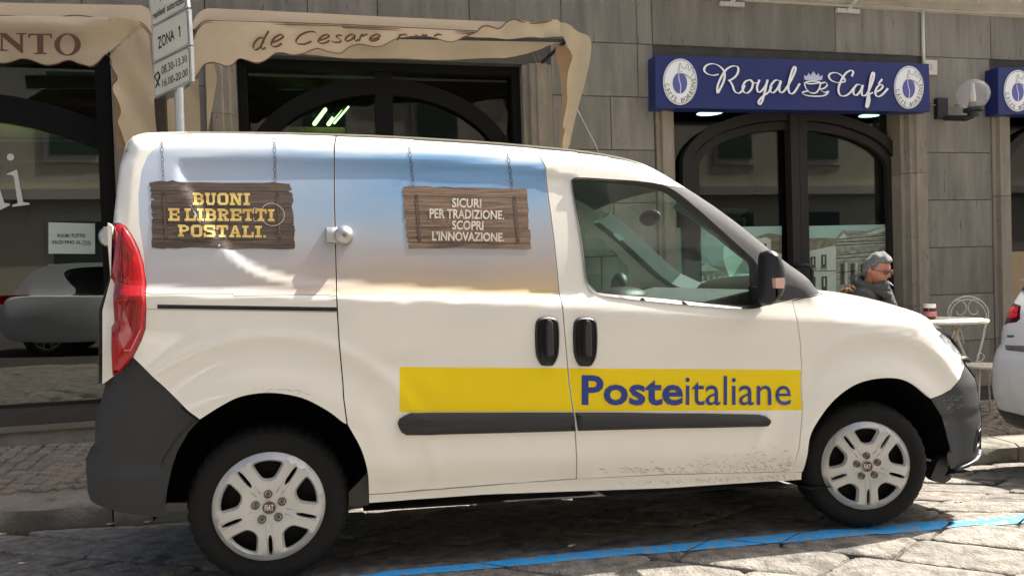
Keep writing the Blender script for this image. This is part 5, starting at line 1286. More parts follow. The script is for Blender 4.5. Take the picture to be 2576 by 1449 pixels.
val2 = Z('z1', (1440, 360), (1445, 300), (1500, 196), (1570, 160), (1700, 164))+Z('z2', (0, 191), (500, 217), (1010, 241), (985, 262), (940, 272), (900, 288), (860, 306), (820, 316), (760, 308), (690, 284), (620, 276), (540, 273), (470, 282), (400, 295), (340, 325), (300, 345), (250, 354), (190, 344), (130, 335), (60, 352), (0, 395))+Z('z1', (2520, 403), (2450, 385), (2390, 366), (2330, 385), (2280, 405), (2200, 416), (2140, 400), (2080, 400), (2040, 425), (1990, 460), (1930, 478), (1860, 455), (1800, 440), (1770, 470), (1740, 495), (1700, 500), (1650, 480), (1600, 470), (1540, 487), (1500, 545), (1462, 597), (1446, 480))
csheet(smooth_poly(val2, 1), YA-.01, lambda x, z: .008*np.sin(5*x+1)+.012*np.clip(3.0-z, 0, 1)*np.sin(13*x), 'valance', FAB, aw2, .07)
for y_, dy_ in ((0, 0), (12, 0), (24, 0)): pass
def trim(pts, zt, y, r, par, name='piping', mat=BRN):
    P = [aty(p, y) for p in catmull(Z(zt, *pts), 4)]; return MB().tube(P, r, 6).build(name, mat, par, smooth=True)
trim([(0, 186), (500, 211), (1005, 236)], 'z2', YA-.012, .0035, aw2); trim([(0, 198), (500, 223), (1000, 247)], 'z2', YA-.012, .003, aw2); trim([(0, 210), (500, 235), (985, 258)], 'z2', YA-.012, .003, aw2)
trim([(1440, 300), (1470, 235), (1505, 185), (1560, 158), (1700, 162), (2100, 172), (2576, 186)], 'z1', YA-.012, .0035, aw2); trim([(1442, 340), (1475, 250), (1510, 200), (1565, 172), (1700, 176), (2100, 186), (2576, 199)], 'z1', YA-.012, .003, aw2)
trim([(0, 398), (60, 354), (130, 337), (190, 346), (250, 356), (300, 347), (340, 327), (400, 297), (470, 284), (540, 275), (620, 278), (690, 286), (760, 310), (820, 318), (860, 308), (900, 290), (1000, 252)], 'z2', YA-.014, .003, aw2)
trim([(2576, 402), (2520, 404), (2450, 387), (2390, 368), (2330, 387), (2280, 407), (2200, 418), (2140, 402), (2080, 402), (2040, 427), (1990, 462), (1930, 480), (1860, 457), (1800, 442), (1770, 472), (1740, 497), (1700, 502), (1650, 482), (1600, 472), (1540, 489), (1500, 547), (1462, 599)], 'z1', YA-.014, .003, aw2)
# blown-up end of the valance, lying on the hood
flip = Z('z2', (895, 285), (960, 262), (1012, 238), (1045, 205), (1090, 194), (1130, 205), (1165, 216), (1200, 205), (1240, 165), (1290, 146), (1340, 160), (1400, 177), (1500, 172), (1600, 150), (1640, 175), (1665, 230), (1690, 292))
csheet(smooth_poly(flip, 1), YA-.045, lambda x, z: .02*np.sin(11*x)+.015*np.sin(23*x+z*9), 'folded_valance', FABI, aw2, .05)
trim([(900, 287), (960, 264), (1012, 240), (1045, 207), (1090, 196), (1130, 207), (1165, 218), (1200, 207), (1240, 167), (1290, 148), (1340, 162), (1400, 179), (1500, 174), (1600, 152)], 'z2', YA-.06, .005, aw2)
bq0, bq1 = aty(Z('z2', (-1200, 245))[0], YA+.03), aty(Z('z2', (1690, 302))[0], YA+.03)
MB().tube([bq0, bq1], .02, 4).build('front_bar', BLACK, aw2)
MB().tube([bq1, (bq1[0], YW, bq1[2]+.02)], .016, 6).build('side_bar', BLACK, aw2)
under = Z('z2', (-900, 240), (0, 300), (620, 270), (890, 290), (1690, 312), (1600, 335), (1550, 350), (1480, 378), (1400, 402), (1300, 425), (1220, 440), (800, 436), (300, 433), (0, 431), (-700, 400))
csheet(under, 5.62, lambda x, z: .05*np.sin(2.2*x)+.02*np.sin(9*x), 'underside_canvas', FABI, aw2)
top = MB(); a_ = [aty(p, YA) for p in Z('z1', (1480, 60))+Z('z2', (1740, 175))]
leg = Z('z2', (1610, 160), (1640, 162), (1700, 195), (1755, 240), (1825, 268), (1855, 300), (1864, 345), (1855, 430), (1825, 580), (1790, 740), (1750, 930), (1722, 1120), (1660, 1120), (1668, 1040), (1682, 1000), (1690, 965), (1664, 960), (1672, 900), (1692, 830), (1706, 745), (1700, 700), (1698, 640), (1700, 560), (1712, 500), (1735, 440), (1722, 400), (1690, 350), (1662, 280), (1640, 220), (1622, 175))
csheet(smooth_poly(leg, 2), YA-.07, lambda x, z: .03*np.sin(16*x+2*z)+.02*np.sin(31*x-4*z), 'side_curtain', FABI, aw2, .05)
legb = Z('z2', (1590, 330), (1690, 350), (1740, 440), (1715, 520), (1712, 760), (1700, 960), (1665, 1120), (1640, 1120), (1660, 900), (1655, 600))
csheet(smooth_poly(legb, 1), YA+.10, lambda x, z: .02*np.sin(19*x), 'side_curtain_back', mp('old_canvas', (.30, .19, .10), .9, .1, 5), aw2, .06)
legl = Z('z1', (1245, 775), (1275, 745), (1310, 735), (1400, 660), (1455, 600), (1490, 590), (1500, 800), (1508, 1120), (1230, 1120), (1215, 1010), (1222, 930), (1252, 860), (1256, 820))
csheet(legl, YA+.30, lambda x, z: .03*np.sin(12*x), 'side_curtain', FAB, aw2, .08)
cloth = Z('s', (872, 215), (1010, 210), (1035, 320), (1062, 440), (1035, 620), (990, 900), (945, 1150), (910, 1340), (895, 1340), (888, 700))
csheet(cloth, 5.75, lambda x, z: .02*np.sin(15*x), 'hanging_cloth', FABI, aw2, .06)
# thin cords of the awning
MB().tube([aty(p, YA+.15) for p in Z('z2', (1435, 400), (1560, 770), (1660, 1030))], .0016, 5).build('pull_cord', MATS['old_canvas'], aw2)
MB().tube([aty(p, YA+.17) for p in Z('z2', (1465, 390), (1575, 770), (1665, 1040))], .0016, 5).build('pull_cord', MATS['old_canvas'], aw2)
# calligraphic lettering
L_ = [[(2110, 250), (2030, 350), (2000, 375), (1985, 365)], [(2010, 280), (1960, 285), (1915, 325), (1910, 360), (1940, 372), (1985, 340), (2020, 290)], [(2045, 330), (2100, 310), (2115, 285), (2090, 278), (2060, 300), (2045, 335), (2060, 355), (2100, 345), (2130, 325)]]
L_ = [[(2022, 236), (1985, 300), (1965, 355), (1975, 372), (2000, 362)], [(1985, 290), (1950, 290), (1915, 325), (1905, 362), (1925, 378), (1955, 360), (1985, 310)],
      [(2045, 325), (2105, 300), (2132, 275), (2110, 265), (2070, 285), (2042, 325), (2050, 352), (2085, 352), (2120, 330)],
      [(2380, 255), (2365, 243), (2320, 243), (2260, 268), (2228, 308), (2240, 332), (2290, 335), (2345, 315)],
      [(2395, 310), (2450, 292), (2478, 272), (2455, 264), (2420, 280), (2395, 308), (2400, 325), (2440, 328), (2480, 308)],
      [(2576, 272), (2550, 268), (2530, 282), (2560, 300), (2560, 318), (2520, 322), (2495, 312)]]
v, f = stroke2d(L_, 12, (.75, .75))
on_plane(v, f, YA-.045, 0, 'lettering', BROWNT, aw2, 'z1', ramp=1)
L_ = [[(95, 272), (70, 262), (35, 280), (22, 305), (38, 312), (70, 300), (95, 270), (90, 300), (105, 310), (120, 300)], [(125, 312), (140, 275), (155, 262), (150, 275), (180, 262), (195, 268)],
      [(205, 300), (255, 290), (285, 270), (262, 262), (225, 275), (205, 298), (215, 312), (250, 308), (280, 292)],
      [(412, 305), (440, 262)], [(425, 268), (470, 264), (490, 270)], [(545, 285), (560, 266)], [(595, 282), (615, 262)], [(600, 270), (640, 268)], [(690, 275), (720, 262), (750, 268)]]
v, f = stroke2d(L_, 12, (.75, .75)); on_plane(v, f, YA-.045, 0, 'lettering', BROWNT, aw2, 'z2', ramp=1)
# left awning
hood1 = Z('z1', (-700, -20), (0, 0), (1045, 15), (1100, 45), (1128, 100), (1136, 180), (1138, 255), (1112, 215), (1075, 182), (1030, 165), (850, 150), (600, 122), (0, 118), (-700, 105))
csheet(hood1, YA, hoodf, 'awning_hood', FAB, aw1)
val1 = Z('z1', (-700, 108), (0, 122), (560, 128), (850, 152), (1030, 168), (1078, 188), (1110, 222), (1138, 262), (1136, 290), (1060, 228), (1000, 262), (900, 330), (800, 412), (765, 440), (740, 470), (690, 505), (640, 492), (590, 478), (550, 460), (520, 455), (480, 462), (440, 480), (380, 492), (330, 490), (280, 470), (230, 452), (190, 444), (150, 445), (100, 462), (40, 476), (-40, 470), (-150, 445), (-260, 490), (-400, 445), (-700, 470))
def foldf(x, z):
    d = dist_poly(x, z, FOLD); return -.05*np.exp(-(d/.06)**2)+.008*np.sin(5*x)+.014*np.exp(-(d/.05-1.6)**2)
FOLD = [(lambda q: (q[0], q[2]))(aty(p, YA)) for p in Z('z1', (-300, 190), (300, 205), (600, 225), (760, 190), (900, 165), (1020, 180))]
csheet(smooth_poly(val1, 1), YA-.01, foldf, 'valance', FAB, aw1, .045)
trim([(-700, 104), (0, 120), (380, 133), (560, 118), (700, 132), (850, 150), (1030, 166), (1078, 185), (1112, 222), (1138, 262)], 'z1', YA-.012, .0035, aw1)
trim([(850, 162), (1030, 180), (1070, 198), (1104, 235), (1132, 278)], 'z1', YA-.03, .003, aw1)
trim([(-400, 447), (-260, 492), (-150, 447), (-40, 472), (40, 478), (100, 464), (150, 447), (190, 446), (230, 454), (280, 472), (330, 492), (380, 494), (440, 482), (480, 464), (520, 457), (550, 462), (590, 480), (640, 494), (690, 507), (740, 472), (765, 442), (800, 412), (830, 440), (828, 480), (850, 530), (878, 575), (872, 610), (850, 640), (850, 690), (880, 740), (905, 800), (915, 850), (890, 900), (886, 925), (910, 980), (930, 1040)], 'z1', YA-.03, .003, aw1)
cur1 = Z('z1', (802, 412), (900, 330), (1000, 262), (1060, 228), (1108, 245), (1136, 300), (1146, 400), (1156, 560), (1165, 750), (1170, 1120), (960, 1120), (930, 1040), (910, 980), (886, 925), (890, 900), (915, 850), (905, 800), (880, 740), (850, 690), (850, 640), (872, 610), (878, 575), (850, 530), (828, 480), (830, 440))
csheet(smooth_poly(cur1, 1), YA-.03, lambda x, z: .035*np.sin(14*(x+z*.35))+.015*np.sin(33*(x+z*.5)), 'side_curtain', FAB, aw1, .045)
cb1 = Z('z1', (836, 470), (870, 560), (855, 640), (880, 740), (910, 830), (890, 920), (935, 1050), (960, 1120), (875, 1120), (862, 900), (850, 650))
csheet(cb1, YA+.08, lambda x, z: 0*x, 'side_curtain_back', MATS['old_canvas'], aw1, .08)
MB().box((aty(Z('z1', (1160, 700))[0], 5.6)[0], 5.6, 1.2), (aty(Z('z1', (1240, 700))[0], 5.6)[0], 5.66, 3.2)).build('curtain_post', mp('dark_brown_post', (.05, .035, .025), .7), aw1)
def poly_letters(polys, zt, y, mat, par, off=0):
    for P in polys:
        n = len(P); v, f, c, lp = cdt([(a, -b) for a, b in P], 60); on_plane([(a, -b) for a, b in v], f, y, .003, 'letter', mat, par, zt)
poly_letters([[(-60, 252), (45, 252), (150, 340), (150, 262), (120, 258), (120, 252), (200, 252), (200, 258), (172, 264), (172, 402), (160, 402), (20, 282), (20, 372), (62, 380), (62, 386), (-40, 386), (-40, 380), (5, 372), (5, 262), (-60, 258)],
              [(212, 256), (388, 256), (390, 290), (380, 290), (372, 268), (325, 266), (326, 398), (352, 403), (352, 410), (252, 410), (252, 403), (280, 398), (278, 266), (232, 268), (220, 290), (212, 290)]], 'z1', YA-.105, BROWNT, aw1)
A_ = np.linspace(0, 2*math.pi, 33)[:-1]
ov = [(508+100*math.cos(a), 338+84*math.sin(a)) for a in A_]+[(506+56*math.cos(a), 338+74*math.sin(a)) for a in A_]
on_plane(ov, [(k, (k+1) % 32, 32+(k+1) % 32, 32+k) for k in range(32)], YA-.105, .003, 'letter', BROWNT, aw1, 'z1')
# ================================================================== café sign boxes
def signbox(x0, x1, lbl, tl, bl, zt, par_loc):
    pass
def logo(par, zt, cx_, cy_, rx_, ry_, y):
    E = lambda k, n=48: [(cx_+rx_*k*math.cos(a), cy_+ry_*k*math.sin(a)) for a in np.linspace(0, 2*math.pi, n+1)[:-1]]
    lg = on_plane(E(1.0), [tuple(range(48))], y, .008, 'logo_disc', WHITE, par, zt)
    on_plane(E(.955)+E(.93), [(k, (k+1) % 48, 48+(k+1) % 48, 48+k) for k in range(48)], y-.002, 0, 'logo_ring', GREYP, lg, zt)
    BEAN = mp('bean_violet', (.10, .11, .34), .35, .1, 3); sx = rx_/117; sy = ry_/159
    bx, by = cx_-2*sx, cy_+10*sy
    on_plane([(bx+50*sx*math.cos(a), by+72*sy*math.sin(a)) for a in np.linspace(0, 2*math.pi, 31)[:-1]], [tuple(range(30))], y-.002, 0, 'bean', BEAN, lg, zt)
    v, f = stroke2d([[(bx-8*sx, by-70*sy), (bx-6*sx, by-30*sy), (bx+6*sx, by+20*sy), (bx+2*sx, by+70*sy)]], 5*sx, None); on_plane(v, f, y-.004, 0, 'bean_line', WHITE, lg, zt)
    C0 = [(-10, -62), (-6, -95), (0, -132), (10, -100), (18, -92), (28, -96), (36, -88), (48, -118), (58, -108), (54, -86), (66, -78), (80, -100), (92, -92), (84, -70), (96, -62), (70, -30)]
    hull = [(cx_+a*sx, cy_+b*sy) for a, b in [(-16, -62), (-6, -98), (2, -132), (30, -98), (50, -118), (66, -80), (92, -94), (88, -60), (70, -32), (30, -52)]]
    on_plane(hull, [(0, 1, 2, 3, 9), (3, 4, 5, 9), (5, 6, 7, 8, 9)], y-.0035, 0, 'crown', WHITE, lg, zt)
    v, f = stroke2d([[(cx_+a*sx, cy_+b*sy) for a, b in C0]], 3.2*sx, None, 3); on_plane(v, f, y-.005, 0, 'crown_outline', GREYP, lg, zt)
    v, f = stroke2d([[(cx_+a*sx, cy_+b*sy) for a, b in ((-14, -50), (20, -56), (50, -38), (72, -20))], [(cx_+a*sx, cy_+b*sy) for a, b in ((0, -72), (12, -68))], [(cx_+a*sx, cy_+b*sy) for a, b in ((34, -52), (46, -44))]], 4*sx, None, 3); on_plane(v, f, y-.0055, 0, 'crown_band', GREYP, lg, zt)
    s = 'CAFFÈ BORBONE'; a0, a1 = 168, -8
    al = []; Fa = []
    for i, ch in enumerate(s):
        if ch == ' ': continue
        an = rad(a0+(a1-a0)*i/(len(s)-1)+(-0)); v, f = text2d(ch, .0, res=2); v = v-np.array([v[:, 0].mean(), 0]); h = 42
        r_ = .90; X_ = v[:, 0]*h*sx*.92; Y_ = v[:, 1]*h*sx
        px_, py_ = cx_+rx_*r_*math.cos(an), cy_+ry_*r_*math.sin(an)
        # upright direction points to the centre
        nx_, ny_ = cx_-px_, cy_-py_; l = math.hypot(nx_, ny_); nx_, ny_ = nx_/l, ny_/l; tx_, ty_ = -ny_, nx_
        b = len(al); al += [(px_+tx_*a+nx_*b_, py_+ty_*a+ny_*b_) for a, b_ in zip(X_, Y_)]; Fa += [tuple(k+b for k in t) for t in f]
    on_plane(al, Fa, y-.003, 0, 'lettering', BLK, lg, zt)
ys_ = YW-.16
s1 = empty('cafe_sign', aty(Z('z3', (980, 745))[0], ys_), label='long blue sign box with white script lettering and oval logos above the arched door', cat='shop sign')
q = [aty(p, ys_) for p in Z('z3', (32, 384), (1920, 443), (1928, 772), (36, 746))]
def box_from(q, y, depth, name, mat, par):
    return mesh_obj(name, q+[(a, y+depth, b) for a, _, b in q], [(0, 3, 2, 1), (4, 5, 6, 7), (0, 1, 5, 4), (1, 2, 6, 5), (2, 3, 7, 6), (3, 0, 4, 7)], mat, par)
box_from(q, ys_, .15, 'sign_box', SIGNB, s1)
logo(s1, 'z3', 205, 566, 117, 159, ys_-.010); logo(s1, 'z3', 1783, 604, 101, 147, ys_-.010)
W3 = [[(470, 515), (430, 522), (390, 510), (370, 485), (385, 455), (425, 442), (470, 455), (505, 490), (512, 530), (500, 575), (480, 615), (463, 642), (462, 600), (485, 540), (520, 485), (560, 460), (598, 462), (606, 490), (590, 525), (560, 550), (535, 558)], [(545, 556), (565, 590), (580, 630), (605, 645), (630, 630), (650, 590)],
      [(690, 552), (655, 565), (635, 605), (645, 638), (672, 642), (698, 612), (706, 575), (690, 552), (705, 572), (735, 575)],
      [(752, 552), (735, 600), (742, 636), (765, 630), (795, 590), (808, 552)], [(808, 552), (790, 630), (772, 695), (755, 722), (745, 705), (770, 670), (812, 640), (835, 600)],
      [(895, 560), (862, 556), (832, 590), (826, 628), (846, 642), (876, 612), (900, 560), (888, 610), (897, 640), (920, 632), (942, 600)],
      [(940, 605), (975, 545), (1000, 485), (996, 462), (982, 478), (962, 540), (950, 605), (962, 645), (990, 640), (1030, 578)]]
v, f = stroke2d(W3, 13, (.8, .2)); on_plane(v, f, ys_-.012, 0, 'script_lettering', WHITE, s1, 'z3', ramp=1)
W4 = [[(1345, 565), (1295, 572), (1250, 558), (1230, 530), (1245, 508), (1285, 505), (1325, 530), (1345, 560)], [(1388, 530), (1398, 500), (1382, 488), (1345, 510), (1312, 565), (1296, 620), (1310, 660), (1345, 662), (1378, 640), (1400, 610)],
      [(1450, 588), (1425, 586), (1402, 615), (1402, 650), (1422, 658), (1450, 625), (1464, 590), (1456, 635), (1464, 662), (1488, 655), (1510, 620)],
      [(1500, 640), (1530, 570), (1542, 515), (1534, 502), (1522, 530), (1508, 610), (1495, 690), (1488, 738), (1500, 735), (1510, 690), (1508, 655), (1535, 640)],
      [(1545, 640), (1580, 625), (1602, 600), (1590, 586), (1565, 602), (1550, 640), (1565, 668), (1598, 655), (1638, 612)], [(1572, 582), (1598, 548)]]
v, f = stroke2d(W4, 13, (.8, .2)); on_plane(v, f, ys_-.012, 0, 'script_lettering', WHITE, s1, 'z3', ramp=1)
W5 = [[(1060, 572), (1072, 610), (1100, 640), (1140, 642), (1165, 610), (1172, 570)], [(1060, 572), (1100, 580), (1150, 575), (1172, 568), (1120, 562), (1070, 568)], [(1172, 580), (1205, 570), (1218, 590), (1195, 612), (1172, 618), (1200, 640), (1228, 632), (1200, 660), (1130, 666), (1070, 658), (1048, 640), (1090, 628)]]
v, f = stroke2d(W5, 9, (.7, .6)); on_plane(v, f, ys_-.012, 0, 'cup_emblem', WHITE, s1, 'z3', ramp=1)
on_plane([(1065, 552), (1062, 520), (1080, 530), (1092, 505), (1105, 525), (1125, 494), (1145, 525), (1160, 507), (1168, 532), (1188, 520), (1184, 552), (1125, 560)], [(0, 1, 2, 11), (2, 3, 4, 11), (4, 5, 6, 11), (6, 7, 8, 11), (8, 9, 10, 11)], ys_-.012, .010, 'crown_emblem', mp('pale_blue_print', (.5, .53, .66), .5), s1, 'z3')
s2 = empty('cafe_sign', aty(Z('z3', (2500, 785))[0], ys_), label='second blue sign box with an oval logo, cut by the right edge', cat='shop sign')
q = [aty(p, ys_) for p in Z('z3', (2398, 466), (4200, 520), (4200, 815), (2400, 788))]; box_from(q, ys_, .15, 'sign_box', SIGNB, s2); logo(s2, 'z3', 2535, 628, 96, 142, ys_-.010)
GLOBEM = bpy.data.materials.new('globe_glass'); GLOBEM.use_nodes = True
_n = GLOBEM.node_tree; _n.nodes.clear(); _t = _n.nodes.new('ShaderNodeBsdfTransparent'); _d = _n.nodes.new('ShaderNodeBsdfPrincipled'); _d.inputs['Base Color'].default_value = (.62, .60, .60, 1); _d.inputs['Roughness'].default_value = .08
_m = _n.nodes.new('ShaderNodeMixShader'); _l = _n.nodes.new('ShaderNodeLayerWeight'); _l.inputs[0].default_value = .35; _r = _n.nodes.new('ShaderNodeMapRange'); _r.inputs['To Min'].default_value = .22; _r.inputs['To Max'].default_value = .6
_o = _n.nodes.new('ShaderNodeOutputMaterial'); _n.links.new(_l.outputs['Facing'], _r.inputs['Value']); _n.links.new(_r.outputs[0], _m.inputs[0]); _n.links.new(_t.outputs[0], _m.inputs[1]); _n.links.new(_d.outputs[0], _m.inputs[2]); _n.links.new(_m.outputs[0], _o.inputs[0])
# ================================================================== wall lamp, conduit, box, cables
gl = aty(Z('z3', (2223, 655))[0], YW-.27); lp_ = empty('wall_lamp', gl, label='clear globe wall lamp on a black bracket between the two blue signs', cat='wall lamp')
R_ = .142; mbs = MB().sphere(gl, R_, seg=32, rings=20); mbs.build('glass_globe', GLOBEM, lp_, smooth=True)
mbs = MB().sphere(gl, R_-.004, seg=32, rings=20); 
MB().lathe([(.0001, -.02), (.026, -.02), (.026, .06), (.022, .065), (.018, .15), (.012, .165), (.0001, .17)], (gl[0], gl[1], gl[2]-.06), 'z', 16).build('bulb', mp('bulb_cream', (.75, .68, .55), .5), lp_, smooth=True, autos=40)
MB().lathe([(.0001, 0), (.04, 0), (.04, .06), (.0001, .06)], (gl[0], gl[1], gl[2]-.13), 'z', 16).build('lamp_socket', mp('socket_grey', (.16, .16, .15), .6), lp_, autos=40)
MB().lathe([(.0001, -.06), (.045, -.06), (.05, -.02), (.085, -.015), (.085, .012), (.055, .014), (.0001, .014)], (gl[0], gl[1], gl[2]-R_-.0), 'z', 20).build('lamp_collar', BLACK, lp_, autos=40)
MB().tube([(gl[0], gl[1], gl[2]-R_-.05), (gl[0]-.03, gl[1]+.05, gl[2]-R_-.07), (gl[0]-.10, YW-.04, gl[2]-R_-.03), (gl[0]-.12, YW, gl[2]-R_+.02)], .028, 8).box((gl[0]-.19, YW-.05, gl[2]-R_-.04), (gl[0]-.07, YW, gl[2]-R_+.16)).build('lamp_bracket', BLACK, lp_, smooth=False)
def cable(pts, zt, y, r, mat, lbl, par=None, name='cable'):
    P = [aty(p, y) for p in Z(zt, *pts)]; o = MB().tube(P, r, 6).build(name, mat, None, smooth=True, origin=P[0]); tag(o, lbl, 'cable'); return o
CBL = mp('cable_grey', (.42, .38, .32), .6)
cable([(1876, 78), (1880, 300), (1884, 440)], 'z3', YW-.02, .016, mp('conduit_white', (.66, .63, .57), .5), 'white vertical conduit above the right end of the blue sign', name='conduit')['category'] = 'conduit'
cable([(1930, 728), (2010, 728), (2090, 732)], 'z3', YW-.015, .006, CBL, 'thin grey cable from the blue sign to the globe lamp')
cable([(650, 4), (900, 20), (1180, 32), (1330, 44), (1500, 46), (1700, 62), (1830, 72), (1876, 90)], 'z3', YW-.14, .006, CBL, 'thin cable clipped under the cornice, left of the white conduit')
cable([(1450, 42), (1700, 52), (1900, 70), (2200, 86), (2400, 92), (2700, 104)], 'z3', YW-.15, .006, CBL, 'thin cable clipped under the cornice, running on to the right edge')
for i, (a, b, w_, lb) in enumerate(((565, 30, 82, 'pale metal wall bracket near the top, above the left end of the blue sign'), (1365, 76, 77, 'pale metal wall bracket near the top, above the blue sign centre'))):
    c = aty(Z('z3', (a, b))[0], YW-.03); c1 = aty(Z('z3', (a+w_, b+4))[0], YW-.03); hw = c1[0]-c[0]
    br_ = empty('wall_bracket', c, label=lb, cat='bracket'); MB().box((c[0]-hw, YW-.035, c[2]-.018), (c[0]+hw, YW-.005, c[2]+.018)).build('bracket_plate', mp('bracket_pale', (.55, .52, .46), .5, .1, 9), br_)
    MB().tube([(c[0]-.02, YW-.05, c[2]), (c[0]+.05, YW-.32, c[2]+.20)], .02, 6).build('bracket_arm', MATS['bracket_pale'], br_)
    for s_ in (-1, 1): MB().lathe([(.008, 0), (.008, -.008), (.0001, -.009)], (c[0]+s_*(hw-.03), YW-.035, c[2]), 'y', 8).build('bracket_screw', METAL, br_)
tb = empty('number_tile', aty(Z('z3', (1950, 515))[0], YW), label='small cream house number tile beside the right end of the blue sign', cat='number tile')
q = [aty(p, YW-.03) for p in Z('z3', (1893, 414), (1978, 418), (1978, 518), (1895, 515))]; box_from(q, YW-.03, .03, 'tile', mp('tile_cream', (.62, .58, .48), .4, .05, 9), tb)
v, f = text2d('2', .0); on_plane(quadmap(v, [(1926, 446), (1946, 446), (1946, 482), (1926, 482)]), f, YW-.034, 0, 'numeral', mp('tile_grey', (.35, .33, .30), .5), tb, 'z3')
# ================================================================== road sign post
YP = 4.93
pb = aty(Z('s', (450, 1300))[0], YP); ptp = aty(Z('s', (430, 700))[0], YP)
dxz = (pb[0]-ptp[0])/(pb[2]-ptp[2]); zg = SW(pb[0], YP); pr_ = (aty(Z('s', (538, 1000))[0], YP)[0]-aty(Z('s', (370, 1000))[0], YP)[0])/2
bx_ = pb[0]+(zg-pb[2])*dxz; tz_ = 3.9; tx_ = pb[0]+(tz_-pb[2])*dxz
post = empty('sign_post', (bx_, YP, zg), label='grey metal post carrying three white parking plates, behind the van roof', cat='road sign')
MB().tube([(bx_, YP, zg-.03), (tx_, YP, tz_)], pr_, 20).build('post', METAL, post, smooth=True, autos=40)
dd = Vector((math.sin(rad(-31)), math.cos(rad(-31)), 0)); nn_ = Vector((dd.y, -dd.x, 0)); nn_ = -nn_ if nn_.y > 0 else nn_
pc = Vector((pb[0]+(2.6-pb[2])*dxz, YP, 0))+nn_*(pr_+.02)
def onplate(p, off=0):
    d = Vector(ray(*p)); o = Vector((0, 0, CAMH)); c = pc+nn_*off; t = (c-o).dot(nn_)/d.dot(nn_); return tuple(o+d*t)
def plate_word(s, quad, bold, par, zt='z1', off=.004):
    v, f = text2d(s, bold, 0, 1.0, 2); P = quadmap(v, Z(zt, *quad)); mesh_obj('lettering', [onplate(p, off) for p in P], [t[::-1] for t in f], BLK, par)
def plate(corners, lab):
    C = [onplate(p) for p in Z('z1', *corners)]; zb_ = [C[0], C[1], C[2], C[3]]
    ctr = sum((Vector(c) for c in C), Vector())/4
    F_ = [tuple(Vector(c)+nn_*.0) for c in C]; B_ = [tuple(Vector(c)-nn_*.018) for c in C]
    p_ = mesh_obj('sign_plate', F_+B_, [(3, 2, 1, 0), (4, 5, 6, 7), (0, 1, 5, 4), (1, 2, 6, 5), (2, 3, 7, 6), (3, 0, 4, 7)], METAL, post)
    def scl(k): return [tuple(ctr+(Vector(c)-ctr)*k) for c in C]
    def rq(k, off, name, mat, rr=.09):
        Q = scl(k); P = []
        for i in range(4):
            a, b, c = Vector(Q[i-1]), Vector(Q[i]), Vector(Q[(i+1) % 4]); e = min((a-b).length, (c-b).length)*rr
            p0, p1 = b+(a-b).normalized()*e, b+(c-b).normalized()*e
            for t in (0, .33, .66, 1): P.append(tuple((p0*(1-t)**2+b*2*t*(1-t)+p1*t*t)+nn_*off))
        mesh_obj(name, P, [tuple(range(16))[::-1]], mat, p_)
    rq(.985, .0015, 'plate_face', SPLATE, .06); rq(.95, .0022, 'plate_border', BLK, .12); rq(.925, .0029, 'plate_face', SPLATE, .12); return p_
p1_ = plate([(1110, -60), (1388, -200), (1412, 55), (1143, 210)], ''); p2_ = plate([(1140, 212), (1418, 68), (1432, 338), (1152, 482)], ''); p3_ = plate([(1152, 488), (1434, 350), (1444, 612), (1160, 744)], '')
plate_word('residenti', [(1147, 98), (1240, 42), (1242, 98), (1150, 152)], .02, p1_); plate_word('autorizzati', [(1253, 38), (1385, -28), (1387, 22), (1256, 90)], .02, p1_); plate_word('Fino a', [(1200, -40), (1330, -105), (1332, -50), (1202, 15)], .02, p1_)
plate_word('ZONA', [(1184, 285), (1306, 218), (1314, 300), (1190, 378)], .02, p2_); v, f = stroke2d([[(1351, 198), (1354, 282)], [(1352, 200), (1341, 222)]], 7); mesh_obj('lettering', [onplate(p, .004) for p in Z('z1', *v)], f, BLK, p2_)
plate_word('08.30-13.30', [(1212, 500), (1404, 412), (1408, 466), (1216, 568)], .01, p3_); plate_word('16.00-20.00', [(1220, 602), (1411, 514), (1414, 572), (1222, 662)], .01, p3_)
v, f = stroke2d([[(1172, 662), (1186, 620), (1202, 562)], [(1200, 650), (1186, 620), (1168, 590)], [(1162, 592), (1168, 570), (1180, 556)], [(1180, 556), (1190, 545), (1200, 575), (1200, 600)]], 10, None, 4)
mesh_obj('hammers_symbol', [onplate(p, .004) for p in Z('z1', *v)], [tuple(t) for t in f], BLK, p3_)
# ================================================================== inside the shops
for i, (p0, p1, lb) in enumerate((((-60, 720), (130, 905), 'glowing tube lamp inside the left shop window, on the right of the pair'), ((-140, 770), (2, 900), 'glowing tube lamp inside the left shop window, at the frame edge'), ((2448, 826), (2366, 934), 'glowing ceiling tube in the second shop window, leftmost tube'), ((2562, 822), (2472, 936), 'glowing ceiling tube in the second shop window, middle tube'), ((2622, 806), (2515, 930), 'glowing ceiling tube in the second shop window, thin right tube'))):
    a, b = aty(Z('z1', p0)[0], YG+1.1), aty(Z('z1', p1)[0], YG+.5); t_ = empty('tube_lamp', a, label=lb, cat='ceiling light', group='tube lights in the shops')
    MB().tube([a, b], .018 if i != 4 else .009, 8).build('light_tube', TUBEL, t_); MB().tube([tuple(Vector(a)+Vector((.0, .05, .085))), tuple(Vector(b)+Vector((.0, .05, .085)))], .03, 4).build('lamp_housing', BLACK, t_)
for i, (cx_, cy_) in enumerate(((407, 783), (1525, 796))):
    c = aty(Z('z3', (cx_, cy_))[0], YG+.55); t_ = empty('down_light', c, label=('round ceiling light behind the glass, under the left part of the blue sign', 'round ceiling light behind the glass, under the right part of the blue sign')[i], cat='ceiling light', group='round ceiling lights in the cafe')
    MB().disc(c, .13, 'z').build('light_disc', DOWNL, t_); MB().lathe([(.13, .0), (.145, -.004), (.15, .01)], c, 'z', 24).build('light_ring', BLACK, t_, smooth=True)
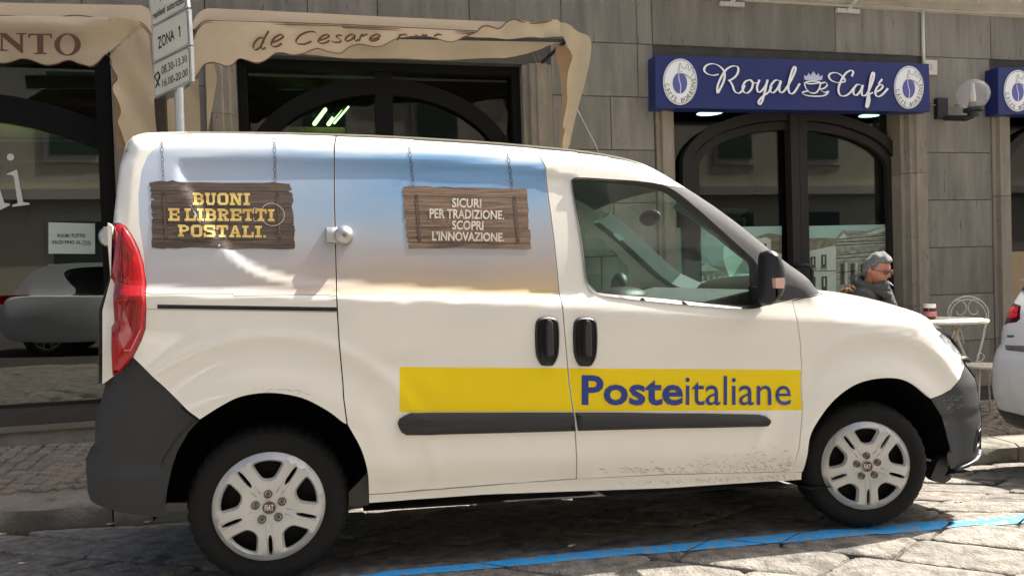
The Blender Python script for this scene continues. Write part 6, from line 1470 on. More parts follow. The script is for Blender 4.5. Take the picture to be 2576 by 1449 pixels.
# film printed with an old town view on the café glass
YFm = YG-.026
film = empty('window_film', aty(Z('z6', (960, 700))[0], YFm), label='old town photograph print covering the lower café glass', cat='window print')
TEAL = mp('film_sky', (.27, .44, .38), .5, .04, 2); FST = mp('film_stone', (.14, .155, .11), .55, .3, 14, stretch=(1, 1, 2), col2=(.30, .33, .26)); FWL = mp('film_wall', (.42, .50, .40), .55, .06, 4); FRF = mp('film_roof', (.13, .12, .075), .6, .3, 20, col2=(.24, .23, .15)); FDK = mp('film_dark', (.035, .045, .03), .5)
def fp(P, mat, off, zt='z6', name='film_area'):
    v, f, c, lp = cdt([(a, -b) for a, b in P], 400); on_plane([(a, -b) for a, b in v], f, YFm-off*.0012, 0, name, mat, film, zt)
zlow = 1500
fp([(-700, 262), (905, 238), (905, zlow), (-700, zlow)], TEAL, 0); fp([(1036, 238), (1655, 226), (1655, zlow), (1036, zlow)], TEAL, 0)
fp([(700, 330), (760, 300), (820, 286), (905, 300), (905, zlow), (700, zlow)], FRF, 1); fp([(735, 325), (800, 315), (830, 330), (830, 420), (905, 400), (905, zlow), (735, zlow)], FWL, 2); fp([(830, 345), (905, 340), (905, 430), (830, 400)], FRF, 3)
fp([(785, 358), (800, 358), (800, 376), (785, 376)], FDK, 4)
fp([(1036, 316), (1100, 322), (1200, 318), (1290, 322), (1290, 380), (1150, 400), (1036, 425)], FRF, 1); fp([(1036, 425), (1150, 398), (1270, 372), (1285, 400), (1285, zlow), (1036, zlow)], FWL, 2); fp([(1036, 335), (1088, 340), (1088, 362), (1036, 372)], FWL, 2)
fp([(1280, 320), (1325, 268), (1440, 270), (1500, 272), (1655, 228), (1655, zlow), (1280, zlow)], FST, 3)
fp([(1300, 325), (1330, 285), (1350, 300), (1350, 320)], FWL, 4); fp([(1470, 300), (1560, 262), (1640, 236), (1640, 262), (1560, 290)], FWL, 4)
for a in ((1285, 330, 1655, 300), (1285, 350, 1655, 335), (1285, 372, 1655, 352), (1285, 440, 1655, 405), (1285, 462, 1655, 440), (1285, 560, 1655, 520)):
    v, f = stroke2d([[(a[0], a[1]), (a[2], a[3])]], 5); on_plane(v, f, YFm-.006, 0, 'film_line', FDK, film, 'z6')
    v, f = stroke2d([[(a[0], a[1]+9), (a[2], a[3]+9)]], 4); on_plane(v, f, YFm-.006, 0, 'film_line', FWL, film, 'z6')
for x0 in (1310, 1380, 1450, 1520): fp([(x0, 500), (x0+26, 496), (x0+26, 640), (x0, 640)], FDK, 5); fp([(x0+34, 490), (x0+48, 488), (x0+48, 640), (x0+34, 640)], FWL, 5)
for (x0, y0, w_, h_) in ((1060, 462, 28, 80), (1105, 450, 34, 78), (1178, 436, 36, 90), (1060, 600, 28, 70), (1105, 590, 34, 90), (1180, 585, 38, 100)):
    fp([(x0, y0), (x0+w_, y0-3), (x0+w_, y0+h_), (x0, y0+h_)], FDK, 5); fp([(x0-8, y0+h_), (x0+w_+6, y0+h_-4), (x0+w_+6, y0+h_+12), (x0-8, y0+h_+14)], FST, 6)
    fp([(x0+w_*.38, y0+10), (x0+w_*.62, y0+9), (x0+w_*.62, y0+h_*.7), (x0+w_*.38, y0+h_*.7)], FWL, 6)
v, f = stroke2d([[(1036, 552), (1150, 548), (1285, 545)]], 4); on_plane(v, f, YFm-.007, 0, 'film_line', FDK, film, 'z6')
fp([(245, 500), (340, 490), (480, 520), (560, 490), (560, zlow), (200, zlow)], FST, 1); fp([(300, 550), (385, 498), (480, 545)], FWL, 2)
for x0 in (270, 310, 350, 390, 430, 470): fp([(x0, 580), (x0+16, 580), (x0+16, 690), (x0, 690)], FWL, 3)
fp([(505, 380), (520, 362), (545, 360), (640, 470), (600, 530), (555, 605), (530, 555), (505, 480), (500, 420)], mp('mint_reflection', (.62, .95, .78), .5), 4)  # mint drop: a sunlit reflection painted as a flat patch over the print
# notice in the left window
no = empty('sale_notice', aty(Z('z4', (540, 466))[0], YG-.03), label='white paper notice reading FUORI TUTTO stuck inside the left shop window', cat='notice')
on_plane([(365, 232), (715, 240), (715, 468), (365, 466)], [(0, 1, 2, 3)], YG-.028, .001, 'paper', mp('paper_mint', (.50, .58, .52), .7), no, 'z4')
def pl_word(s, quad, zt, y, mat, par, bold=.01):
    v, f = text2d(s, bold); on_plane(quadmap(v, quad), f, y, 0, 'lettering', mat, par, zt)
pl_word('FUORI TUTTO', [(432, 318), (642, 318), (642, 346), (432, 344)], 'z4', YG-.030, BLK, no, .03); pl_word('SALDI FINO AL', [(392, 366), (610, 368), (610, 394), (392, 392)], 'z4', YG-.030, BLK, no, .02); pl_word('70%', [(620, 368), (684, 370), (684, 396), (620, 396)], 'z4', YG-.030, GREYP, no, .02)
v, f = stroke2d([[(618, 400), (686, 401)]], 3); on_plane(v, f, YG-.030, 0, 'underline', GREYP, no, 'z4')
wl_ = empty('window_lettering', aty(Z('l', (100, 1200))[0], YG-.03), label='white serif letters stuck on the left shop window, ending in a lowercase i', cat='window lettering')
GW = mp('letter_grey_white', (.60, .60, .58), .5)
on_plane([(78+27*math.cos(a), 838+26*math.sin(a)) for a in np.linspace(0, 2*math.pi, 25)[:-1]], [tuple(range(24))], YG-.024, .002, 'letter', GW, wl_, 'l')
for P in ([(48, 962), (126, 930), (172, 1172), (218, 1178), (220, 1190), (92, 1206), (90, 1192), (132, 1180), (104, 990), (92, 972), (50, 968)], [(-60, 980), (-20, 1060), (0, 1080), (32, 1178), (74, 1184), (72, 1196), (0, 1230), (-80, 1240)]):
    v, f, c, lp = cdt([(a, -b) for a, b in P], 500); on_plane([(a, -b) for a, b in v], f, YG-.024, .002, 'letter', GW, wl_, 'l')
# goods behind the left glass
def cloth_heap(c, sx, sy, sz, mat, lbl, cat='clothes', seed=1):
    r2 = random.Random(seed); mb = MB().sphere((0, 0, 0), 1, seg=22, rings=12); V = []
    for x, y, z in mb.v:
        k = 1+.18*math.sin(5*x+seed)+.12*math.sin(9*y+3*z+seed*2)+.08*math.sin(17*x-7*z); V.append((c[0]+x*sx*k, c[1]+y*sy*k, c[2]+max(-.15, z)*sz*k))
    mb.v = V; o = mb.build('folded_clothes', mat, None, smooth=True, origin=c); tag(o, lbl, cat); return o
zs_ = zb1+.02
MB().box((xw0, YG+.02, zb1-.03), (xw1r-.06, YG+1.3, zb1)).build('display_floor', mp('display_floor', (.05, .045, .04), .7), w1)
c1_ = aty(Z('k', (620, 60))[0], YG+.25); cloth_heap((c1_[0], YG+.3, zs_), .26, .2, .10, mp('cloth_blue_grey', (.25, .30, .31), .9, .2, 9), 'pale blue grey folded clothes on the floor of the left window', seed=3)
c2_ = aty(Z('k', (260, 70))[0], YG+.25); cloth_heap((c2_[0], YG+.35, zs_), .34, .2, .07, mp('cloth_white', (.38, .40, .40), .9, .3, 7, col2=(.1, .1, .1)), 'crumpled white and dark cloth beside the red one in the left window', seed=5)
c3_ = aty(Z('k', (30, 80))[0], YG+.25); cloth_heap((c3_[0], YG+.3, zs_), .28, .2, .09, mp('cloth_red', (.28, .02, .02), .9, .2, 9), 'red folded cloth at the left edge of the shop window floor', seed=7)
c4_ = aty(Z('l', (40, 1250))[0], YG+.7); cloth_heap((c4_[0]-.15, YG+.8, c4_[2]), .25, .08, .5, mp('cloth_dark_red', (.10, .012, .012), .9, .2, 6), 'dark red garment hanging behind the window lettering', 'garment', seed=9)
# café interior: counter, bowl, notice frame
b_ = aty(Z('z6', (540, 160))[0], YG+.35); bw = empty('ceramic_bowl', (b_[0], YG+.35, b_[2]-.06), label='white scalloped bowl with orange fruit behind the café glass', cat='bowl')
MB().lathe([(.0001, -.10), (.07, -.10), (.10, -.04), (.17, .03), (.19, .04), (.165, .03), (.09, -.05), (.0001, -.06)], (b_[0], YG+.35, b_[2]), 'z', 24).build('bowl', mp('bowl_white', (.42, .42, .38), .5), bw, smooth=True)
fm = MB()
for k in range(5): fm.sphere((b_[0]-.1+.05*k, YG+.35, b_[2]+.035), .032, seg=8, rings=6)
fm.build('fruit', mp('fruit_orange', (.42, .14, .04), .5), bw, smooth=True, kind='stuff')
q = [aty(p, YG+.2) for p in Z('z6', (560, 180), (658, 178), (658, 240), (560, 240))]
fb = empty('framed_notice', q[3], label='small framed notice standing behind the café glass beside the bowl', cat='notice'); box_from(q, YG+.2, .02, 'frame', mp('frame_pale', (.38, .42, .36), .5), fb)
box_from([aty(p, YG+.198) for p in Z('z6', (572, 198), (640, 196), (640, 240), (572, 240))], YG+.198, .001, 'notice_sheet', mp('notice_sheet', (.25, .28, .24), .6), fb)
# ================================================================== terrace furniture
def raysw(p):
    d = ray(*p); t = 5.
    for _ in range(40): t = t*.5+.5*(SW(d[0]*t, d[1]*t)-CAMH)/d[2]
    return d[0]*t, d[1]*t
def bistro_chair(x, y, rot, lbl, back_w=.20, h=.96):
    z0 = SW(x, y); c = empty('bistro_chair', (x, y, z0), label=lbl, cat='chair', group='white wrought iron cafe chairs'); M = Matrix.Translation((x, y, z0)) @ Matrix.Rotation(rot, 4, 'Z')
    # local: seat centre at origin, back towards +y
    MB().lathe([(.0001, .462), (.17, .462), (.187, .458), (.19, .448), (.186, .440), (.0001, .444)], (0, 0, 0), 'z', 28).xf(M).build('seat', IRONW, c, autos=40)
    def arch(w_, top, zb_, off):
        P = []
        for t in np.linspace(0, 1, 34):
            a = math.pi*(1-t); k = math.sin(a)
            if t < .32: s = t/.32; P.append((-(.035+(w_-.035)*s**.85), .17+.05*s, zb_+(top-.17-zb_)*s))
            elif t > .68: s = (1-t)/.32; P.append(((.035+(w_-.035)*s**.85), .17+.05*s, zb_+(top-.17-zb_)*s))
            else: a = math.pi*(1-(t-.32)/.36); P.append((w_*math.cos(a), .22+.02*math.sin(a), top-.17+.17*math.sin(a)))
        return P
    MB().tube(arch(back_w, h, .46, 0), .0075, 7).xf(M).build('back_arch', IRONW, c, smooth=True)
    MB().tube([(px*.88, py-.004, .46+(pz-.46)*.955) for px, py, pz in arch(back_w, h, .46, 0)], .006, 7).xf(M).build('back_arch', IRONW, c, smooth=True)
    for s_ in (-1, 1):
        P = [(s_*.004, .23, h-.10), (s_*.012, .23, h-.055), (s_*.05, .23, h-.035), (s_*.095, .23, h-.055), (s_*.105, .23, h-.10), (s_*.07, .23, h-.125), (s_*.045, .23, h-.10)]
        P = [(s_*.12, .23, h-.04), (s_*.06, .235, h-.03), (s_*.015, .235, h-.075), (s_*.012, .235, h-.125), (s_*.04, .235, h-.165), (s_*.085, .235, h-.165), (s_*.10, .235, h-.135)]
        MB().tube([tuple(q) for q in cat3(P)], .0055, 6).xf(M).build('scroll', IRONW, c, smooth=True)
        P = [(s_*.03, .17, .465), (s_*.09, .175, .475), (s_*.115, .178, .515), (s_*.08, .18, .545), (s_*.05, .18, .52), (s_*.07, .178, .50)]
        MB().tube([tuple(q) for q in cat3(P)], .005, 6).xf(M).build('scroll', IRONW, c, smooth=True)
    for a in (45, 135, 225, 315):
        ca, sa = math.cos(rad(a)), math.sin(rad(a))
        MB().tube([(ca*.13, sa*.13, .45), (ca*.15, sa*.15, .3), (ca*.20, sa*.20, 0)], .0085, 7).tube([(ca*.13+.03*sa, sa*.13-.03*ca, .45), (ca*.16, sa*.16, .2)], .006, 6).xf(M).build('leg', IRONW, c, smooth=True)
    return c
def cat3(P, k=6):
    p = [np.array(a, float) for a in P]; q = [2*p[0]-p[1]]+p+[2*p[-1]-p[-2]]; o = []
    for i in range(1, len(q)-2):
        for j in range(k):
            t = j/k; o.append(.5*((2*q[i])+(-q[i-1]+q[i+1])*t+(2*q[i-1]-5*q[i]+4*q[i+1]-q[i+2])*t*t+(-q[i-1]+3*q[i]-3*q[i+1]+q[i+2])*t**3))
    o.append(p[-1]); return o
YC = 5.62
cs = aty(Z('q', (690, 650))[0], YC-.05); ct_ = aty(Z('q', (675, 275))[0], YC+.2)
bistro_chair(cs[0], YC, rad(-14), 'empty white iron chair with a heart shaped back, between the bonnet and the next car', .19, (ct_[2]-SW(cs[0], YC)))
YT = 5.2
tr_ = aty(Z('q', (598, 430))[0], YT); R_t = .34; tx0 = tr_[0]-R_t; tz0 = tr_[2]; tg = SW(tx0, YT)
tb_ = empty('bistro_table', (tx0, YT, tg), label='round white iron table with flaking edge beside the seated man', cat='table'); H_ = tz0-tg
MB().lathe([(.0001, 0), (R_t-.02, 0), (R_t, -.004), (R_t, -.022), (R_t-.012, -.024), (R_t-.014, -.010), (.0001, -.010)], (tx0, YT, tz0+.004), 'z', 40).build('tabletop', IRONW, tb_, autos=40)
for a in (20, 140, 260):
    ca, sa = math.cos(rad(a)), math.sin(rad(a))
    MB().tube([(tx0+ca*.25, YT+sa*.25, tz0-.015), (tx0+ca*.10, YT+sa*.10, tz0-.30), (tx0+ca*.06, YT+sa*.06, tg+.35), (tx0+ca*.26, YT+sa*.26, tg)], .009, 7).tube([(tx0+ca*.13, YT+sa*.13, tz0-.02), (tx0+ca*.29, YT+sa*.29, tz0-.17), (tx0+ca*.24, YT+sa*.24, tz0-.02)], .006, 6).build('leg', IRONW, tb_, smooth=True)
jx = aty(Z('q', (278, 380))[0], YT+.05); jr = (aty(Z('q', (315, 380))[0], YT)[0]-aty(Z('q', (241, 380))[0], YT)[0])/2
jz = tz0+.005; jh = aty(Z('q', (278, 333))[0], YT+.05)[2]-jz
ja = empty('glass_jar', (jx[0], YT+.05, jz), label='jar of brown spread with a white lid standing on the round table', cat='jar')
MB().lathe([(.0001, 0), (jr*.8, 0), (jr*.95, .01), (jr*1.0, jh*.3), (jr*.93, jh*.55), (jr*.9, jh*.75), (.0001, jh*.76)], (jx[0], YT+.05, jz), 'z', 24).build('jar_body', mp('spread_brown', (.055, .018, .01), .15, coat=.8), ja, autos=40)
MB().lathe([(jr*.9, jh*.75), (jr*.93, jh*.76), (jr*.93, jh*.98), (jr*.88, jh), (.0001, jh)], (jx[0], YT+.05, jz), 'z', 24).build('lid', WHITE, ja, autos=40)
MB().lathe([(jr*1.02, jh*.18), (jr*1.015, jh*.45), (jr*.97, jh*.52)], (jx[0], YT+.05, jz), 'z', 24).build('paper_label', mp('label_pink', (.7, .5, .48), .5, .3, 40, col2=(.75, .1, .1)), ja, smooth=True)
# ================================================================== the seated man
YM = 5.12
hm = Vector(aty(Z('m', (1270, 660))[0], YM)); gz = SW(hm.x, YM)
man = empty('person', (hm.x-.12, YM, gz), label='grey haired man in glasses, grey scarf and dark fur-trimmed jacket, smoking at the table', cat='person')
SKIN = mp('skin', (.46, .20, .125), .55, .08, 30, .1, 200); JK = mp('jacket_dark', (.035, .032, .034), .55, .25, 12, .6, 40); SCF = mp('scarf_grey', (.085, .09, .085), .9, .25, 30, 1.2, 60, stretch=(1, 1, 3))
HAIR = mp('grey_hair', (.20, .20, .20), .6, .3, 40, 2.0, 120, stretch=(1, 3, 1), col2=(.42, .42, .42)); TRO = mp('trousers_dark', (.03, .035, .05), .85, .2, 9); FUR = mp('fur_brown', (.20, .10, .05), .95, .4, 30, 1.5, 80, col2=(.42, .24, .12))
def skinned(name, pts, edges, radii, mat, par, sub=2, root=0):
    me = bpy.data.meshes.new(name); o0 = worg(par); me.from_pydata([tuple(Vector(p)-o0) for p in pts], edges, []); o = bpy.data.objects.new(name, me); COL.objects.link(o)
    o.parent = par; WO[o.name] = o0
    md = o.modifiers.new('skin', 'SKIN'); md.use_smooth_shade = True
    for i, r in enumerate(radii):
        sv_ = me.skin_vertices[0].data[i]; sv_.radius = r if isinstance(r, tuple) else (r, r); sv_.use_root = (i == root)
    s = o.modifiers.new('sub', 'SUBSURF'); s.levels = sub; s.render_levels = sub; me.materials.append(mat); return o
fx, fy = math.cos(rad(-60)), math.sin(rad(-60))      # facing: right and towards the camera
f3 = Vector((fx, fy, 0)); l3 = Vector((-fy, fx, 0)); u3 = Vector((0, 0, 1)); base = Vector((hm.x, YM, 0))-f3*.10
def bp(f_, l_, z_): return tuple(base+f3*f_+l3*l_+u3*(gz+z_))
hh_ = hm.z-gz     # head centre above the pavement
sh_ = hh_-.20
seat_ = .50
P = [bp(0, 0, seat_), bp(-.02, 0, seat_+.2), bp(.0, 0, sh_-.12), bp(.03, 0, sh_-.01), bp(.07, 0, sh_+.09),
     bp(.02, .17, sh_-.03), bp(.10, .25, sh_-.27), bp(.34, .17, sh_-.34), bp(.02, -.17, sh_-.03), bp(.08, -.26, sh_-.28), bp(.33, -.16, sh_-.36)]
skinned('jacket', P, [(0, 1), (1, 2), (2, 3), (3, 4), (3, 5), (5, 6), (6, 7), (3, 8), (8, 9), (9, 10)], [.17, .165, (.20, .15), (.15, .12), .075, .095, .072, .05, .095, .072, .05], JK, man)
P = [bp(0, 0, seat_), bp(.10, .10, seat_), bp(.46, .13, seat_+.02), bp(.50, .13, .10), bp(.56, .13, .05), bp(.10, -.10, seat_), bp(.46, -.13, seat_+.02), bp(.50, -.13, .10), bp(.56, -.13, .05)]
skinned('trousers', P, [(0, 1), (1, 2), (2, 3), (3, 4), (0, 5), (5, 6), (6, 7), (7, 8)], [.15, .11, .075, .055, .05, .11, .075, .055, .05], TRO, man)
for s_ in (1, -1):
    MB().sphere((0, 0, 0), 1, seg=14, rings=8).xf(Matrix.Translation(bp(.58, s_*.13, .045)) @ Matrix.Rotation(rad(-60), 4, 'Z') @ Matrix.Diagonal((.14, .05, .045, 1))).build('shoe', BLACK, man, smooth=True)
    # hands on the table edge: palm, four fingers, thumb
    w0 = Vector(bp(.34, s_*.17, sh_-.34-(.02 if s_ < 0 else 0))); hd = MB()
    pl = w0+f3*.06; hd.sphere((0, 0, 0), 1, seg=12, rings=8); hd.xf(Matrix.Translation(pl) @ Matrix.Rotation(rad(-60), 4, 'Z') @ Matrix.Diagonal((.06, .042, .018, 1)))
    for k in range(4):
        o_ = pl+f3*.04+l3*(s_*(-.030+.020*k)); ln = (.07, .08, .075, .06)[k]
        hd.tube([tuple(o_), tuple(o_+f3*ln*.5+u3*.008), tuple(o_+f3*ln*.85-u3*.008), tuple(o_+f3*ln-u3*.022)], [.010, .009, .008, .006], 8)
    o_ = pl-l3*(s_*.035)-f3*.01; hd.tube([tuple(o_), tuple(o_-l3*s_*.025+f3*.025), tuple(o_-l3*s_*.025+f3*.055)], [.012, .010, .007], 8)
    hd.build('hand', SKIN, man, smooth=True)
# head (local: x forward, z up), tilted down
HM = Matrix.Translation(hm) @ Matrix.Rotation(rad(-76), 4, 'Z') @ Matrix.Rotation(rad(17), 4, 'Y') @ Matrix.Scale(1.0, 4)
hb = MB().sphere((0, 0, 0), 1, seg=36, rings=28); V = []
for x, y, z in hb.v:
    rx, ry, rz = .098, .076, .118
    k = 1.0
    X = x*rx; Y_ = y*ry; Zc = z*rz
    if z < -.1 and x > -.2: Y_ *= 1-.28*min(1, (-z-.1)/.9); X = X*(1+.0*z)+.012*min(1, -z)
    if x < 0 and z < -.3: X *= .75
    if x > .3:
        X += .0*z; X -= .010*math.exp(-((abs(y)-.38)/.16)**2-((z-.08)/.13)**2)      # eye sockets
        X += .026*math.exp(-(y/.13)**2-((z+.20)/.13)**2)+.012*math.exp(-(y/.1)**2-((z+.02)/.2)**2)     # nose
        X += .006*math.exp(-(y/.35)**2-((z+.50)/.05)**2)+.006*math.exp(-(y/.33)**2-((z+.60)/.05)**2)-.004*math.exp(-(y/.3)**2-((z+.55)/.03)**2)
        X += .006*math.exp(-(abs(y)/.5)**2-((z-.24)/.08)**2)+.008*math.exp(-(y/.3)**2-((z+.85)/.15)**2)
    V.append((X, Y_, Zc))
hb.v = V
for s_ in (1, -1): hb.sphere((-.008, s_*.079, -.008), .03, (.55, .3, 1.05), 10, 8)
hb.tube([(-.02, 0, -.05), (-.035, 0, -.12), (-.06, 0, -.2)], [.046, .048, .055], 14)
hb.xf(HM).build('head', SKIN, man, smooth=True)
hr_ = MB().sphere((0, 0, 0), 1, seg=44, rings=30); V = []; r3 = random.Random(2)
for x, y, z in hr_.v:
    lim = .52 if x > .40 else (.05 if x > -.05 else (-.62 if abs(y) < .6 or x < -.35 else -.25))
    on = z > lim-.02
    th = 1.10+.035*math.sin(9*y+7*x)+.04*r3.random()+(.16*max(0, z)*max(0, x+.6)) if on else .80
    V.append((x*.098*th-(.004), y*.076*th*1.02, z*.118*th))
hr_.v = V; hr_.xf(HM).build('hair', HAIR, man, smooth=True)
gg = MB(); 
for s_ in (1, -1):
    P = [(.104, s_*(.034+.027*math.cos(a)*(1 if True else 1)), .004+.017*math.sin(a)) for a in np.linspace(0, 2*math.pi, 15)]; gg.tube(P, .0026, 6, caps=False); gg.tube([(.102, s_*.061, .008), (.05, s_*.079, .006), (-.01, s_*.083, .004)], .0024, 5)
gg.tube([(.106, -.009, .008), (.110, 0, .011), (.106, .009, .008)], .0024, 5); gl_ = gg.xf(HM).build('glasses', mp('glasses_brown', (.07, .015, .01), .3), man, smooth=True)
for s_ in (1, -1):
    P = [(.104, s_*(.034+.026*math.cos(a)), .004+.016*math.sin(a)) for a in np.linspace(0, 2*math.pi, 17)[:-1]]; m_ = MB(); m_.add(P, [tuple(range(16))]); m_.xf(HM).build('lens', mp('lens_brown', (.13, .045, .03), .1, coat=.6), gl_)
MB().tube([(.112, .0, -.064), (.16, .006, -.085)], .0042, 8).xf(HM).build('cigarette', WHITE, man, smooth=True)
for k in range(3):
    P = [bp(.05+(.115+.012*k)*math.cos(a)*.9, (.118-.006*k)*math.sin(a), sh_+.085-.028*k+.02*math.cos(a*2+k)+(-.03*math.cos(a))) for a in np.linspace(0, 2*math.pi, 20)]
    MB().tube(P, [.034-.002*k+.006*math.sin(5*i) for i in range(20)], 10, caps=False).build('scarf', SCF, man, smooth=True)
MB().tube([bp(.15, .02, sh_+.03), bp(.185, .03, sh_-.10), bp(.19, .035, sh_-.25)], [.045, .05, .04], 10).build('scarf_end', SCF, man, smooth=True)
fu = MB(); r3 = random.Random(8)
for i in range(230):
    a = math.pi*(.12+1.76*r3.random()); rr_ = .20+r3.uniform(-.02, .03); c = Vector(bp(rr_*math.cos(a)*.6-.03, rr_*math.sin(a)*1.05, sh_+.015+.03*math.sin(a*3)+r3.uniform(-.02, .03)))
    d = Vector((r3.uniform(-1, 1), r3.uniform(-1, 1), r3.uniform(-.6, 1))).normalized()*r3.uniform(.02, .045); fu.tube([tuple(c), tuple(c+d)], [.012, .001], 4)
fu.build('fur_collar', FUR, man, smooth=True)
bistro_chair(base.x-.02, base.y+.02, rad(30), 'white iron chair on which the man sits, behind the bonnet', .17, .9)
# ================================================================== cars
def gcar(name, lbl, x0, y0, L, W, body_prof, glass_prof, zoff, col, group=None, facing=1, tyre=.31, wx=(.17, .8)):
    """x0: rear end, y0: side nearest +y; profile in (u along length 0..1, z)"""
    P_ = mp('car_paint_'+name, col, .35, .03, 2, coat=.5)
    c = empty(name, (x0+L*.5, y0-W/2, G(x0+L*.5, y0)), label=lbl, cat='car', group=group)
    X = lambda u: x0+u*L
    def skin(prof, ws, mat, nm, inset_=.0):
        pr = ccw(smooth_poly([(X(u), z+G(x0+L*.5, y0-W/2)+zoff) for u, z in prof], 2)); n = len(pr); cx_ = sum(p[0] for p in pr)/n; cz_ = sum(p[1] for p in pr)/n; V = []
        for s_, k in ws: V += [(cx_+(p[0]-cx_)*k, y0-W/2+s_*W/2*(1 if inset_ == 0 else 1-inset_*max(0, (p[1]-cz_+.25))), cz_+(p[1]-cz_)*k) for p in pr]
        m_ = len(ws); fs = [(r*n+i, r*n+(i+1) % n, (r+1)*n+(i+1) % n, (r+1)*n+i) for r in range(m_-1) for i in range(n)]+[tuple(range(n))[::-1], tuple(range((m_-1)*n, m_*n))]
        o = mesh_obj(nm, V, fs, mat, c, smooth=True); o.data.set_sharp_from_angle(angle=rad(60)); return o
    skin(body_prof, [(-1, .95), (-.96, .99), (-.6, 1), (.6, 1), (.96, .99), (1, .95)], P_, 'body')
    skin(glass_prof, [(-.84, .95), (-.80, 1), (.80, 1), (.84, .95)], mp('car_glass_dark', (.02, .025, .025), .06, coat=1), 'glasshouse')
    if name == 'hatchback':
        cp = [(.035, .95), (.055, 1.08), (.115, 1.40), (.185, 1.50), (.38, 1.52), (.56, 1.43), (.76, .99), (.73, .99), (.545, 1.38), (.38, 1.45), (.25, 1.43), (.22, 1.32), (.30, .95)]
        for ws_ in ([(-.86, 1), (-.80, 1)], [(.80, 1), (.86, 1)]): skin(cp, ws_, P_, 'window_pillars')
        gz_ = G(x0+L*.5, y0-W/2); MB().box((X(.17), y0-W/2-.82*W/2, gz_+1.46), (X(.42), y0-W/2+.82*W/2, gz_+1.50)).build('roof', P_, c)
    rf_ = [(u, z+.012) for u, z in glass_prof if z > max(q[1] for q in glass_prof)-.08]
    for u in wx:
        for s_ in (1, -1):
            yy = y0-W/2+s_*(W/2-.02); gx = X(u); zc_ = G(gx, y0-W/2)+tyre
            wh = empty('wheel', (gx, yy, zc_), parent=c); M = Matrix.Translation((gx, yy, zc_)) @ Matrix.Rotation(math.pi if s_ > 0 else 0, 4, 'Z')
            MB().lathe([(tyre*.66, .03), (tyre*.72, 0), (tyre*.85, -.012), (tyre*.97, .01), (tyre, .04), (tyre, .16), (tyre*.95, .19), (tyre*.66, .18)], (0, 0, 0), 'y', 40).xf(M).build('tyre', RUBT, wh, smooth=True)
            g = MB().disc((0, .04, 0), tyre*.68, seg=28); g.xf(M).build('wheel_disc', DARK, wh)
            g = MB().lathe([(tyre*.68, .02), (tyre*.70, .0), (tyre*.66, .0), (tyre*.64, .02)], (0, 0, 0), 'y', 32)
            for k in range(14):
                a = 2*math.pi*k/14+(.10 if k % 2 else -.10); g.tube([(0.03*math.cos(a), -.0, .03*math.sin(a)), (tyre*.67*math.cos(a), .008, tyre*.67*math.sin(a))], .010, 5)
            g.xf(M).build('rim', ALU, wh)
            ar = MB().lathe([(tyre*1.0, .004), (tyre*1.16, .0), (tyre*1.16, .1)], (0, 0, 0), 'y', 40).xf(Matrix.Translation((gx, yy+s_*(-.0), zc_+.02)) @ Matrix.Rotation(math.pi if s_ > 0 else 0, 4, 'Z')).build('arch_liner', DARK, c)
    return c
HB = [(.0, .42), (.0, .75), (.015, .95), (.05, 1.02), (.3, .98), (.72, .93), (.92, .82), (.99, .66), (1, .45), (.97, .27), (.5, .22), (.05, .24)]
HG = [(.03, .92), (.05, 1.05), (.11, 1.38), (.18, 1.47), (.38, 1.49), (.55, 1.40), (.74, .98), (.74, .88)]
cA = gcar('hatchback', 'silver hatchback parked across the street, seen mirrored in the left shop window', -5.1, -.62, 4.0, 1.7, HB, HG, 0, (.80, .82, .84))
def plight(px_, z0, z1, l, yy, c, mat='red_lens'):
    MB().box((px_, yy-.05, z0), (px_+l, yy+.012, z1), bev=.0).build('tail_light', MATS[mat], c)
gA = G(-4.5, -1); plight(-5.09, gA+.84, gA+.98, .42, -.66, cA)
cB = gcar('pale_saloon', 'pale green car parked across the street, mirrored low at the left edge', -9.9, -.7, 4.1, 1.7, [(0, .4), (0, .75), (.02, .9), (.3, .95), (.72, .90), (.92, .78), (.99, .6), (1, .42), (.96, .27), (.5, .22), (.04, .26)], [(.06, .88), (.14, 1.32), (.2, 1.4), (.45, 1.42), (.55, 1.36), (.72, .92), (.72, .85)], 0, (.36, .42, .34))
cB.name = 'parked_saloon'
# ---- rear corner of the white car in front of the van
YS = 4.60
prof = [aty(p, YS) for p in Z('q', (955, 160), (905, 240), (868, 300), (830, 365), (800, 425), (772, 520), (765, 606), (735, 650), (715, 700), (702, 800), (704, 930), (716, 990), (738, 1038), (748, 1080), (772, 1120), (808, 1162), (835, 1172))]
PXs = [p[0]-.045 for p in prof]; PZs = [p[2] for p in prof]
gx5 = G(5.6, 4.6)
suv = empty('parked_car', (PXs[8]+2, 3.75, G(PXs[8]+2, 3.75)), label='white car with red tail light parked in front of the van, at the right edge', cat='car')
def xr5(y, z):
    y = np.asarray(y, float); z = np.asarray(z, float); b = np.interp(-z, [-q for q in PZs], PXs)
    return b+rnd_off(np.clip(YS+.02-y, 0, 9), .16, .9)+rnd_off(np.clip(y-2.99, 0, 9), .16, .9)-.10*np.clip(np.minimum(YS-y, y-3.0)/.8, 0, 1)**.8
def R5(p):
    d = ray(*p); X = 4.9
    for _ in range(40):
        t = X/d[0]; y, z = d[1]*t, CAMH+d[2]*t; y = min(y, YS+.02); X = .6*X+.4*float(xr5(y, z))
    return (y, z)
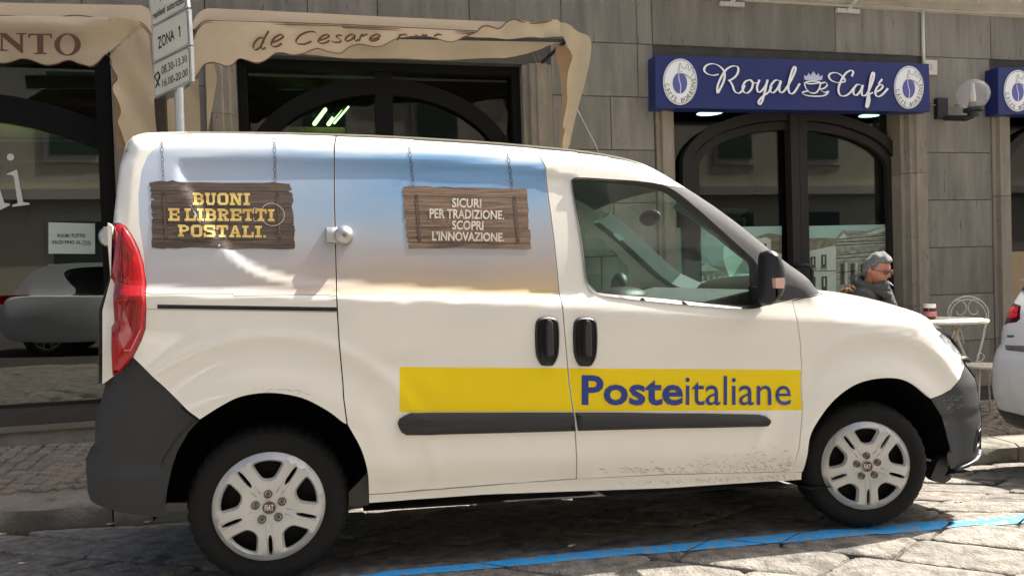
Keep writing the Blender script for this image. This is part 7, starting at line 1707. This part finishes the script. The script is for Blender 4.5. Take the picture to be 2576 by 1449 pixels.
def rear_patch(name, poly, mat, par, off=0, step=.05, regions=()):
    v, f, c, lp = cdt(poly, step, [r[1] for r in regions]); lab = np.zeros(len(c), int)
    for i, r in enumerate(regions): lab[inpoly(c, r[1])] = i+1
    x = xr5(v[:, 0], v[:, 1])-off; V = [(a, b[0], b[1]) for a, b in zip(x, v)]
    for k in range(len(regions)+1):
        fk = [t[::-1] for t, l in zip(f, lab) if l == k]
        if not fk: continue
        use = sorted({i for t in fk for i in t}); m_ = {a: b for b, a in enumerate(use)}
        mesh_obj(name if k == 0 else regions[k-1][0], [V[i] for i in use], [tuple(m_[i] for i in t) for t in fk], mat if k == 0 else regions[k-1][2], par, smooth=True)
ztp = max(PZs); zbt = min(PZs)
WP = mp('white_car_paint', (.78, .78, .77), .28, .02, 2, coat=.5)
yA, yB = YS+.018, 3.0
lampS = [R5(p) for p in Z('q', (868, 306), (922, 345), (916, 440), (890, 462), (830, 470), (806, 500), (806, 560), (808, 612), (766, 612), (768, 525), (800, 425), (832, 362))]
lampS = [(min(a, YS+.012), b) for a, b in lampS]
zb1_, zb2_ = R5(Z('q', (900, 1045))[0])[1], zbt
rear_patch('body', ccw([(yA, ztp), (yA, R5(Z('q', (740, 1036))[0])[1]), (yB, R5(Z('q', (740, 1036))[0])[1]), (yB, ztp)]), WP, suv, 0, .045, [('tail_light', ccw(lampS), mp('smoked_lens', (.10, .008, .012), .15, coat=1))])
rear_patch('lower_bumper', ccw([(yA, R5(Z('q', (740, 1036))[0])[1]), (yA, zbt), (yB, zbt), (yB, R5(Z('q', (740, 1036))[0])[1])]), CLAD, suv, .004, .06)
rl5 = [R5(p) for p in Z('q', (832, 348), (908, 350), (898, 420), (862, 434), (830, 425))]; rear_patch('lamp_bright_lens', ccw(rl5), mp('lens_bright', (.62, .015, .03), .12, .4, 40, coat=1, col2=(.9, .05, .08)), suv, .004, .03)
rear_patch('lamp_frame', ccw([R5(p) for p in Z('q', (868, 308), (922, 346), (908, 350), (838, 346))]), mp('smoke_grey', (.09, .085, .075), .2, coat=1), suv, .004, .03)
rear_patch('model_plate', ccw([R5(p) for p in Z('q', (828, 552), (876, 552), (876, 568), (828, 568))]), mp('plate_grey', (.12, .12, .12), .4), suv, .004, .03)
rear_patch('bumper_gap', ccw([R5(p) for p in Z('q', (812, 622), (990, 628), (990, 676), (880, 664), (818, 656))]), mp('shade_grey', (.17, .165, .15), .5), suv, .003, .04)
rear_patch('rear_window', ccw([R5(p) for p in Z('q', (1000, 150), (1000, 250), (925, 232), (912, 238), (940, 178))]), MATS['car_glass_dark'], suv, .004, .04)
sd = MB(); V = [(x, YS+.02, z) for x, z in zip(PXs, PZs)]+[(x+4.0, YS+.02, z) for x, z in zip(PXs, PZs)]
xb_ = [float(xr5(YS+.018, z)) for z in PZs]; n = len(PZs)
mesh_obj('side_body', [(x, YS+.018, z) for x, z in zip(xb_, PZs)]+[(9.3, YS+.018, z) for z in PZs], [(i, i+1, n+i+1, n+i) for i in range(n-1)], WP, suv, smooth=True)
xb_ = [float(xr5(3.0, z)) for z in PZs]
wx_ = PXs[9]+.86; wz_ = G(wx_, 3.0)+.35
sidep = [(x, z) for x, z in zip(xb_, PZs)]+[(wx_-.43, zbt)]+[(wx_-.43*math.cos(a), wz_+.03+.43*math.sin(a)) for a in np.linspace(.05, math.pi-.05, 18)]+[(9.3, zbt), (9.3, ztp)]
v, f, c, lp = cdt(ccw(sidep), .25); mesh_obj('side_body', [(a, 3.0, b) for a, b in v], f, WP, suv)
MB().lathe([(.43, .0), (.43, .3), (.0001, .3)], (wx_, 3.005, wz_+.03), 'y', 30).build('wheel_housing', DARK, suv)
gz5 = ztp-.01; gx5_ = PXs[0]+.02
gv = [(gx5_, 3.08, gz5), (gx5_, YS-.06, gz5), (gx5_+.38, YS-.22, gz5+.50), (gx5_+.38, 3.24, gz5+.50), (9.3, 3.08, gz5), (9.3, YS-.06, gz5), (8.2, YS-.22, gz5+.50), (8.2, 3.24, gz5+.50)]
mesh_obj('cabin_glass', gv, [(0, 1, 2, 3), (0, 3, 7, 4), (1, 5, 6, 2), (3, 2, 6, 7)], MATS['car_glass_dark'], suv)
MB().add([(gx5_+.30, 3.22, gz5+.50), (8.25, 3.22, gz5+.50), (8.25, YS-.20, gz5+.50), (gx5_+.30, YS-.20, gz5+.50), (gx5_+.45, 3.30, gz5+.56), (8.1, 3.30, gz5+.56), (8.1, YS-.28, gz5+.56), (gx5_+.45, YS-.28, gz5+.56)], [(0, 1, 5, 4), (1, 2, 6, 5), (2, 3, 7, 6), (3, 0, 4, 7), (4, 5, 6, 7), (0, 3, 2, 1)]).build('cabin_roof', WP, suv)
for xa_ in (gx5_+.02, gx5_+1.35, gx5_+2.5):
    for ya_, yb2 in ((3.075, 3.235), (YS-.055, YS-.215)): MB().tube([(xa_, ya_, gz5), (xa_+(.38 if xa_ < gx5_+.1 else .1), yb2, gz5+.51)], .045, 6).build('cabin_pillar', WP, suv)
rear_patch('tail_light', ccw([(7.6-a, b) for a, b in lampS]), mp('smoked_lens', (.10, .008, .012), .15, coat=1), suv, .006, .04)
MB().box((wx_+.8, 2.985, ztp-.22), (wx_+.98, 2.999, ztp-.17)).build('door_handle', BLACK, suv)
MB().add([(xb_[0], 3.0, ztp), (9.3, 3.0, ztp), (9.3, YS+.018, ztp), (PXs[0], YS+.018, ztp)], [(0, 1, 2, 3)]).build('roof', WP, suv)
MB().add([(PXs[-1], 3.0, zbt+.01), (9.3, 3.0, zbt+.0), (9.3, YS, zbt), (PXs[-1], YS, zbt+.01)], [(0, 1, 2, 3)]).build('underbody', DARK, suv)
for yy, s_ in ((YS-.03, 1), (3.05, -1)):
    wx_ = PXs[9]+.86; TR = .35; M = Matrix.Translation((wx_, yy, G(wx_, yy-.1)+TR)) @ Matrix.Rotation(math.pi if s_ > 0 else 0, 4, 'Z')
    wh = empty('wheel', (wx_, yy, G(wx_, yy-.1)+TR), parent=suv)
    MB().lathe([(TR*.66, .03), (TR*.85, -.01), (TR*.97, .01), (TR*.985, .04), (TR, .05), (TR, .10), (TR*.98, .105), (TR*.98, .115), (TR, .12), (TR, .18), (TR*.98, .185), (TR*.97, .22), (TR*.66, .22)], (0, 0, 0), 'y', 56).xf(M).build('tyre', RUBT, wh, autos=35); MB().disc((0, .04, 0), TR*.67).xf(M).build('wheel_disc', DARK, wh)
# ================================================================== litter in the gutter and on the street
lr = random.Random(12)
spots = [(( 'z7', 715, 1078), 0), (('z7', 782, 1095), 1), (('z7', 855, 1088), 2), (('z7', 1040, 1080), 3), (('z7', 165, 1375), 4), (('z7', 12, 1168), 5), (('z9', 2045, 942), 6), (('z8', 1855, 1250), 7)]
desc = ['farthest left in the gutter behind the rear bumper', 'second in the gutter behind the rear bumper', 'orange tipped one in the gutter behind the rear bumper', 'in the gutter just behind the rear wheel', 'on the dark slabs at the lower left', 'by the kerb at the left edge', 'on the sunlit slabs right of the front wheel', 'beside the blue line under the doors']
BUT = mp('butt_white', (.62, .6, .55), .7); TIP = mp('butt_tip', (.5, .28, .12), .7)
for (s_, i) in spots:
    zt, a, b = s_; x, y = rayg(Z(zt, (a, b))[0]); z = G(x, y)+.012; an = lr.uniform(-.4, .6); L2 = .022
    c = empty('cigarette_butt', (x, y, z), label='cigarette butt '+desc[i], cat='cigarette butt', group='cigarette butts on the street'); d = Vector((math.cos(an), math.sin(an)*.6, 0))
    p = Vector((x, y, z)); MB().tube([tuple(p-d*L2), tuple(p+d*L2*.2)], .005, 7).build('paper', BUT, c, smooth=True); MB().tube([tuple(p+d*L2*.2), tuple(p+d*L2)], .0052, 7).build('filter', TIP, c, smooth=True)
